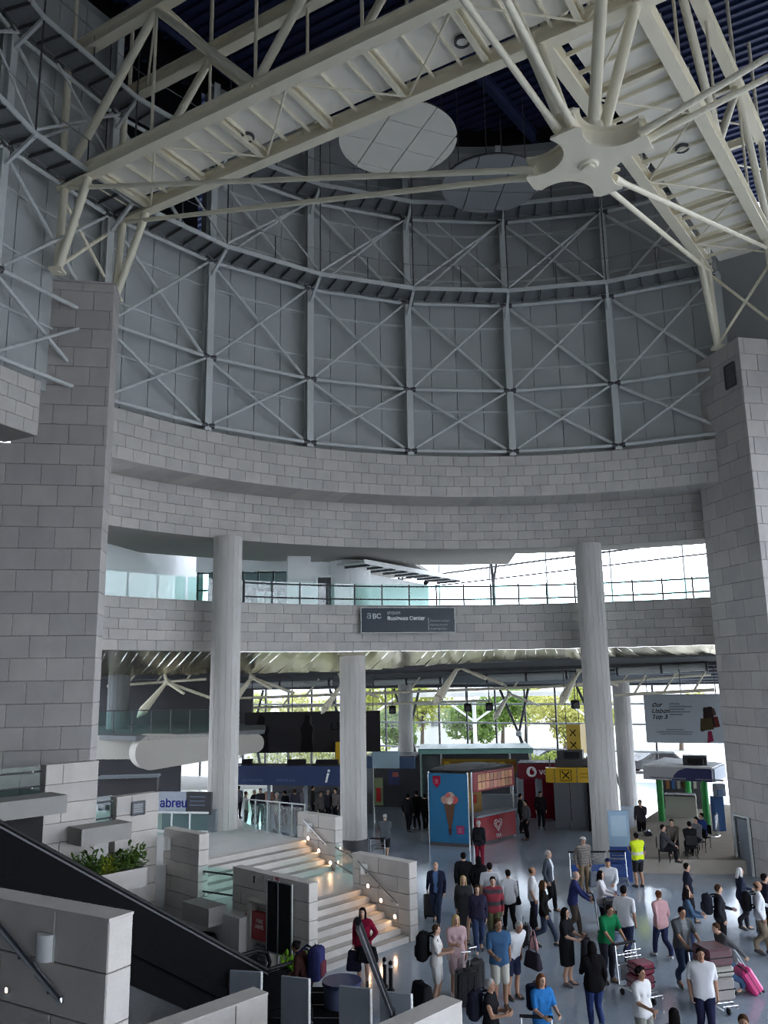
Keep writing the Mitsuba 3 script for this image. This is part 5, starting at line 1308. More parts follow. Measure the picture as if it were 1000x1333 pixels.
for f in (.1, .9): part(ys, 'hanger', tube(p * [1, 1, 0] + ey_ * ly * f + UPZ * 2.88, p * [1, 1, 0] + ey_ * ly * f + UPZ * 3.4, .025, 6), 'mat_steel_dark')
hy = thing('hanging_sign', 'small two sided yellow pictogram sign hanging left of the tall right column', 'sign')
p, q, q3 = at(738, 960, 43.2), at(755, 960, 42.8), at(763, 960, 43.6)
zz0, zz1 = at(745, 981, 43)[2], at(745, 943, 43)[2]
part(hy, 'board', panel3(p, q, zz0, zz1, .06), 'gloss_vc', color=(.50, .33, .015))
part(hy, 'board', panel3(q, q3, zz0, zz1, .06), 'gloss_vc', color=(.45, .29, .015))
ny2 = facing(p, q)
c2 = (p + q) / 2 * [1, 1, 0] + ny2 * .035 + UPZ * (zz0 + zz1) / 2
for s_ in (-.3, .3):
    part(hy, 'pictogram', xf(cat(*[beam((-.16 * k_, -.16 + s_, .005), (.16 * k_, .16 + s_, .005), .05, .01) for k_ in (1, -1)]), face_frame(c2, ny2)), 'paint_vc', color=(.05, .035, .01))
for P_ in (p, q, q3): part(hy, 'hanger', tube(P_ * [1, 1, 0] + UPZ * zz1, P_ * [1, 1, 0] + UPZ * 7.4, .018, 6), 'mat_steel_dark')
# white banner on the right
bn = thing('white_banner', 'large pale banner with black script and a small photo, beside the right pier', 'banner')
p, q = at(840, 935, 41.6), at(940, 935, 40.4); nbn = facing(p, q); ebn = (q - p) * [1, 1, 0]; lbn = np.linalg.norm(ebn); ebn /= lbn
zt3, zb3 = at(845, 904, 41.4)[2], at(845, 967, 41.4)[2]
bs_ = part(bn, 'sheet', panel3(p, q, zb3, zt3, .06), 'paint_vc', color=(.42, .46, .50))
def bp(f, g, o=.035): return p * [1, 1, 0] + ebn * lbn * f + UPZ * (zb3 + (zt3 - zb3) * g) + nbn * o
for i, s in enumerate(('Our', 'Lisbon', 'Top 3')): text(bs_, 'lettering', s, .19, bp(.10 - .006 * i, .74 - .125 * i), nbn, (.03, .03, .035), italic=.3, bold=True)
for i, w in enumerate((.14, .30, .20, .27, .17)): part(bs_, 'fine_print', beam(bp(.33, .80 - .055 * i), bp(.33 + w, .80 - .055 * i), .07, .008, up=nbn), 'paint_vc', color=(.22, .24, .27))
for i, (a, b) in enumerate(((.27, .50), (.14, .62), (.18, .60))): part(bs_, 'fine_print', beam(bp(a, .27 - .045 * i), bp(b, .27 - .045 * i), .06, .008, up=nbn), 'paint_vc', color=(.25, .27, .30))
for (f, g, w, h2, c) in ((.83, .52, .45, .95, (.035, .025, .025)), (.80, .38, .55, .55, (.07, .055, .03)), (.90, .42, .40, .5, (.11, .03, .03)), (.83, .13, .22, .5, (.22, .03, .07)), (.88, .62, .3, .35, (.09, .06, .05)), (.76, .33, .2, .4, (.05, .06, .04))):
    part(bs_, 'photo_print', xf(prism(Polygon([(-w / 2, -h2 / 2), (w / 2, -h2 / 2 + .08), (w / 2 - .06, h2 / 2), (-w / 2 + .05, h2 / 2 - .04)]).buffer(.03, 3), 0, .006), face_frame(bp(f, g, .033 + .004 * random.random()), nbn)), 'paint_vc', color=c)
for f in (.05, .5, .95): part(bn, 'hanger', tube(bp(f, 1, 0), bp(f, 1, 0) + UPZ * 1.3, .02, 6), 'mat_steel_dark')
# raised cafe floor, its kiosk with green posts
pf = struct('floor_plinth', 'low brown stone plinth of the raised cafe floor by the right pier', 'floor')
pp = [np.array([9.1, 32.25, 0]), np.array([12.95, 31.75, 0]), np.array([13.3, 34, 0]), np.array([22, 42, 0]), np.array([15, 46, 0]), np.array([9.3, 36.2, 0])]
part(pf, None, prism([pt(a) for a in pp], .001, .48), 'mat_plinth')
ck = thing('bar_kiosk', 'bar kiosk with white and dark blue fascia on green posts beside the right pier', 'kiosk')
p, q = at(839, 1012, 40.2), at(928, 1010, 38.6); q2 = at(942, 1008, 40.4); nc = facing(p, q); ec = (q - p) * [1, 1, 0]; lc = np.linalg.norm(ec); ec /= lc
part(ck, 'fascia', panel3(p, q, 2.35, 2.92, .25), 'paint_vc', color=(.50, .50, .52))
part(ck, 'blue_panel', xf(prism([(0, 0), (1.75, 0), (1.75, .55), (.62, .55), (.3, .42), (.1, .22)], 0, .02), frame(p * [1, 1, 0] + ec * (lc - 1.76) + nc * .13 + UPZ * 2.36, ec, UPZ, nc)), 'gloss_vc', color=(.03, .035, .13))
part(ck, 'fascia_end', panel3(q, q2, 2.35, 2.92, .2), 'paint_vc', color=(.60, .64, .70))
for i in range(2): part(ck, 'fine_print', beam(p * [1, 1, 0] + ec * (.3 + 2.0 * i) + nc * .15 + UPZ * 2.45, p * [1, 1, 0] + ec * (1.9 + 1.6 * i) + nc * .15 + UPZ * 2.45, .06, .01, up=nc), 'paint_vc', color=(.22, .22, .26))
part(ck, 'roof', thick([p + UPZ * (2.9 - p[2]), q + UPZ * (2.9 - q[2]), q2 + UPZ * (2.9 - q2[2]), p - nc * 4 + UPZ * (2.9 - p[2])], .08), 'mat_white')
part(ck, 'roof_unit', panel3(at(890, 996, 40), at(921, 996, 39.6), 2.95, 3.4, .6), 'mat_steel_dark')
part(ck, 'unit_face', panel3(at(896, 996, 39.6), at(916, 996, 39.2), 3.02, 3.28, .1), 'mat_black')
GRN = (.02, .26, .05)
for (px, y) in ((861, 40.2), (919, 38.8), (898, 43)):
    a = at(px, 1050, y) * [1, 1, 0]
    part(ck, 'green_post', tube(a + UPZ * .48, a + UPZ * 2.4, .15, 14), 'gloss_vc', smooth=40, color=GRN)
a0_, a1_ = at(868, 1060, 41.5), at(908, 1060, 41.0)
part(ck, 'bar', panel3(a0_, a1_, .48, 1.45, .6), 'mat_bulkhead')
part(ck, 'bar_top', panel3(a0_ + nc * .05, a1_ + nc * .05, 1.45, 1.52, .8), 'mat_steel_dark')
part(ck, 'back_wall', panel3(at(862, 1050, 44), at(915, 1050, 43.5), .48, 2.4, .1), 'mat_steel_dark')
for i in range(6): part(ck, 'bottle_shelf', panel3(at(868 + 7 * i, 1030, 43.2), at(872 + 7 * i, 1030, 43.2), 1.5, 1.9 + .1 * (i % 2), .15), 'paint_vc', color=((.2, .1, .05), (.05, .1, .2), (.3, .28, .25))[i % 3])
bw2 = thing('blue_booth', 'blue and grey booth behind the glass screen next to the right pier', 'booth')
part(bw2, 'panel', panel3(at(929, 1060, 37.5), at(941, 1060, 37.6), .48, 1.9, .3), 'gloss_vc', color=(.015, .07, .2))
part(bw2, 'head', panel3(at(930, 1020, 37.5), at(941, 1020, 37.6), 1.9, 2.4, .3), 'mat_greypanel')
part(bw2, 'screen', panel3(at(934, 1025, 37.2), at(940, 1025, 37.3), 1.95, 2.2, .06), 'gloss_vc', color=(.01, .06, .18))
gs_ = thing('curved_screen', 'low curved clear glass screen at the foot of the front green post', 'screen')
gcx = at(918, 1100, 36.6)
V = []
for t in np.linspace(-2.6, .4, 12): V += [[gcx[0] + .62 * math.cos(t), gcx[1] + .62 * math.sin(t), .48], [gcx[0] + .62 * math.cos(t), gcx[1] + .62 * math.sin(t), 1.35]]
part(gs_, 'pane', tm(V, [[2 * i, 2 * i + 2, 2 * i + 3] for i in range(11)] + [[2 * i, 2 * i + 3, 2 * i + 1] for i in range(11)]), 'mat_glass_clear', smooth=True)
part(gs_, 'base', path([(v[0], v[1], .5) for v in V[::2]], .03, 6), 'mat_chrome')
# round loudspeakers / projectors under the hall roof
for px, py, y, lab in ((511, 924, 50, 'left of the slim column'), (609, 921, 50, 'left one of the pair in the middle of the hall'), (637, 920, 50, 'right one of the pair in the middle of the hall'), (749, 917, 46, 'left of the tall right column')):
    t = thing('spotlight', 'small black ceiling spotlight hanging ' + lab, 'spotlight')
    c = at(px, py, y)
    part(t, 'housing', mv(cbox(0, 0, 0, .42, .36, .46, .05), *c), 'mat_black')
    part(t, 'lens', xf(lathe([(.15, 0), (.15, .05), (0, .03)], 14), frame(c + np.array([0, -.19, -.05]), np.array([1., 0, 0]), UPZ, np.array([0, -1., 0]))), 'mat_steel_dark', smooth=30)
    part(t, 'yoke', tube(c + UPZ * .2, c * [1, 1, 0] + UPZ * 7.45, .03, 6), 'mat_steel_dark')

# ================================================================== outside
def tree(label, x, y, h, r, seed, base, n=2600):
    t = thing('tree', label, 'tree', 'trees outside the glass front')
    rr = np.random.default_rng(seed)
    part(t, 'trunk', tube((x, y, -.05), (x + .2, y, h * .55), .22, 10, .12), 'gloss_vc', smooth=40, color=(.09, .065, .045))
    for k in range(4):
        a = rr.uniform(0, 6.28)
        part(t, 'branch', tube((x + .1, y, h * (.3 + .06 * k)), (x + r * .6 * math.cos(a), y + r * .6 * math.sin(a), h * (.6 + .05 * k)), .08, 6, .03), 'gloss_vc', color=(.09, .065, .045))
    # lumps of leaves
    lumps = [(rr.uniform(-.6, .6) * r, rr.uniform(-.6, .6) * r, h * rr.uniform(.38, .9), r * rr.uniform(.32, .55)) for _ in range(13)]
    V, F, Co = [], [], []
    per = n // len(lumps)
    for lx, ly, lz, lr_ in lumps:
        d = rr.normal(size=(per, 3)); d /= np.linalg.norm(d, axis=1, keepdims=True)
        P = np.array([lx, ly, lz]) + d * lr_ * rr.uniform(.75, 1.05, (per, 1)) * [1, 1, .8]
        s = rr.uniform(.14, .30, per)
        u = rr.normal(size=(per, 3)); u -= d * (u * d).sum(1, keepdims=True) * .5; u /= np.linalg.norm(u, axis=1, keepdims=True)
        w = np.cross(u, d + rr.normal(size=(per, 3)) * .4); w /= np.linalg.norm(w, axis=1, keepdims=True)
        k0 = len(V) * 4
        V.append(np.stack([P - u * s[:, None], P + w * s[:, None] * .5, P + u * s[:, None], P - w * s[:, None] * .5], 1).reshape(-1, 3))
        c = np.array(base) * rr.uniform(.7, 1.3, (per, 1)) * [1, 1, 1]
        Co.append(np.repeat(c, 4, 0))
    V = np.vstack(V); Co = np.vstack(Co); i = np.arange(len(V) // 4) * 4
    F = np.vstack([np.stack([i, i + 1, i + 2], 1), np.stack([i, i + 2, i + 3], 1)])
    part(t, 'foliage', mv(tm(V, F), x, y, 0), 'mat_tree_leaf', color=Co, kind='stuff')
Y1, Y2, Y3 = (.38, .41, .10), (.17, .26, .07), (.47, .46, .15)
TREES = sorted(((-27, 84, 5.6, 3.4, Y1), (-20, 86, 5.2, 3.2, Y3), (-14, 82, 5.4, 3.0, Y1), (-8, 85, 5.5, 3.2, Y3), (-1, 84, 6.2, 3.2, Y1), (3.5, 88, 7.2, 3.6, Y1), (7.6, 78, 4.8, 2.6, Y2), (11.5, 86, 7.0, 3.4, Y2), (16.5, 80, 5.0, 3.2, Y3), (21, 86, 6.2, 3.6, Y1), (28, 82, 5.0, 3.0, Y3), (-4.5, 80, 5.0, 2.6, Y1), (15.5, 96, 6.6, 3.2, Y3), (-24, 79, 5.4, 2.8, Y3), (1.0, 76.5, 4.2, 2.0, Y2)), key=lambda q_: q_[0] / q_[1])
for i, (x, y, h_, r_2, b) in enumerate(TREES):
    tree('%s leafy tree outside the glass front, %s of fifteen from the left' % ('yellow green' if b is not Y2 else 'darker green', 'first second third fourth fifth sixth seventh eighth ninth tenth eleventh twelfth thirteenth fourteenth fifteenth'.split()[i]), x, y, h_, r_2, 300 + i, b)
def hedge(label, s0, s1, out, h, n, seed, base):
    t = thing('hedge', label, 'hedge')
    rr = np.random.default_rng(seed)
    P = np.stack([rr.uniform(s0, s1, n), rr.uniform(-.6, .6, n), rr.uniform(.1, h, n)], 1)
    edge_ = rr.random(n) < .6
    P[edge_, 1] = np.sign(P[edge_, 1]) * rr.uniform(.45, .7, edge_.sum()); P[:, 2] += .25 * np.sin(P[:, 0] * 2.1)
    u = rr.normal(size=(n, 3)); u /= np.linalg.norm(u, axis=1, keepdims=True); w = np.cross(u, rr.normal(size=(n, 3))); w /= np.linalg.norm(w, axis=1, keepdims=True)
    sz = rr.uniform(.10, .22, (n, 1))
    V = np.stack([P - u * sz, P + w * sz * .5, P + u * sz, P - w * sz * .5], 1).reshape(-1, 3); i = np.arange(n) * 4
    Fm = frame(FP(0, 0, out), HD, HN, UPZ)
    part(t, 'foliage', xf(tm(V, np.vstack([np.stack([i, i + 1, i + 2], 1), np.stack([i, i + 2, i + 3], 1)])), Fm), 'mat_tree_leaf', color=np.repeat(np.array(base) * rr.uniform(.6, 1.3, (n, 1)), 4, 0), kind='stuff')
    for k in range(int(s1 - s0)): part(t, 'stem', tube(FP(s0 + .5 + k, -.05, out), FP(s0 + .5 + k, h * .7, out), .05, 6), 'gloss_vc', color=(.08, .06, .04))
hedge('clipped yellow green hedge outside the glass front behind the blue information stand', -18, -6, 4.0, 2.3, 3600, 71, (.40, .43, .11))
hedge('clipped green hedge outside the glass front behind the ice cream kiosk', -4, 7, 5.0, 1.9, 3000, 72, (.30, .36, .09))
def car(x, y, rz, col, label):
    t = thing('car', label, 'car')
    prof = [(-2.1, .35), (2.1, .35), (2.15, .7), (1.3, .92), (.75, 1.38), (-.9, 1.42), (-1.7, .98), (-2.15, .85)]
    M = np.array([[math.cos(rz), -math.sin(rz), 0, x], [math.sin(rz), math.cos(rz), 0, y], [0, 0, 1, 0], [0, 0, 0, 1.]])
    P = frame(np.zeros(3), np.array([1., 0, 0]), UPZ, np.array([0, -1., 0]))
    part(t, 'body', xf(xf(prism(Polygon(prof).buffer(.06, 3), -.85, .85), P), M), 'gloss_vc', color=col, smooth=30)
    part(t, 'window_band', xf(xf(prism([(1.05, .95), (.7, 1.32), (-.85, 1.35), (-1.45, .98)], -.915, .915), P), M), 'mat_black')
    for a in (-1.3, 1.3):
        for b in (-.78, .78):
            part(t, 'wheel', xf(xf(lathe([(0, -.1), (.3, -.1), (.33, 0), (.3, .1), (0, .1)], 16), frame(np.array([a, b, .3]), np.array([1., 0, 0]), UPZ, np.array([0, -1., 0]))), M), 'mat_black', smooth=40)
car(20.2, 64.5, .25, (.012, .014, .018), 'dark car parked outside the glass front, right of the pale column')
car(13.2, 68.0, .2, (.02, .022, .028), 'dark car parked outside the glass front, left of the pale column')
car(-3.0, 70, .1, (.35, .36, .38), 'silver car parked outside the glass front, behind the middle of the hall')
oc = struct('canopy_outside', 'white canopy of the drop-off road outside the glass front', 'canopy')
part(oc, 'roof', thick([np.array([1, 69, 5.9]), np.array([14, 66, 5.9]), np.array([15, 69.5, 5.5]), np.array([2, 72.5, 5.5])], .12), 'mat_white')
for s in (0, 9, 18, 27):
    b = np.array([-2 + s, 70.5 - s * .22, 0])
    part(oc, 'mast', tube(b, b + UPZ * 5.4, .16, 10), 'mat_white', smooth=40)
    for d in (-2.6, 2.6): part(oc, 'raking_arm', tube(b + UPZ * 3.6, b + np.array([d, -1.2, 5.5]), .09, 8), 'mat_white', smooth=40)
bl = thing('building', 'low white building across the road outside the glass front', 'building')
part(bl, 'block', bb(2.5, 9.5, 92, 100, -.05, 4.4), 'mat_white')
for k in range(4): part(bl, 'window', box(3.6 + 1.6 * k, 91.95, 2.6, 1.0, .2, 1.2), 'mat_greypanel')
part(bl, 'roof_edge', bb(2.3, 9.7, 91.8, 100, 4.4, 4.6), 'mat_bulkhead')

# ================================================================== people
_IC = trimesh.creation.icosphere(1, 1.0).vertices
_IC0 = trimesh.creation.icosphere(0, 1.0).vertices
def S(c, r, lo=False):
    r = np.broadcast_to(r, 3)
    return np.asarray(c, float) + (_IC0 if lo else _IC) * r
def hull(*pts): return m3.Manifold.hull_points(np.vstack(pts))
def union(ms): return m3.Manifold.batch_boolean(ms, m3.OpType.Add)
def smoothed(man, L=.05, it=8):
    man = man.refine_to_length(L)
    m = man.to_mesh(); t = trimesh.Trimesh(m.vert_properties[:, :3], m.tri_verts, process=False)
    trimesh.smoothing.filter_taubin(t, lamb=.5, nu=.52, iterations=it)
    return tm(t.vertices, t.faces)
def toman(t):
    return m3.Manifold(m3.Mesh(np.asarray(t.vertices, np.float32), np.asarray(t.faces, np.uint32)))
def ik(a, b, l1, l2, hint):
    """joint between a and b for bones l1, l2, bent towards hint"""
    a, b = np.asarray(a, float), np.asarray(b, float)
    d = b - a; D = np.linalg.norm(d); D2 = min(D, (l1 + l2) * .998); d = d / D
    b = a + d * D2
    x = (l1 * l1 - l2 * l2 + D2 * D2) / (2 * D2); y = math.sqrt(max(l1 * l1 - x * x, 1e-8))
    h_ = np.asarray(hint, float); h_ = h_ - d * np.dot(h_, d); h_ /= np.linalg.norm(h_)
    return a + d * x + h_ * y, b
def hand(p, d, out, palm, h, lo):
    """palm, four curled fingers and a thumb from the wrist p along d; palm: direction it faces; out: the thumb's side"""
    k = h / 1.72
    d = d / np.linalg.norm(d); palm = palm - d * np.dot(palm, d); palm /= np.linalg.norm(palm); out = np.cross(palm, d) * (1 if np.dot(np.cross(palm, d), out) > 0 else -1)
    ms = [hull(S(p, .026 * k, 1), S(p + d * .085 * k + out * .030 * k, .015 * k, 1), S(p + d * .085 * k - out * .030 * k, .014 * k, 1), S(p + d * .03 * k + out * .025 * k, .018 * k, 1))]
    for i, (o, L) in enumerate(((.030, .075), (.010, .083), (-.010, .077), (-.030, .060))):
        a = p + d * .085 * k + out * o * k
        b = a + (d * .82 + palm * .5) * L * .55 * k
        c = b + (d * .35 + palm * .9) * L * .5 * k
        ms += [hull(S(a, .0095 * k, 1), S(b, .0085 * k, 1)), hull(S(b, .0085 * k, 1), S(c, .0075 * k, 1))]
    a = p + d * .03 * k + out * .03 * k
    b = a + (out * .75 + d * .6 + palm * .3) * .035 * k
    c = b + (d * .9 + out * .1 + palm * .4) * .035 * k
    ms += [hull(S(a, .012 * k, 1), S(b, .010 * k, 1)), hull(S(b, .010 * k, 1), S(c, .008 * k, 1))]
    return ms
FAIR, TAN, BROWN = (.47, .30, .22), (.36, .21, .145), (.20, .115, .08)
HAIRC = dict(black=(.012, .010, .010), brown=(.055, .032, .02), blond=(.42, .31, .15), grey=(.33, .32, .31), white=(.62, .61, .59), auburn=(.13, .055, .03))
def person(label, px, py, h=1.72, b=180, z0=0.0, sex='m', walk=0, lean=0.0, arms=('down', 'down'), top=(.3, .3, .3), sleeve='long', bot=(.03, .03, .04), kind='trousers',
           shoe=(.03, .03, .03), hair='short', hc='brown', skin=FAIR, wf=1.07, front=None, band=None, sit=False, lo=False, group='travellers in the concourse', pos=None, look=0.0, collar=None, vest=None, hem=0.0):
    P0 = onz(px, py, z0 + h) if pos is None else np.array([pos[0], pos[1], 0.0])
    key = thing('person', label, 'person', group)
    f = sex == 'f'
    l1, l2 = .245 * h, .238 * h
    hw = .052 * h
    if sit:
        hz = .47
        ank = [np.array([-hw * 1.2, .40 * h * .62, .05 * h]), np.array([hw * 1.2, .40 * h * .60, .05 * h])]
        hips = [np.array([-hw, 0, hz]), np.array([hw, 0, hz])]
    else:
        s = abs(walk) * .17 * h
        if walk:
            ank = [np.array([-hw * .8, s, .047 * h]), np.array([hw * .8, -s, .047 * h + .05])]
            if walk < 0: ank = [np.array([-hw * .8, -s, .047 * h + .05]), np.array([hw * .8, s, .047 * h])]
        else: ank = [np.array([-hw * 1.15, .02, .045 * h]), np.array([hw * 1.15, -.02, .045 * h])]
        hz = .525 * h
        for a, sg in zip(ank, (-1, 1)):
            dx = a - np.array([sg * hw, 0, 0]); hz = min(hz, a[2] + math.sqrt(max(((l1 + l2) * .995) ** 2 - dx[0] ** 2 - dx[1] ** 2, .01)))
        hips = [np.array([-hw, 0, hz]), np.array([hw, 0, hz])]
    knees = []
    for i in range(2):
        k_, a_ = ik(hips[i], ank[i], l1, l2, (0.05 * (-1, 1)[i], 1, .35 if sit else .0))
        knees.append(k_); ank[i] = a_ if not sit else ank[i]
    cl, sl = math.cos(lean), math.sin(lean)
    def U(x, y, z):
        """upper body point, z above the hips, leaning forward"""
        return np.array([x, y * cl + z * sl, hz + z * cl - y * sl])
    sw = (.112 if not f else .100) * h
    sh = [U(-sw, -.005, .285 * h), U(sw, -.005, .285 * h)]
    neck, headc = U(0, .005, .325 * h), U(0, .02 + .01 * (lean > .2), .408 * h)
    R = lambda v: v * h * wf
    def torso(e, bust=True):
        pel = [S(U(-.045 * h, -.005, .015 * h), R(.066 if not f else .070) + e), S(U(.045 * h, -.005, .015 * h), R(.066 if not f else .070) + e)]
        wai = [S(U(-.035 * h, .0, .12 * h), R(.062 if not f else .052) + e), S(U(.035 * h, .0, .12 * h), R(.062 if not f else .052) + e)]
        che = [S(U(-.055 * h, .005, .215 * h), R(.064 if not f else .056) + e), S(U(.055 * h, .005, .215 * h), R(.064 if not f else .056) + e)]
        shd = [S(s_, .034 * h + e) for s_ in sh] + [S(U(0, -.005, .30 * h), .04 * h + e)]
        ms = [hull(*pel, *wai), hull(*wai, *che), hull(*che, *shd)]
        if f and bust: ms += [hull(S(U(sx * .045 * h, .045 * h, .205 * h), .036 * h + e), S(U(sx * .045 * h, 0, .22 * h), .045 * h + e)) for sx in (-1, 1)]
        return ms
    # arms
    ua, fa = .170 * h, .150 * h
    el, wr, hd = [], [], []
    for i, sg in enumerate((-1, 1)):
        a = arms[i]; x = sg * sw; hint = np.array([sg * .35, -1.0, -.2])
        if a == 'down': t = U(x * 1.25, .04, -.015 * h)
        elif a == 'fwd': t = U(x * 1.1, .10 * h, .03 * h)
        elif a == 'back': t = U(x * 1.2, -.09 * h, .01 * h)
        elif a == 'bent': t = U(x * .55, .19 * h, .15 * h)
        elif a == 'hold': t = U(x * .9, .20 * h, .10 * h)
        elif a == 'push': t = U(x * .95, .25 * h, .10 * h)
        elif a == 'pull': t = U(x * 1.55, -.14 * h, .0)
        elif a == 'up': t = U(x * .6, .13 * h, .30 * h); hint = np.array([sg * .5, 0, -1.0])
        elif a == 'lap': t = U(x * .5, .22 * h, .06 * h)
        elif a == 'hip': t = U(x * 1.05, .06 * h, .05 * h); hint = np.array([sg * 1.0, -.6, 0])
        else: t = np.asarray(a, float) * h
        e_, w_ = ik(sh[i], t, ua, fa, hint)
        el.append(e_); wr.append(w_); hd.append((w_ - e_) / np.linalg.norm(w_ - e_))
    body = torso(0.0)
    for i in range(2):
        body += [hull(S(hips[i], R(.058)), S(knees[i], .034 * h)), hull(S(knees[i], .034 * h), S(ank[i] + [0, -.01 * h, .09 * h], .031 * h)), hull(S(ank[i] + [0, -.01 * h, .09 * h], .031 * h), S(ank[i], .021 * h)),
                 hull(S(ank[i], .021 * h), S(ank[i] + [0, .07 * h, -.022 * h], .018 * h), S(ank[i] + [0, -.02 * h, -.02 * h], .02 * h))]
        body += [hull(S(sh[i], .032 * h), S(el[i], .0235 * h)), hull(S(el[i], .0235 * h), S(wr[i], .0155 * h))]
    body += [hull(S(neck, .034 * h), S(headc + [0, -.01, -.04 * h], .034 * h))]
    # head
    lk = math.radians(look); cx, sx_ = math.cos(lk), math.sin(lk)
    hf = np.array([sx_, cx * math.cos(lean * .6), -math.sin(lean * .6)]); hf /= np.linalg.norm(hf)
    hr_ = np.cross(hf, [0, 0, 1.0]); hr_ /= np.linalg.norm(hr_); hu = np.cross(hr_, hf)
    HM = lambda x, y, z: headc + hr_ * x + hf * y + hu * z
    k = h / 1.72
    def He(x, y, z, rx, ry, rz, lo_=False):
        v = (_IC0 if lo_ else _IC) * [rx * k, ry * k, rz * k]
        return HM(x * k, y * k, z * k) + v[:, :1] * hr_ + v[:, 1:2] * hf + v[:, 2:] * hu
    body += [hull(He(0, -.008, .025, .073, .090, .085), He(0, .018, -.012, .064, .070, .07)), hull(He(0, .02, -.01, .062, .066, .06), He(0, .052, -.088, .028, .026, .022), He(-.035, .0, -.06, .022, .03, .03), He(.035, .0, -.06, .022, .03, .03)),
             hull(He(0, .082, .018, .010, .012, .012, 1), He(0, .104, -.022, .015, .014, .012, 1)), hull(He(-.074, -.005, -.005, .008, .02, .03, 1), He(-.07, 0, -.005, .01, .015, .02, 1)), hull(He(.074, -.005, -.005, .008, .02, .03, 1), He(.07, 0, -.005, .01, .015, .02, 1))]
    bm = toman(smoothed(union(body), .045 if not lo else .08, 5))
    if not lo:
        hs_ = []
        for i, sg in enumerate((-1, 1)):
            hs_ += hand(wr[i] - hd[i] * .01, hd[i], np.array([0, 1.0, .3]), np.array([-sg, 0, 0.2]), h, lo)
        bm = union([bm] + hs_)
    else:
        bm = union([bm] + [hull(S(wr[i], .016 * h, 1), S(wr[i] + hd[i] * .085 * h, .014 * h, 1), S(wr[i] + hd[i] * .05 * h + [0, .02 * h, 0], .012 * h, 1)) for i in range(2)])
    mm = bm.to_mesh()
    yaw = -math.radians(b)
    M = np.array([[math.cos(yaw), -math.sin(yaw), 0, P0[0]], [math.sin(yaw), math.cos(yaw), 0, P0[1]], [0, 0, 1, z0], [0, 0, 0, 1.0]])
    put = lambda m_: xf(m_, M)
    part(key, 'body', put(tm(mm.vert_properties[:, :3], mm.tri_verts)), 'paint_vc', smooth=50, color=skin)
    # trousers, shorts, skirt
    legs = []
    if kind in ('trousers', 'shorts', 'leggings'):
        e = .012 if kind != 'leggings' else .006
        legs += [hull(S(U(-.045 * h, -.005, .02 * h), R(.068) + e), S(U(.045 * h, -.005, .02 * h), R(.068) + e), S(U(-.03 * h, 0, .07 * h), R(.06) + e * .5), S(U(.03 * h, 0, .07 * h), R(.06) + e * .5))]
        for i in range(2):
            kn = knees[i] if kind != 'shorts' else hips[i] + (knees[i] - hips[i]) * .86
            rk = .036 * h + e if kind != 'shorts' else .046 * h + e
            legs += [hull(S(hips[i], R(.060) + e), S(kn, rk))]
            if kind != 'shorts':
                an = ank[i] + np.array([0, -.003 * h, .02 * h])
                cut = ank[i] + np.array([0, -.01 * h, .10 * h])
                legs += [hull(S(kn, rk), S(cut, .033 * h + e)), hull(S(cut, .033 * h + e), S(an, (.028 if kind == 'trousers' else .022) * h + e))]
    elif kind in ('skirt', 'dress'):
        hemz = hz - (.30 if kind == 'dress' else .26) * h - hem * h
        ring = [np.array([math.cos(t) * R(.115), math.sin(t) * R(.085), hemz]) for t in np.linspace(0, 6.28, 16)[:-1]]
        ring2 = [r_ + np.array([0, 0, .02]) for r_ in ring]
        legs += [hull(S(U(-.045 * h, -.005, .03 * h), R(.072) + .01), S(U(.045 * h, -.005, .03 * h), R(.072) + .01), S(U(0, 0, .10 * h), R(.06)), np.array(ring), np.array(ring2))]
    if legs: part(key, {'trousers': 'trousers', 'leggings': 'leggings', 'shorts': 'shorts', 'skirt': 'skirt', 'dress': 'dress_skirt'}[kind], put(smoothed(union(legs), .05 if not lo else .09, 5)), 'paint_vc', smooth=50, color=bot)
    # top
    tp = torso(.013)
    if hem >= 0: tp += [hull(S(U(-.045 * h, -.005, .0), R(.070) + .014), S(U(.045 * h, -.005, .0), R(.070) + .014), S(U(-.04 * h, 0, .08 * h), R(.062) + .014), S(U(.04 * h, 0, .08 * h), R(.062) + .014))]
    for i in range(2):
        if sleeve == 'long': tp += [hull(S(sh[i], .034 * h + .012), S(el[i], .026 * h + .010)), hull(S(el[i], .026 * h + .010), S(wr[i], .018 * h + .007))]
        elif sleeve == 'short': tp += [hull(S(sh[i], .034 * h + .013), S(sh[i] + (el[i] - sh[i]) * .78, .028 * h + .015))]
    tops = smoothed(union(tp), .045 if not lo else .09, 5)
    col = np.tile(np.array(top, float), (len(tops.vertices), 1))
    v = tops.vertices
    if front is not None:
        sel = (np.abs(v[:, 0]) < .045 + .02 * (v[:, 2] - hz) / (.3 * h)) & (v[:, 1] > .03 + (v[:, 2] - hz) * sl * .9) & (v[:, 2] > hz - .01)
        col[sel] = front
    if band is not None:
        zz = (v[:, 2] - hz) / h
        for z_, w_, c_ in band: col[np.abs(zz - z_) < w_] = c_
    part(key, 'top', put(tops), 'paint_vc', smooth=50, color=col)
    if vest is not None:
        vm = smoothed(union(torso(.028)), .06, 4); cv_ = np.tile(np.array(vest, float), (len(vm.vertices), 1)); zz = (vm.vertices[:, 2] - hz) / h
        cv_[np.abs(zz - .10) < .022] = (.5, .5, .48)
        part(key, 'safety_vest', put(vm), 'paint_vc', smooth=50, color=cv_)
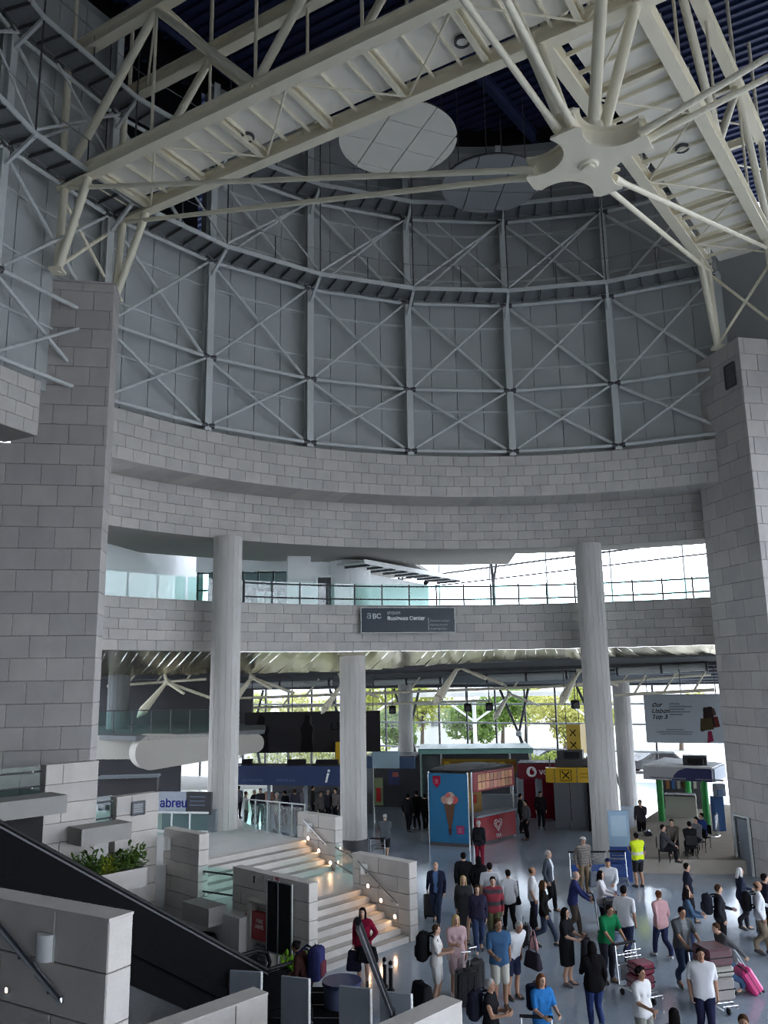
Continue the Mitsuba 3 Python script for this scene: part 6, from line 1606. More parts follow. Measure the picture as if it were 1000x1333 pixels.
    # shoes
    for i in range(2):
        d_ = np.array([(-.18, .18)[i], 1, 0]); d_ /= np.linalg.norm(d_)
        a = ank[i]
        up_ = max(0, a[2] - .047 * h)
        pitch = np.array([0, 0, -up_ * .9])
        sm = hull(S(a + [0, -.018 * h, -.022 * h], [.023 * h, .03 * h, .022 * h]), S(a + d_ * .065 * h + pitch - UPZ * .028 * h, [.026 * h, .03 * h, .017 * h]), S(a + d_ * .10 * h + pitch - UPZ * .031 * h, [.02 * h, .02 * h, .013 * h]), S(a + [0, 0, .0], .024 * h))
        m_ = sm.refine_to_length(.06).to_mesh()
        part(key, 'shoe', put(tm(m_.vert_properties[:, :3], m_.tri_verts)), 'gloss_vc', smooth=50, color=shoe)
    # hair
    hcol = HAIRC.get(hc, hc)
    if hair != 'none':
        cap = hull(He(0, -.014, .034, .083, .094, .086), He(0, -.03, .0, .078, .075, .075))
        # open the face: cut away what lies in front of a slanted plane
        nrm = hf * .86 - hu * .52
        if hair == 'bald': cap = cap.trim_by_plane((-hf * .6 - hu * .8).tolist(), float(np.dot(-hf * .6 - hu * .8, HM(0, -.02 * k, .01 * k))))
        else: cap = cap.trim_by_plane((-nrm).tolist(), float(-np.dot(nrm, HM(0, .048 * k, .05 * k))))
        ms = [cap]
        if hair in ('long', 'bob', 'vlong'):
            ln = {'long': .24, 'bob': .12, 'vlong': .36}[hair]
            bk = [He(0, -.06, .02, .082, .05, .06), He(0, -.075 - .02, -.05, .085, .04, .05)]
            ms += [hull(*bk)]
            low = HM(0, -.085 * k, -.04 * k) - UPZ * ln * k - hf * .02
            ms += [hull(He(0, -.075, -.04, .085, .042, .05), S(low + hr_ * .045 * k, .032 * k), S(low - hr_ * .045 * k, .032 * k))]
            for sg in (-1, 1): ms += [hull(He(sg * .066, -.01, .03, .02, .05, .05), S(HM(sg * .078 * k, .0, -.06 * k) - UPZ * min(ln, .16) * k, [.018 * k, .034 * k, .03 * k]))]
        if hair == 'bun': ms += [hull(He(0, -.105, .06, .04, .04, .04)), hull(He(0, -.08, .05, .05, .04, .05))]
        if hair == 'pony': ms += [hull(He(0, -.09, .03, .03, .03, .03), S(HM(0, -.12 * k, -.14 * k), .022 * k))]
        if hair == 'curly': ms += [hull(He(a_ * .07, -.02 + b_ * .05, .05 + c_ * .04, .045, .045, .045)) for a_, b_, c_ in ((-1, 0, .3), (1, 0, .3), (0, -1.3, .2), (0, .2, 1.2), (-.8, -1, -.6), (.8, -1, -.6))]
        hm = union(ms).refine_to_length(.035 if not lo else .07).to_mesh()
        hv = hm.vert_properties[:, :3]
        part(key, 'hair', put(tm(hv, hm.tri_verts)), 'paint_vc', smooth=50, color=hcol)
    if hair == 'cap' or collar == 'cap':
        cp = union([hull(He(0, -.01, .05, .088, .1, .07)).trim_by_plane(hu.tolist(), float(np.dot(hu, HM(0, 0, .045 * k)))), hull(He(0, .10, .05, .06, .05, .008), He(0, .06, .052, .075, .04, .008))]).to_mesh()
        part(key, 'cap', put(tm(cp.vert_properties[:, :3], cp.tri_verts)), 'paint_vc', smooth=40, color=hcol if hair == 'cap' else (.5, .48, .44))
    if not lo:
        for sg in (-1, 1):
            eye = He(sg * .031, .083, .022, .011, .008, .007)
            em_ = hull(eye).to_mesh(); part(key, 'eye', put(tm(em_.vert_properties[:, :3], em_.tri_verts)), 'gloss_vc', smooth=True, color=(.05, .035, .03))
        mo = hull(He(-.018, .083, -.058, .008, .008, .006, 1), He(.018, .083, -.058, .008, .008, .006, 1), He(0, .090, -.058, .008, .006, .008, 1)).to_mesh()
        part(key, 'mouth', put(tm(mo.vert_properties[:, :3], mo.tri_verts)), 'paint_vc', smooth=True, color=(skin[0] * .75, skin[1] * .42, skin[2] * .42))
    W_ = lambda p: (M @ np.append(p, 1))[:3]
    return dict(key=key, pos=P0, M=M, hands=[W_(wr[0] + hd[0] * .07 * k), W_(wr[1] + hd[1] * .07 * k)], sh=[W_(s_) for s_ in sh], back=W_(U(0, -.07 * h * wf, .2 * h)), fwd=np.array([math.sin(math.radians(b)), math.cos(math.radians(b)), 0]), b=b, h=h)

# ------------------------------------------------------------------ luggage
def suitcase(label, x, y, b, col, w=.42, d=.25, h_=.62, handle=.45, z0=0.0, tilt=0.0, lying=False, group='luggage of the travellers'):
    t = thing('suitcase', label, 'suitcase', group)
    yaw = -math.radians(b)
    M = np.array([[math.cos(yaw), -math.sin(yaw), 0, x], [math.sin(yaw), math.cos(yaw), 0, y], [0, 0, 1, z0], [0, 0, 0, 1.0]])
    c, s = math.cos(tilt), math.sin(tilt)
    Tm = np.array([[1, 0, 0, 0], [0, c, -s, 0], [0, s, c, .0], [0, 0, 0, 1.0]])
    if lying: Tm = np.array([[0, 0, 1, -h_ / 2], [0, 1, 0, 0], [-1, 0, 0, w / 2 + .02], [0, 0, 0, 1.0]])
    X = lambda m_: xf(m_, M @ Tm)
    sh_ = part(t, 'shell', X(cbox(0, 0, h_ / 2 + .05, w, d, h_, .05)), 'gloss_vc', color=col)
    part(sh_, 'zip_band', X(cbox(0, .0, h_ / 2 + .05, w + .012, .03, h_ + .012, .05)), 'mat_black')
    for k in range(3): part(sh_, 'rib', X(cbox(-w * .28 + w * .28 * k, d / 2, h_ / 2 + .05, .03, .02, h_ * .8, .008)), 'gloss_vc', color=tuple(np.array(col) * .8))
    for a in (-1, 1):
        for e in (-1, 1): part(t, 'wheel', X(xf(lathe([(0, -.02), (.03, -.02), (.03, .02), (0, .02)], 10), frame(np.array([a * w * .38, e * d * .34, .03]), np.array([0, 1., 0]), UPZ, np.array([1., 0, 0])))), 'mat_black')
    if handle:
        part(t, 'telescopic_handle', X(cat(tube((-.09, -d * .3, h_), (-.09, -d * .3, h_ + handle), .011, 6), tube((.09, -d * .3, h_), (.09, -d * .3, h_ + handle), .011, 6), tube((-.11, -d * .3, h_ + handle), (.11, -d * .3, h_ + handle), .018, 8))), 'mat_chrome')
    part(t, 'carry_handle', X(cat(tube((-.07, 0, h_ + .05), (-.06, 0, h_ + .085), .012, 6), tube((.07, 0, h_ + .05), (.06, 0, h_ + .085), .012, 6), tube((-.06, 0, h_ + .085), (.06, 0, h_ + .085), .014, 6))), 'mat_black')
    return t
def backpack(label, pn, col, w=.34, h_=.52, d=.22, accent=None, drop=.0):
    t = thing('backpack', label, 'backpack', 'bags of the travellers')
    f = pn['fwd']; s = np.cross(f, UPZ)
    c = pn['back'] - f * (d / 2 + .05) - UPZ * (.02 + drop)
    M = frame(c, s, f, UPZ)
    m_ = hull(*[S((a * (w / 2 - .07), 0, e * (h_ / 2 - .07)), [.07, d / 2, .07]) for a in (-1, 1) for e in (-1, 1)]).refine_to_length(.06).to_mesh()
    sk_ = part(t, 'sack', xf(tm(m_.vert_properties[:, :3], m_.tri_verts), M), 'paint_vc', smooth=50, color=col)
    part(sk_, 'front_pocket', xf(cbox(0, -d / 2, -h_ * .14, w * .7, .08, h_ * .45, .03), M), 'paint_vc', color=accent or tuple(np.array(col) * 1.3))
    part(sk_, 'top_loop', xf(path([(-.04, .02, h_ / 2), (0, .02, h_ / 2 + .05), (.04, .02, h_ / 2)], .01, 6), M), 'mat_black')
    for sg in (-1, 1):
        part(t, 'strap', xf(path([(sg * .09, d / 2, h_ * .42), (sg * .12, d / 2 + .10, h_ * .46), (sg * .13, d / 2 + .24, h_ * .30), (sg * .13, d / 2 + .22, 0), (sg * .12, d / 2, -h_ * .3)], .02, 6), M), 'paint_vc', color=tuple(np.array(col) * .7))
    return t
def bag(label, p, b, col, w=.38, h_=.30, d=.14, strap=.3, name='shoulder_bag'):
    """a soft bag whose strap is held at p"""
    t = thing(name, label, 'bag', 'bags of the travellers')
    f = bear(b); s = np.cross(f, UPZ)
    c = np.asarray(p) - UPZ * (strap + h_ / 2)
    M = frame(c, s, f, UPZ)
    m_ = hull(S((-w / 2 + .05, 0, -h_ / 2 + .06), [.06, d / 2, .06]), S((w / 2 - .05, 0, -h_ / 2 + .06), [.06, d / 2, .06]), S((-w / 2 + .09, 0, h_ / 2 - .04), [.05, d * .3, .04]), S((w / 2 - .09, 0, h_ / 2 - .04), [.05, d * .3, .04])).refine_to_length(.08).to_mesh()
    part(t, 'body', xf(tm(m_.vert_properties[:, :3], m_.tri_verts), M), 'paint_vc', smooth=50, color=col)
    part(t, 'strap', xf(path([(-w * .3, 0, h_ / 2 - .03), (-.04, 0, h_ / 2 + strap), (.04, 0, h_ / 2 + strap), (w * .3, 0, h_ / 2 - .03)], .012, 6), M), 'paint_vc', color=tuple(np.array(col) * .8))
    return t
def trolley(label, x, y, b, load=(), z0=0.0, blue=False):
    """luggage trolley; b: the bearing it is pushed towards"""
    t = thing('luggage_trolley', label, 'trolley', 'luggage trolleys')
    yaw = -math.radians(b)
    M = np.array([[math.cos(yaw), -math.sin(yaw), 0, x], [math.sin(yaw), math.cos(yaw), 0, y], [0, 0, 1, z0], [0, 0, 0, 1.0]])
    X = lambda m_: xf(m_, M)
    part(t, 'platform', X(cat(tube((-.28, -.4, .2), (-.18, .5, .14), .02, 8), tube((.28, -.4, .2), (.18, .5, .14), .02, 8), *[tube((-.26 + .02 * k, -.3 + .2 * k, .2), (.26 - .02 * k, -.3 + .2 * k, .2), .014, 6) for k in range(5)])), 'mat_chrome', smooth=40)
    part(t, 'back_frame', X(cat(tube((-.28, -.4, .2), (-.27, -.48, 1.0), .02, 8), tube((.28, -.4, .2), (.27, -.48, 1.0), .02, 8), tube((-.27, -.42, .6), (.27, -.42, .6), .015, 6), tube((-.27, -.45, .8), (.27, -.45, .8), .015, 6))), 'mat_chrome', smooth=40)
    part(t, 'push_bar', X(tube((-.3, -.5, 1.02), (.3, -.5, 1.02), .028, 10)), 'mat_black', smooth=40)
    part(t, 'advert_plate', X(cbox(0, -.40, .45, .46, .02, .34, .008)), 'gloss_vc', color=(.02, .06, .22) if blue else (.25, .26, .28))
    part(t, 'basket', X(cat(*[tube((-.2 + .1 * k, -.42, .85), (-.2 + .1 * k, -.2, .82), .008, 5) for k in range(5)], tube((-.22, -.2, .82), (.22, -.2, .82), .01, 6), tube((-.22, -.2, .95), (.22, -.2, .95), .01, 6))), 'mat_chrome')
    for px_, py_ in ((-.24, -.36), (.24, -.36), (0, .42)):
        wk_ = part(t, 'wheel', X(xf(lathe([(0, -.025), (.06, -.025), (.07, 0), (.06, .025), (0, .025)], 12), frame(np.array([px_, py_, .07]), np.array([0, 1., 0]), UPZ, np.array([1., 0, 0])))), 'mat_black', smooth=40)
        part(wk_, 'wheel_fork', X(tube((px_, py_, .07), (px_, py_, .19), .014, 6)), 'mat_chrome')
    z = z0 + .23
    for i, (w, d, hh, col, lab) in enumerate(load):
        k_ = thing('suitcase', lab, 'suitcase', 'luggage on the trolleys')
        part(k_, 'shell', X(cbox(.02 * (-1) ** i, .03, z - z0 + hh / 2, w, d, hh - .01, .04)), 'gloss_vc', color=col)
        part(k_, 'zip_band', X(cbox(.02 * (-1) ** i, .03, z - z0 + hh / 2, w + .01, d + .01, .025, .005)), 'mat_black')
        part(k_, 'carry_handle', X(path([(.02 - .07, .03 - d / 2, z - z0 + hh * .55), (.02 - .05, .03 - d / 2 - .03, z - z0 + hh * .55), (.02 + .05, .03 - d / 2 - .03, z - z0 + hh * .55), (.02 + .07, .03 - d / 2, z - z0 + hh * .55)], .011, 6)), 'mat_black')
        z += hh
    return t

BLK, NVY, DJ, WHT = (.014, .014, .016), (.022, .026, .055), (.035, .05, .10), (.62, .62, .62)
JEAN = (.05, .08, .17)
# --- left group by the stairs
a = person('bald man in a navy jacket and blue shirt pulling a black suitcase', 567, 1120, 1.76, 190, walk=.8, arms=('down', 'pull'), top=(.02, .024, .045), front=(.10, .17, .33), bot=(.03, .04, .07), hair='bald', hc='grey')
q = a['hands'][1]; suitcase('black wheeled suitcase behind the bald man in navy', q[0] + .12, q[1] + .28, 190, BLK, handle=.35)
person('man in a dark suit walking away, left of the men in white shirts', 603, 1109, 1.80, 5, walk=.5, top=(.018, .018, .02), bot=BLK, hair='short', hc='black')
person('person in black beside the man in the dark suit', 623, 1114, 1.70, 8, sex='f', walk=-.5, top=BLK, bot=BLK, hair='bob', hc='black')
person('blond woman in a charcoal cardigan and dress facing the viewer', 603, 1139, 1.72, 182, sex='f', walk=.5, top=(.045, .048, .05), bot=(.05, .05, .052), kind='dress', hair='long', hc='blond')
a = person('woman in a navy V-neck top and blue jeans with long brown hair', 621, 1150, 1.70, 184, sex='f', walk=-.8, top=(.03, .028, .05), bot=DJ, hair='long', hc='brown', arms=('down', 'down'))
person('man in a red and dark striped shirt and olive trousers facing the viewer', 641, 1140, 1.78, 182, walk=.6, top=(.26, .045, .06), band=((.10, .03, (.06, .055, .06)), (.27, .03, (.07, .06, .07))), bot=(.10, .10, .055), hc='black')
person('man in a white shirt seen from behind, beyond the man in red', 637, 1122, 1.80, 5, walk=.6, top=(.55, .57, .60), bot=BLK, hc='black', sleeve='short')
a = person('woman in a white top and black trousers walking away with a black shoulder bag', 661, 1130, 1.70, 352, sex='f', walk=.9, top=(.50, .51, .52), bot=BLK, kind='trousers', hair='short', hc='black')
bag('black shoulder bag on the woman in white and black walking away', a['sh'][1] + np.array([.06, 0, 0]), 352, BLK, .24, .26, .1, .38)
a = person('man in a white shirt and navy trousers turned to the right', 692, 1128, 1.74, 95, top=WHT, bot=(.03, .03, .06), hair='bald', hc='brown', skin=TAN, sleeve='short', arms=('down', 'down'))
bag('black backpack hanging from the hand of the man in white and navy', a['hands'][1] + np.array([-.12, -.1, .0]), 95, BLK, .40, .48, .22, .1, 'hand_luggage')
a = person('woman with long brown hair in a black coat and jeans walking to the right', 706, 1143, 1.72, 100, sex='f', walk=1.0, top=(.014, .012, .012), bot=(.04, .05, .08), kind='leggings', hair='vlong', hc='brown', hem=.1)
suitcase('black cabin case beside the woman in the black coat', a['pos'][0] - .5, a['pos'][1] + .05, 100, BLK, .36, .22, .5, .2)
person('tall grey haired man in a grey jacket over a white shirt', 713, 1106, 1.80, 120, walk=.45, top=(.06, .07, .085), front=(.50, .52, .55), bot=BLK, hair='short', hc='grey')
a = person('man in a striped shirt, beige trousers and a pale cap by the column', 757, 1088, 1.80, 165, lean=.12, top=(.19, .17, .15), band=tuple((z, .008, (.08, .07, .07)) for z in np.arange(0, .3, .045)), bot=(.15, .11, .07), hair='short', hc='black', collar='cap')
bag('grey carrier bag held by the man in the striped shirt', a['hands'][0] + np.array([.05, -.05, .0]), 165, (.10, .11, .13), .34, .5, .16, .15, 'carrier_bag')
a = person('balding man in a navy shirt pushing a trolley to the right', 743, 1132, 1.74, 100, lean=.18, walk=.6, arms=('push', 'push'), top=(.028, .032, .10), bot=(.075, .06, .05), hair='bald', hc='grey')
c = (a['hands'][0] + a['hands'][1]) / 2; dv = bear(100)
trolley('trolley with black bags pushed by the balding man in navy', c[0] + dv[0] * .56, c[1] + dv[1] * .56, 100, ((.5, .5, .42, BLK, 'large black case at the bottom of the balding man\'s trolley'), (.5, .5, .34, (.02, .022, .03), 'black bag on top of the balding man\'s trolley')))
a = person('woman in a black dress and leggings with dark hair, arms held in front', 735, 1181, 1.70, 125, sex='f', wf=1.12, arms=('hold', 'hold'), top=BLK, sleeve='short', bot=BLK, kind='skirt', hair='long', hc='black', shoe=(.12, .11, .12))
m_ = (a['hands'][0] + a['hands'][1]) / 2
bag('black jacket and bag hanging from the arms of the woman in black', m_ + np.array([.06, -.05, .06]), 125, (.016, .016, .019), .42, .62, .2, .02, 'folded_jacket')
a = person('man in a green T-shirt leaning on a trolley with red cases', 786, 1173, 1.78, 155, lean=.25, arms=('push', 'push'), top=(.012, .14, .055), sleeve='short', bot=(.03, .03, .04), hc='black', skin=TAN)
c = (a['hands'][0] + a['hands'][1]) / 2; dv = bear(158)
trolley('trolley with dark red cases in front of the man in green', c[0] + dv[0] * .62, c[1] + dv[1] * .62, 158, ((.5, .42, .30, (.13, .012, .03), 'lower dark red case on the trolley of the man in green'), (.48, .4, .26, (.16, .014, .035), 'upper dark red case on the trolley of the man in green')))
person('woman with very long dark hair, black top and blue jeans seen from behind', 770, 1225, 1.74, 355, sex='f', walk=.35, top=(.014, .013, .014), bot=(.03, .045, .13), kind='leggings', hair='vlong', hc='black', arms=('hold', 'down'))
person('man in a white T-shirt and dark jeans walking away to the right', 811, 1150, 1.82, 35, walk=1.0, top=(.60, .60, .62), sleeve='short', bot=(.02, .024, .05), hc='black', skin=TAN)
person('woman in a pink top and navy trousers walking away alone', 857, 1157, 1.66, 345, sex='f', walk=.9, top=(.50, .30, .31), sleeve='long', bot=(.03, .035, .08), hair='bun', hc='auburn', shoe=(.5, .5, .5), arms=('back', 'fwd'))
person('man in a yellow hi-vis vest and dark shorts', 828, 1084, 1.76, 340, top=(.04, .05, .07), sleeve='short', vest=(.55, .66, .03), bot=(.02, .02, .022), kind='shorts', hc='black', skin=TAN, arms=('bent', 'down'))
# --- trolley stand group
person('man in a white shirt, blue trousers and a navy cap at the blue trolleys', 791, 1117, 1.76, 200, top=(.58, .60, .62), sleeve='long', bot=(.05, .10, .30), hair='cap', hc=(.02, .025, .06), skin=TAN, arms=('hold', 'down'))
a = person('woman in a white top with a navy bag beside the blue trolleys', 781, 1133, 1.64, 110, sex='f', top=(.55, .53, .54), bot=(.03, .03, .05), hair='bob', hc='black', arms=('hold', 'hold'))
bag('navy travel bag of the woman in white by the blue trolleys', a['hands'][0] + np.array([0, 0, .02]), 110, (.02, .03, .13), .5, .4, .25, .08, 'travel_bag')
tp = onz(806, 1152, 0)
ti = thing('information_totem', 'pale blue poster totem above the row of blue trolleys', 'totem')
part(ti, 'poster', panel3(at(793, 1090, tp[1] + .6), at(820, 1090, tp[1] + .5), 1.15, 2.35, .12), 'paint_vc', color=(.26, .36, .46))
part(ti, 'poster_print', panel3(at(796, 1090, tp[1] + .53), at(817, 1090, tp[1] + .43), 1.5, 2.2, .02), 'paint_vc', color=(.36, .46, .54))
part(ti, 'base', panel3(at(793, 1090, tp[1] + .6), at(820, 1090, tp[1] + .5), 0, 1.15, .16), 'gloss_vc', color=(.02, .05, .19))
for i in range(3):
    trolley('empty blue trolley in the row at the totem, %s from the left' % ('first', 'second', 'third')[i], tp[0] - 1.35 + .70 * i, tp[1] - .15, 185, blue=True)
# --- foreground group
a = person('blond woman in a pale pink T-shirt and shorts', 593, 1190, 1.74, 170, sex='f', top=(.52, .36, .37), sleeve='short', bot=(.46, .35, .35), kind='shorts', hair='long', hc='blond', arms=('down', 'bent'), shoe=(.4, .3, .25))
bag('white shoulder bag of the blond woman in pink', a['sh'][1] + np.array([.1, -.02, -.05]), 170, (.5, .48, .45), .3, .3, .1, .3)
suitcase('black case standing behind the blond woman in pink', a['pos'][0] + .45, a['pos'][1] + .35, 150, BLK, .42, .26, .6, .3)
a = person('woman in a white outfit wearing a big black backpack, in profile', 567, 1203, 1.66, 105, sex='f', top=(.60, .58, .55), sleeve='short', bot=(.56, .55, .53), kind='shorts', hair='short', hc='brown', arms=('bent', 'bent'), hem=.05)
backpack('big black backpack on the woman in white', a, BLK, .40, .58, .26)
bag('large black duffel bag at the feet of the woman with the backpack', np.array([a['pos'][0] - .35, a['pos'][1] - .35, .62]), 60, (.018, .018, .02), .62, .52, .34, .05, 'duffel_bag')
a = person('man in a blue T-shirt and cream shorts with sunglasses on his head', 648, 1195, 1.84, 172, top=(.045, .10, .19), sleeve='short', bot=(.50, .48, .42), kind='shorts', hc='brown', skin=TAN, arms=('pull', 'hold'), look=-15)
suitcase('tall black suitcase leaning beside the man in blue and cream', a['pos'][0] - .75, a['pos'][1] + .15, 170, BLK, .5, .3, .75, .4, tilt=-.18)
k_ = a; a = person('man in a white shirt with grey hair bending forward with bags', 664, 1190, 1.76, 150, lean=.42, top=(.55, .56, .57), sleeve='short', bot=(.03, .035, .07), kind='shorts', hc='grey', skin=TAN, arms=('down', 'down'), pos=None)
bag('big dark shoulder bag of the bending man in white', a['sh'][0] + np.array([.18, -.1, -.05]), 60, (.03, .026, .035), .5, .36, .2, .32, 'tote_bag')
bag('pink and white paper bag of the bending man in white', a['sh'][0] + np.array([.24, .1, .02]), 60, (.50, .28, .29), .3, .3, .08, .12, 'paper_bag')
a = person('woman with short grey hair in a black sleeveless top at the bottom edge', 637, 1273, 1.68, 115, sex='f', top=BLK, sleeve='none', bot=BLK, hair='short', hc='grey', skin=TAN, arms=('bent', 'bent'))
backpack('dark blue backpack on the woman with short grey hair', a, (.02, .022, .035), .36, .5, .22)
a = person('woman in a bright blue top with a brown bob at the bottom edge', 704, 1267, 1.66, 160, sex='f', top=(.03, .16, .42), sleeve='short', bot=(.03, .03, .05), hair='bob', hc='auburn', arms=('hold', 'hold'), wf=1.05)
backpack('dark backpack worn by the woman in bright blue', a, (.022, .026, .05), .34, .46, .2)
trolley('trolley in front of the woman in bright blue at the bottom edge', a['pos'][0] - .25, a['pos'][1] - .75, 190, blue=True)
a = person('woman in a white polo shirt with dark curly hair', 833, 1258, 1.66, 150, sex='f', top=(.60, .60, .60), sleeve='short', bot=(.22, .22, .20), hair='curly', hc='black', wf=1.12, skin=TAN, arms=('down', 'hold'))
suitcase('small black case beside the woman in the white polo shirt', a['pos'][0] - .85, a['pos'][1] + .1, 170, BLK, .34, .22, .5, .1)
person('man in a white T-shirt and navy trousers walking towards the viewer', 911, 1232, 1.78, 190, walk=.6, top=(.58, .58, .60), sleeve='short', bot=(.02, .022, .05), hc='black', skin=TAN)
a = person('man in a grey polo and jeans pushing a heavily loaded trolley', 884, 1178, 1.80, 166, lean=.12, walk=.4, arms=('push', 'push'), top=(.075, .08, .085), front=(.2, .21, .22), sleeve='short', bot=(.035, .05, .09), hc='black', skin=TAN)
c = (a['hands'][0] + a['hands'][1]) / 2; dv = bear(166)
trolley('heavily loaded trolley in front of the man in the grey polo', c[0] + dv[0] * .62, c[1] + dv[1] * .62, 166, ((.58, .62, .46, (.20, .18, .17), 'beige hard case at the bottom of the heavily loaded trolley'), (.55, .6, .22, (.25, .24, .21), 'cream bag in the middle of the heavily loaded trolley'), (.6, .62, .36, (.07, .02, .028), 'dark maroon case on top of the heavily loaded trolley')))
person('woman in a denim jacket with dark hair, in profile behind the loaded trolley', 893, 1157, 1.66, 100, sex='f', top=(.06, .10, .16), bot=(.03, .04, .08), hair='bob', hc='black', arms=('hold', 'hold'))
person('short haired woman in a dark top with a red scarf by the brown plinth', 893, 1123, 1.66, 100, sex='f', top=(.02, .022, .035), front=(.30, .03, .06), bot=(.04, .04, .045), hair='short', hc='black', sleeve='short', walk=.4)
a = person('woman in a purple top and dark cardigan, in profile', 934, 1151, 1.70, 98, sex='f', top=(.026, .026, .032), front=(.22, .03, .24), bot=BLK, hair='short', hc='brown', arms=('hold', 'down'), wf=1.15)
backpack('dark backpack on the woman in purple', a, (.02, .022, .03), .36, .48, .22)
a = person('white haired woman in a dark patterned top, in profile', 962, 1129, 1.66, 95, sex='f', top=(.026, .03, .05), bot=(.03, .03, .04), hair='bob', hc='white', arms=('hold', 'down'), walk=.4)
suitcase('black suitcase between the white haired woman and the bald man', a['pos'][0] + .2, a['pos'][1] - .8, 100, BLK, .44, .3, .6, .35)
a = person('bald man in a white shirt and beige trousers with a black backpack strap', 985, 1146, 1.78, 105, top=(.56, .58, .60), bot=(.22, .18, .13), hair='bald', hc='brown', skin=TAN, walk=.5, arms=('hold', 'down'))
backpack('black backpack on the bald man in the white shirt', a, BLK, .32, .46, .2)
suitcase('large black suitcase at the right edge beside the bald man in white', a['pos'][0] + .55, a['pos'][1] - .35, 100, BLK, .5, .32, .72, .3)
person('dark haired man in dark clothes behind the bald man in white', 994, 1137, 1.76, 95, top=(.02, .02, .03), bot=BLK, hc='black')
a = person('person in a grey jacket and jeans stooping forward and pulling a pink suitcase', 945, 1194, 1.66, 262, lean=.35, walk=1.0, top=(.085, .085, .09), bot=(.04, .07, .13), hair='short', hc='brown', arms=('pull', 'down'))
q = onz(985, 1292, 0.0)
suitcase('bright pink suitcase with a long pale handle at the right edge', q[0], q[1], 262, (.50, .035, .16), .46, .28, .58, .75, tilt=-.55)
person('dark haired person at the bottom edge of whom only the head shows', 877, 1312, 1.70, 10, sex='f', top=(.03, .03, .035), bot=BLK, hair='bob', hc='black')
person('brown haired person at the bottom right edge of whom only the head shows', 967, 1320, 1.74, 200, top=(.04, .04, .05), bot=BLK, hair='short', hc='brown', skin=TAN)
# --- on and by the escalator
a = person('woman in a red jacket and dark shorts with bags beside the escalator handrail', 472, 1181, 1.70, 190, sex='f', top=(.20, .012, .035), bot=(.02, .02, .03), kind='shorts', hair='long', hc='black', arms=('hip', 'down'))
bag('black rucksack held at the side of the woman in the red jacket', a['hands'][1], 190, (.02, .02, .035), .36, .46, .2, .05, 'rucksack')
bag('black duffel bag hanging in front of the woman in the red jacket', a['hands'][0], 190, BLK, .5, .36, .24, .06, 'duffel_bag')
a = person('hunched traveller with dark tied hair under a big patterned backpack', 400, 1222, 1.70, 285, lean=.35, top=(.05, .022, .02), bot=BLK, hair='bun', hc='black', arms=('hold', 'hold'), skin=BROWN)
backpack('big dark blue and red striped trekking backpack', a, (.028, .03, .09), .40, .66, .30, (.10, .03, .04))
# --- farther away
a = person('man in a grey jacket walking away behind a trolley beside the middle column', 501, 1059, 1.78, 2, lean=.1, walk=.6, top=(.09, .10, .11), bot=(.02, .02, .022), kind='shorts', hc='grey', arms=('push', 'push'))
trolley('trolley with a black case next to the man in grey by the middle column', a['pos'][0] - .25, a['pos'][1] - .55, 5, ((.5, .5, .3, BLK, 'black case on the trolley beside the middle column'),))
for px, py, h_, b, lab, s in ((531, 1033, 1.74, 20, 'left of three dark figures left of the ice cream kiosk', 'm'), (542, 1029, 1.80, 340, 'middle of three dark figures left of the ice cream kiosk', 'm'), (553, 1033, 1.68, 10, 'right of three dark figures left of the ice cream kiosk', 'f')):
    person(lab, px, py, h_, b, sex=s, top=(.014, .014, .016), bot=BLK, hc='black', lo=True, walk=.4, group='people around the kiosks')
a = person('person with a backpack and red trousers standing at the ice cream counter', 623, 1068, 1.70, 15, sex='f', top=(.022, .022, .028), bot=(.20, .02, .04), hc='grey', hair='short', group='people around the kiosks')
backpack('black backpack on the customer at the ice cream counter', a, BLK, .32, .48, .2)
person('vendor in grey behind the ice cream counter', 0, 0, 1.68, 200, sex='f', top=(.20, .20, .22), bot=BLK, hc='brown', lo=True, pos=tuple((KC + er * 1.35 - nr_ * 1.32)[:2]), group='people around the kiosks')
for px, py, h_, b, lab, c_ in ((677, 1033, 1.74, 100, 'figure in black right of the ice cream kiosk', (.014, .014, .016)), (684, 1041, 1.70, 250, 'figure in grey right of the ice cream kiosk', (.10, .10, .11)), (703, 1030, 1.72, 180, 'dark figure inside the phone shop', (.02, .015, .018))):
    person(lab, px, py, h_, b, top=c_, bot=BLK, hc='black', lo=True, group='people around the kiosks')
person('man standing with raised arms before the pale column', 833, 1041, 1.78, 210, z0=0.0, top=(.05, .045, .05), bot=BLK, hc='black', arms=('up', 'fwd'), lo=True, group='people around the kiosks')
person('person in dark blue bending at the blue totem', 802, 1071, 1.74, 80, lean=.25, top=(.02, .03, .07), bot=BLK, hc='black', lo=True, group='people around the kiosks')
suitcase('dark suitcase standing on the floor left of the cafe guests', onz(845, 1103, .0)[0], onz(845, 1103, .0)[1], 100, (.02, .02, .024), .5, .3, .62, .0)
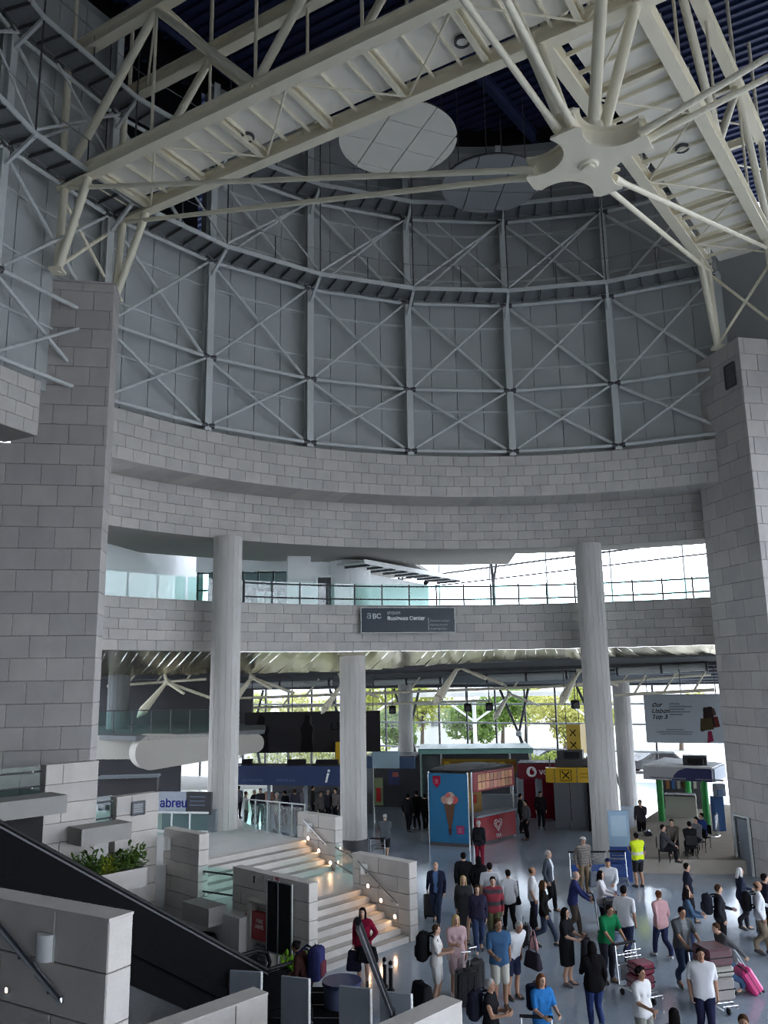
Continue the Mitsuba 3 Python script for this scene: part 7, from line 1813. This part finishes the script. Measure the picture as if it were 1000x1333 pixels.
# cafe guests on chairs
def cafe_chair(x, y, b, lab):
    t = thing('cafe_chair', lab, 'chair', 'cafe chairs on the plinth')
    yaw = -math.radians(b)
    X = lambda m_: mv(m_, x, y, .48, yaw)
    part(t, 'seat', X(cbox(0, 0, .385, .42, .42, .03, .01)), 'mat_black')
    part(t, 'backrest', X(cbox(0, -.24, .66, .42, .03, .34, .01)), 'mat_black')
    for a_ in (-.18, .18):
        for e_ in (-.18, .18): part(t, 'leg', X(tube((a_, e_, 0), (a_, e_, .38), .014, 6)), 'mat_black')
for i, (px, py, b, c_, lab) in enumerate(((862, 1073, 110, (.05, .05, .055), 'leftmost seated guest of the bar kiosk'), (874, 1066, 200, (.12, .10, .09), 'second seated guest of the bar kiosk from the left'), (897, 1069, 10, (.018, .018, .02), 'seated guest in black with the back to the viewer'), (906, 1063, 250, (.16, .16, .17), 'seated guest in grey before the bar'), (913, 1058, 260, (.03, .06, .20), 'seated guest in blue next to the front green post'))):
    p = onz(px, py, .48 + 1.28)
    cafe_chair(p[0], p[1], b, 'black cafe chair under the ' + lab.replace('seated ', '').replace('with the back to the viewer', 'turned away'))
    person(lab, 0, 0, 1.70, b, z0=.48, top=c_, bot=BLK, hc='black', lo=True, sit=True, pos=(p[0], p[1]), arms=('lap', 'lap'), group='guests of the bar kiosk')
# queue behind the terrace railing
QC = ((.10, .10, .11), (.26, .24, .22), (.03, .03, .035), (.05, .05, .06), (.30, .17, .12), (.20, .19, .15), (.02, .02, .025), (.06, .06, .08), (.14, .14, .15), (.03, .03, .03), (.09, .08, .08), (.04, .04, .05), (.17, .15, .14))
for i, px in enumerate((311, 320, 331, 339, 350, 361, 371, 384, 396, 407, 417, 427, 437)):
    n_words = ('first', 'second', 'third', 'fourth', 'fifth', 'sixth', 'seventh', 'eighth', 'ninth', 'tenth', 'eleventh', 'twelfth', 'thirteenth')[i]
    person('%s standing figure from the left in the dim queue behind the terrace railing' % n_words, px, 1023 + (i * 7) % 9, 1.62 + .02 * ((i * 5) % 9), (20 + i * 47) % 360, sex='mf'[i % 2], top=QC[i], bot=BLK, hc=('black', 'brown', 'grey')[i % 3], lo=True, group='queue behind the terrace railing')
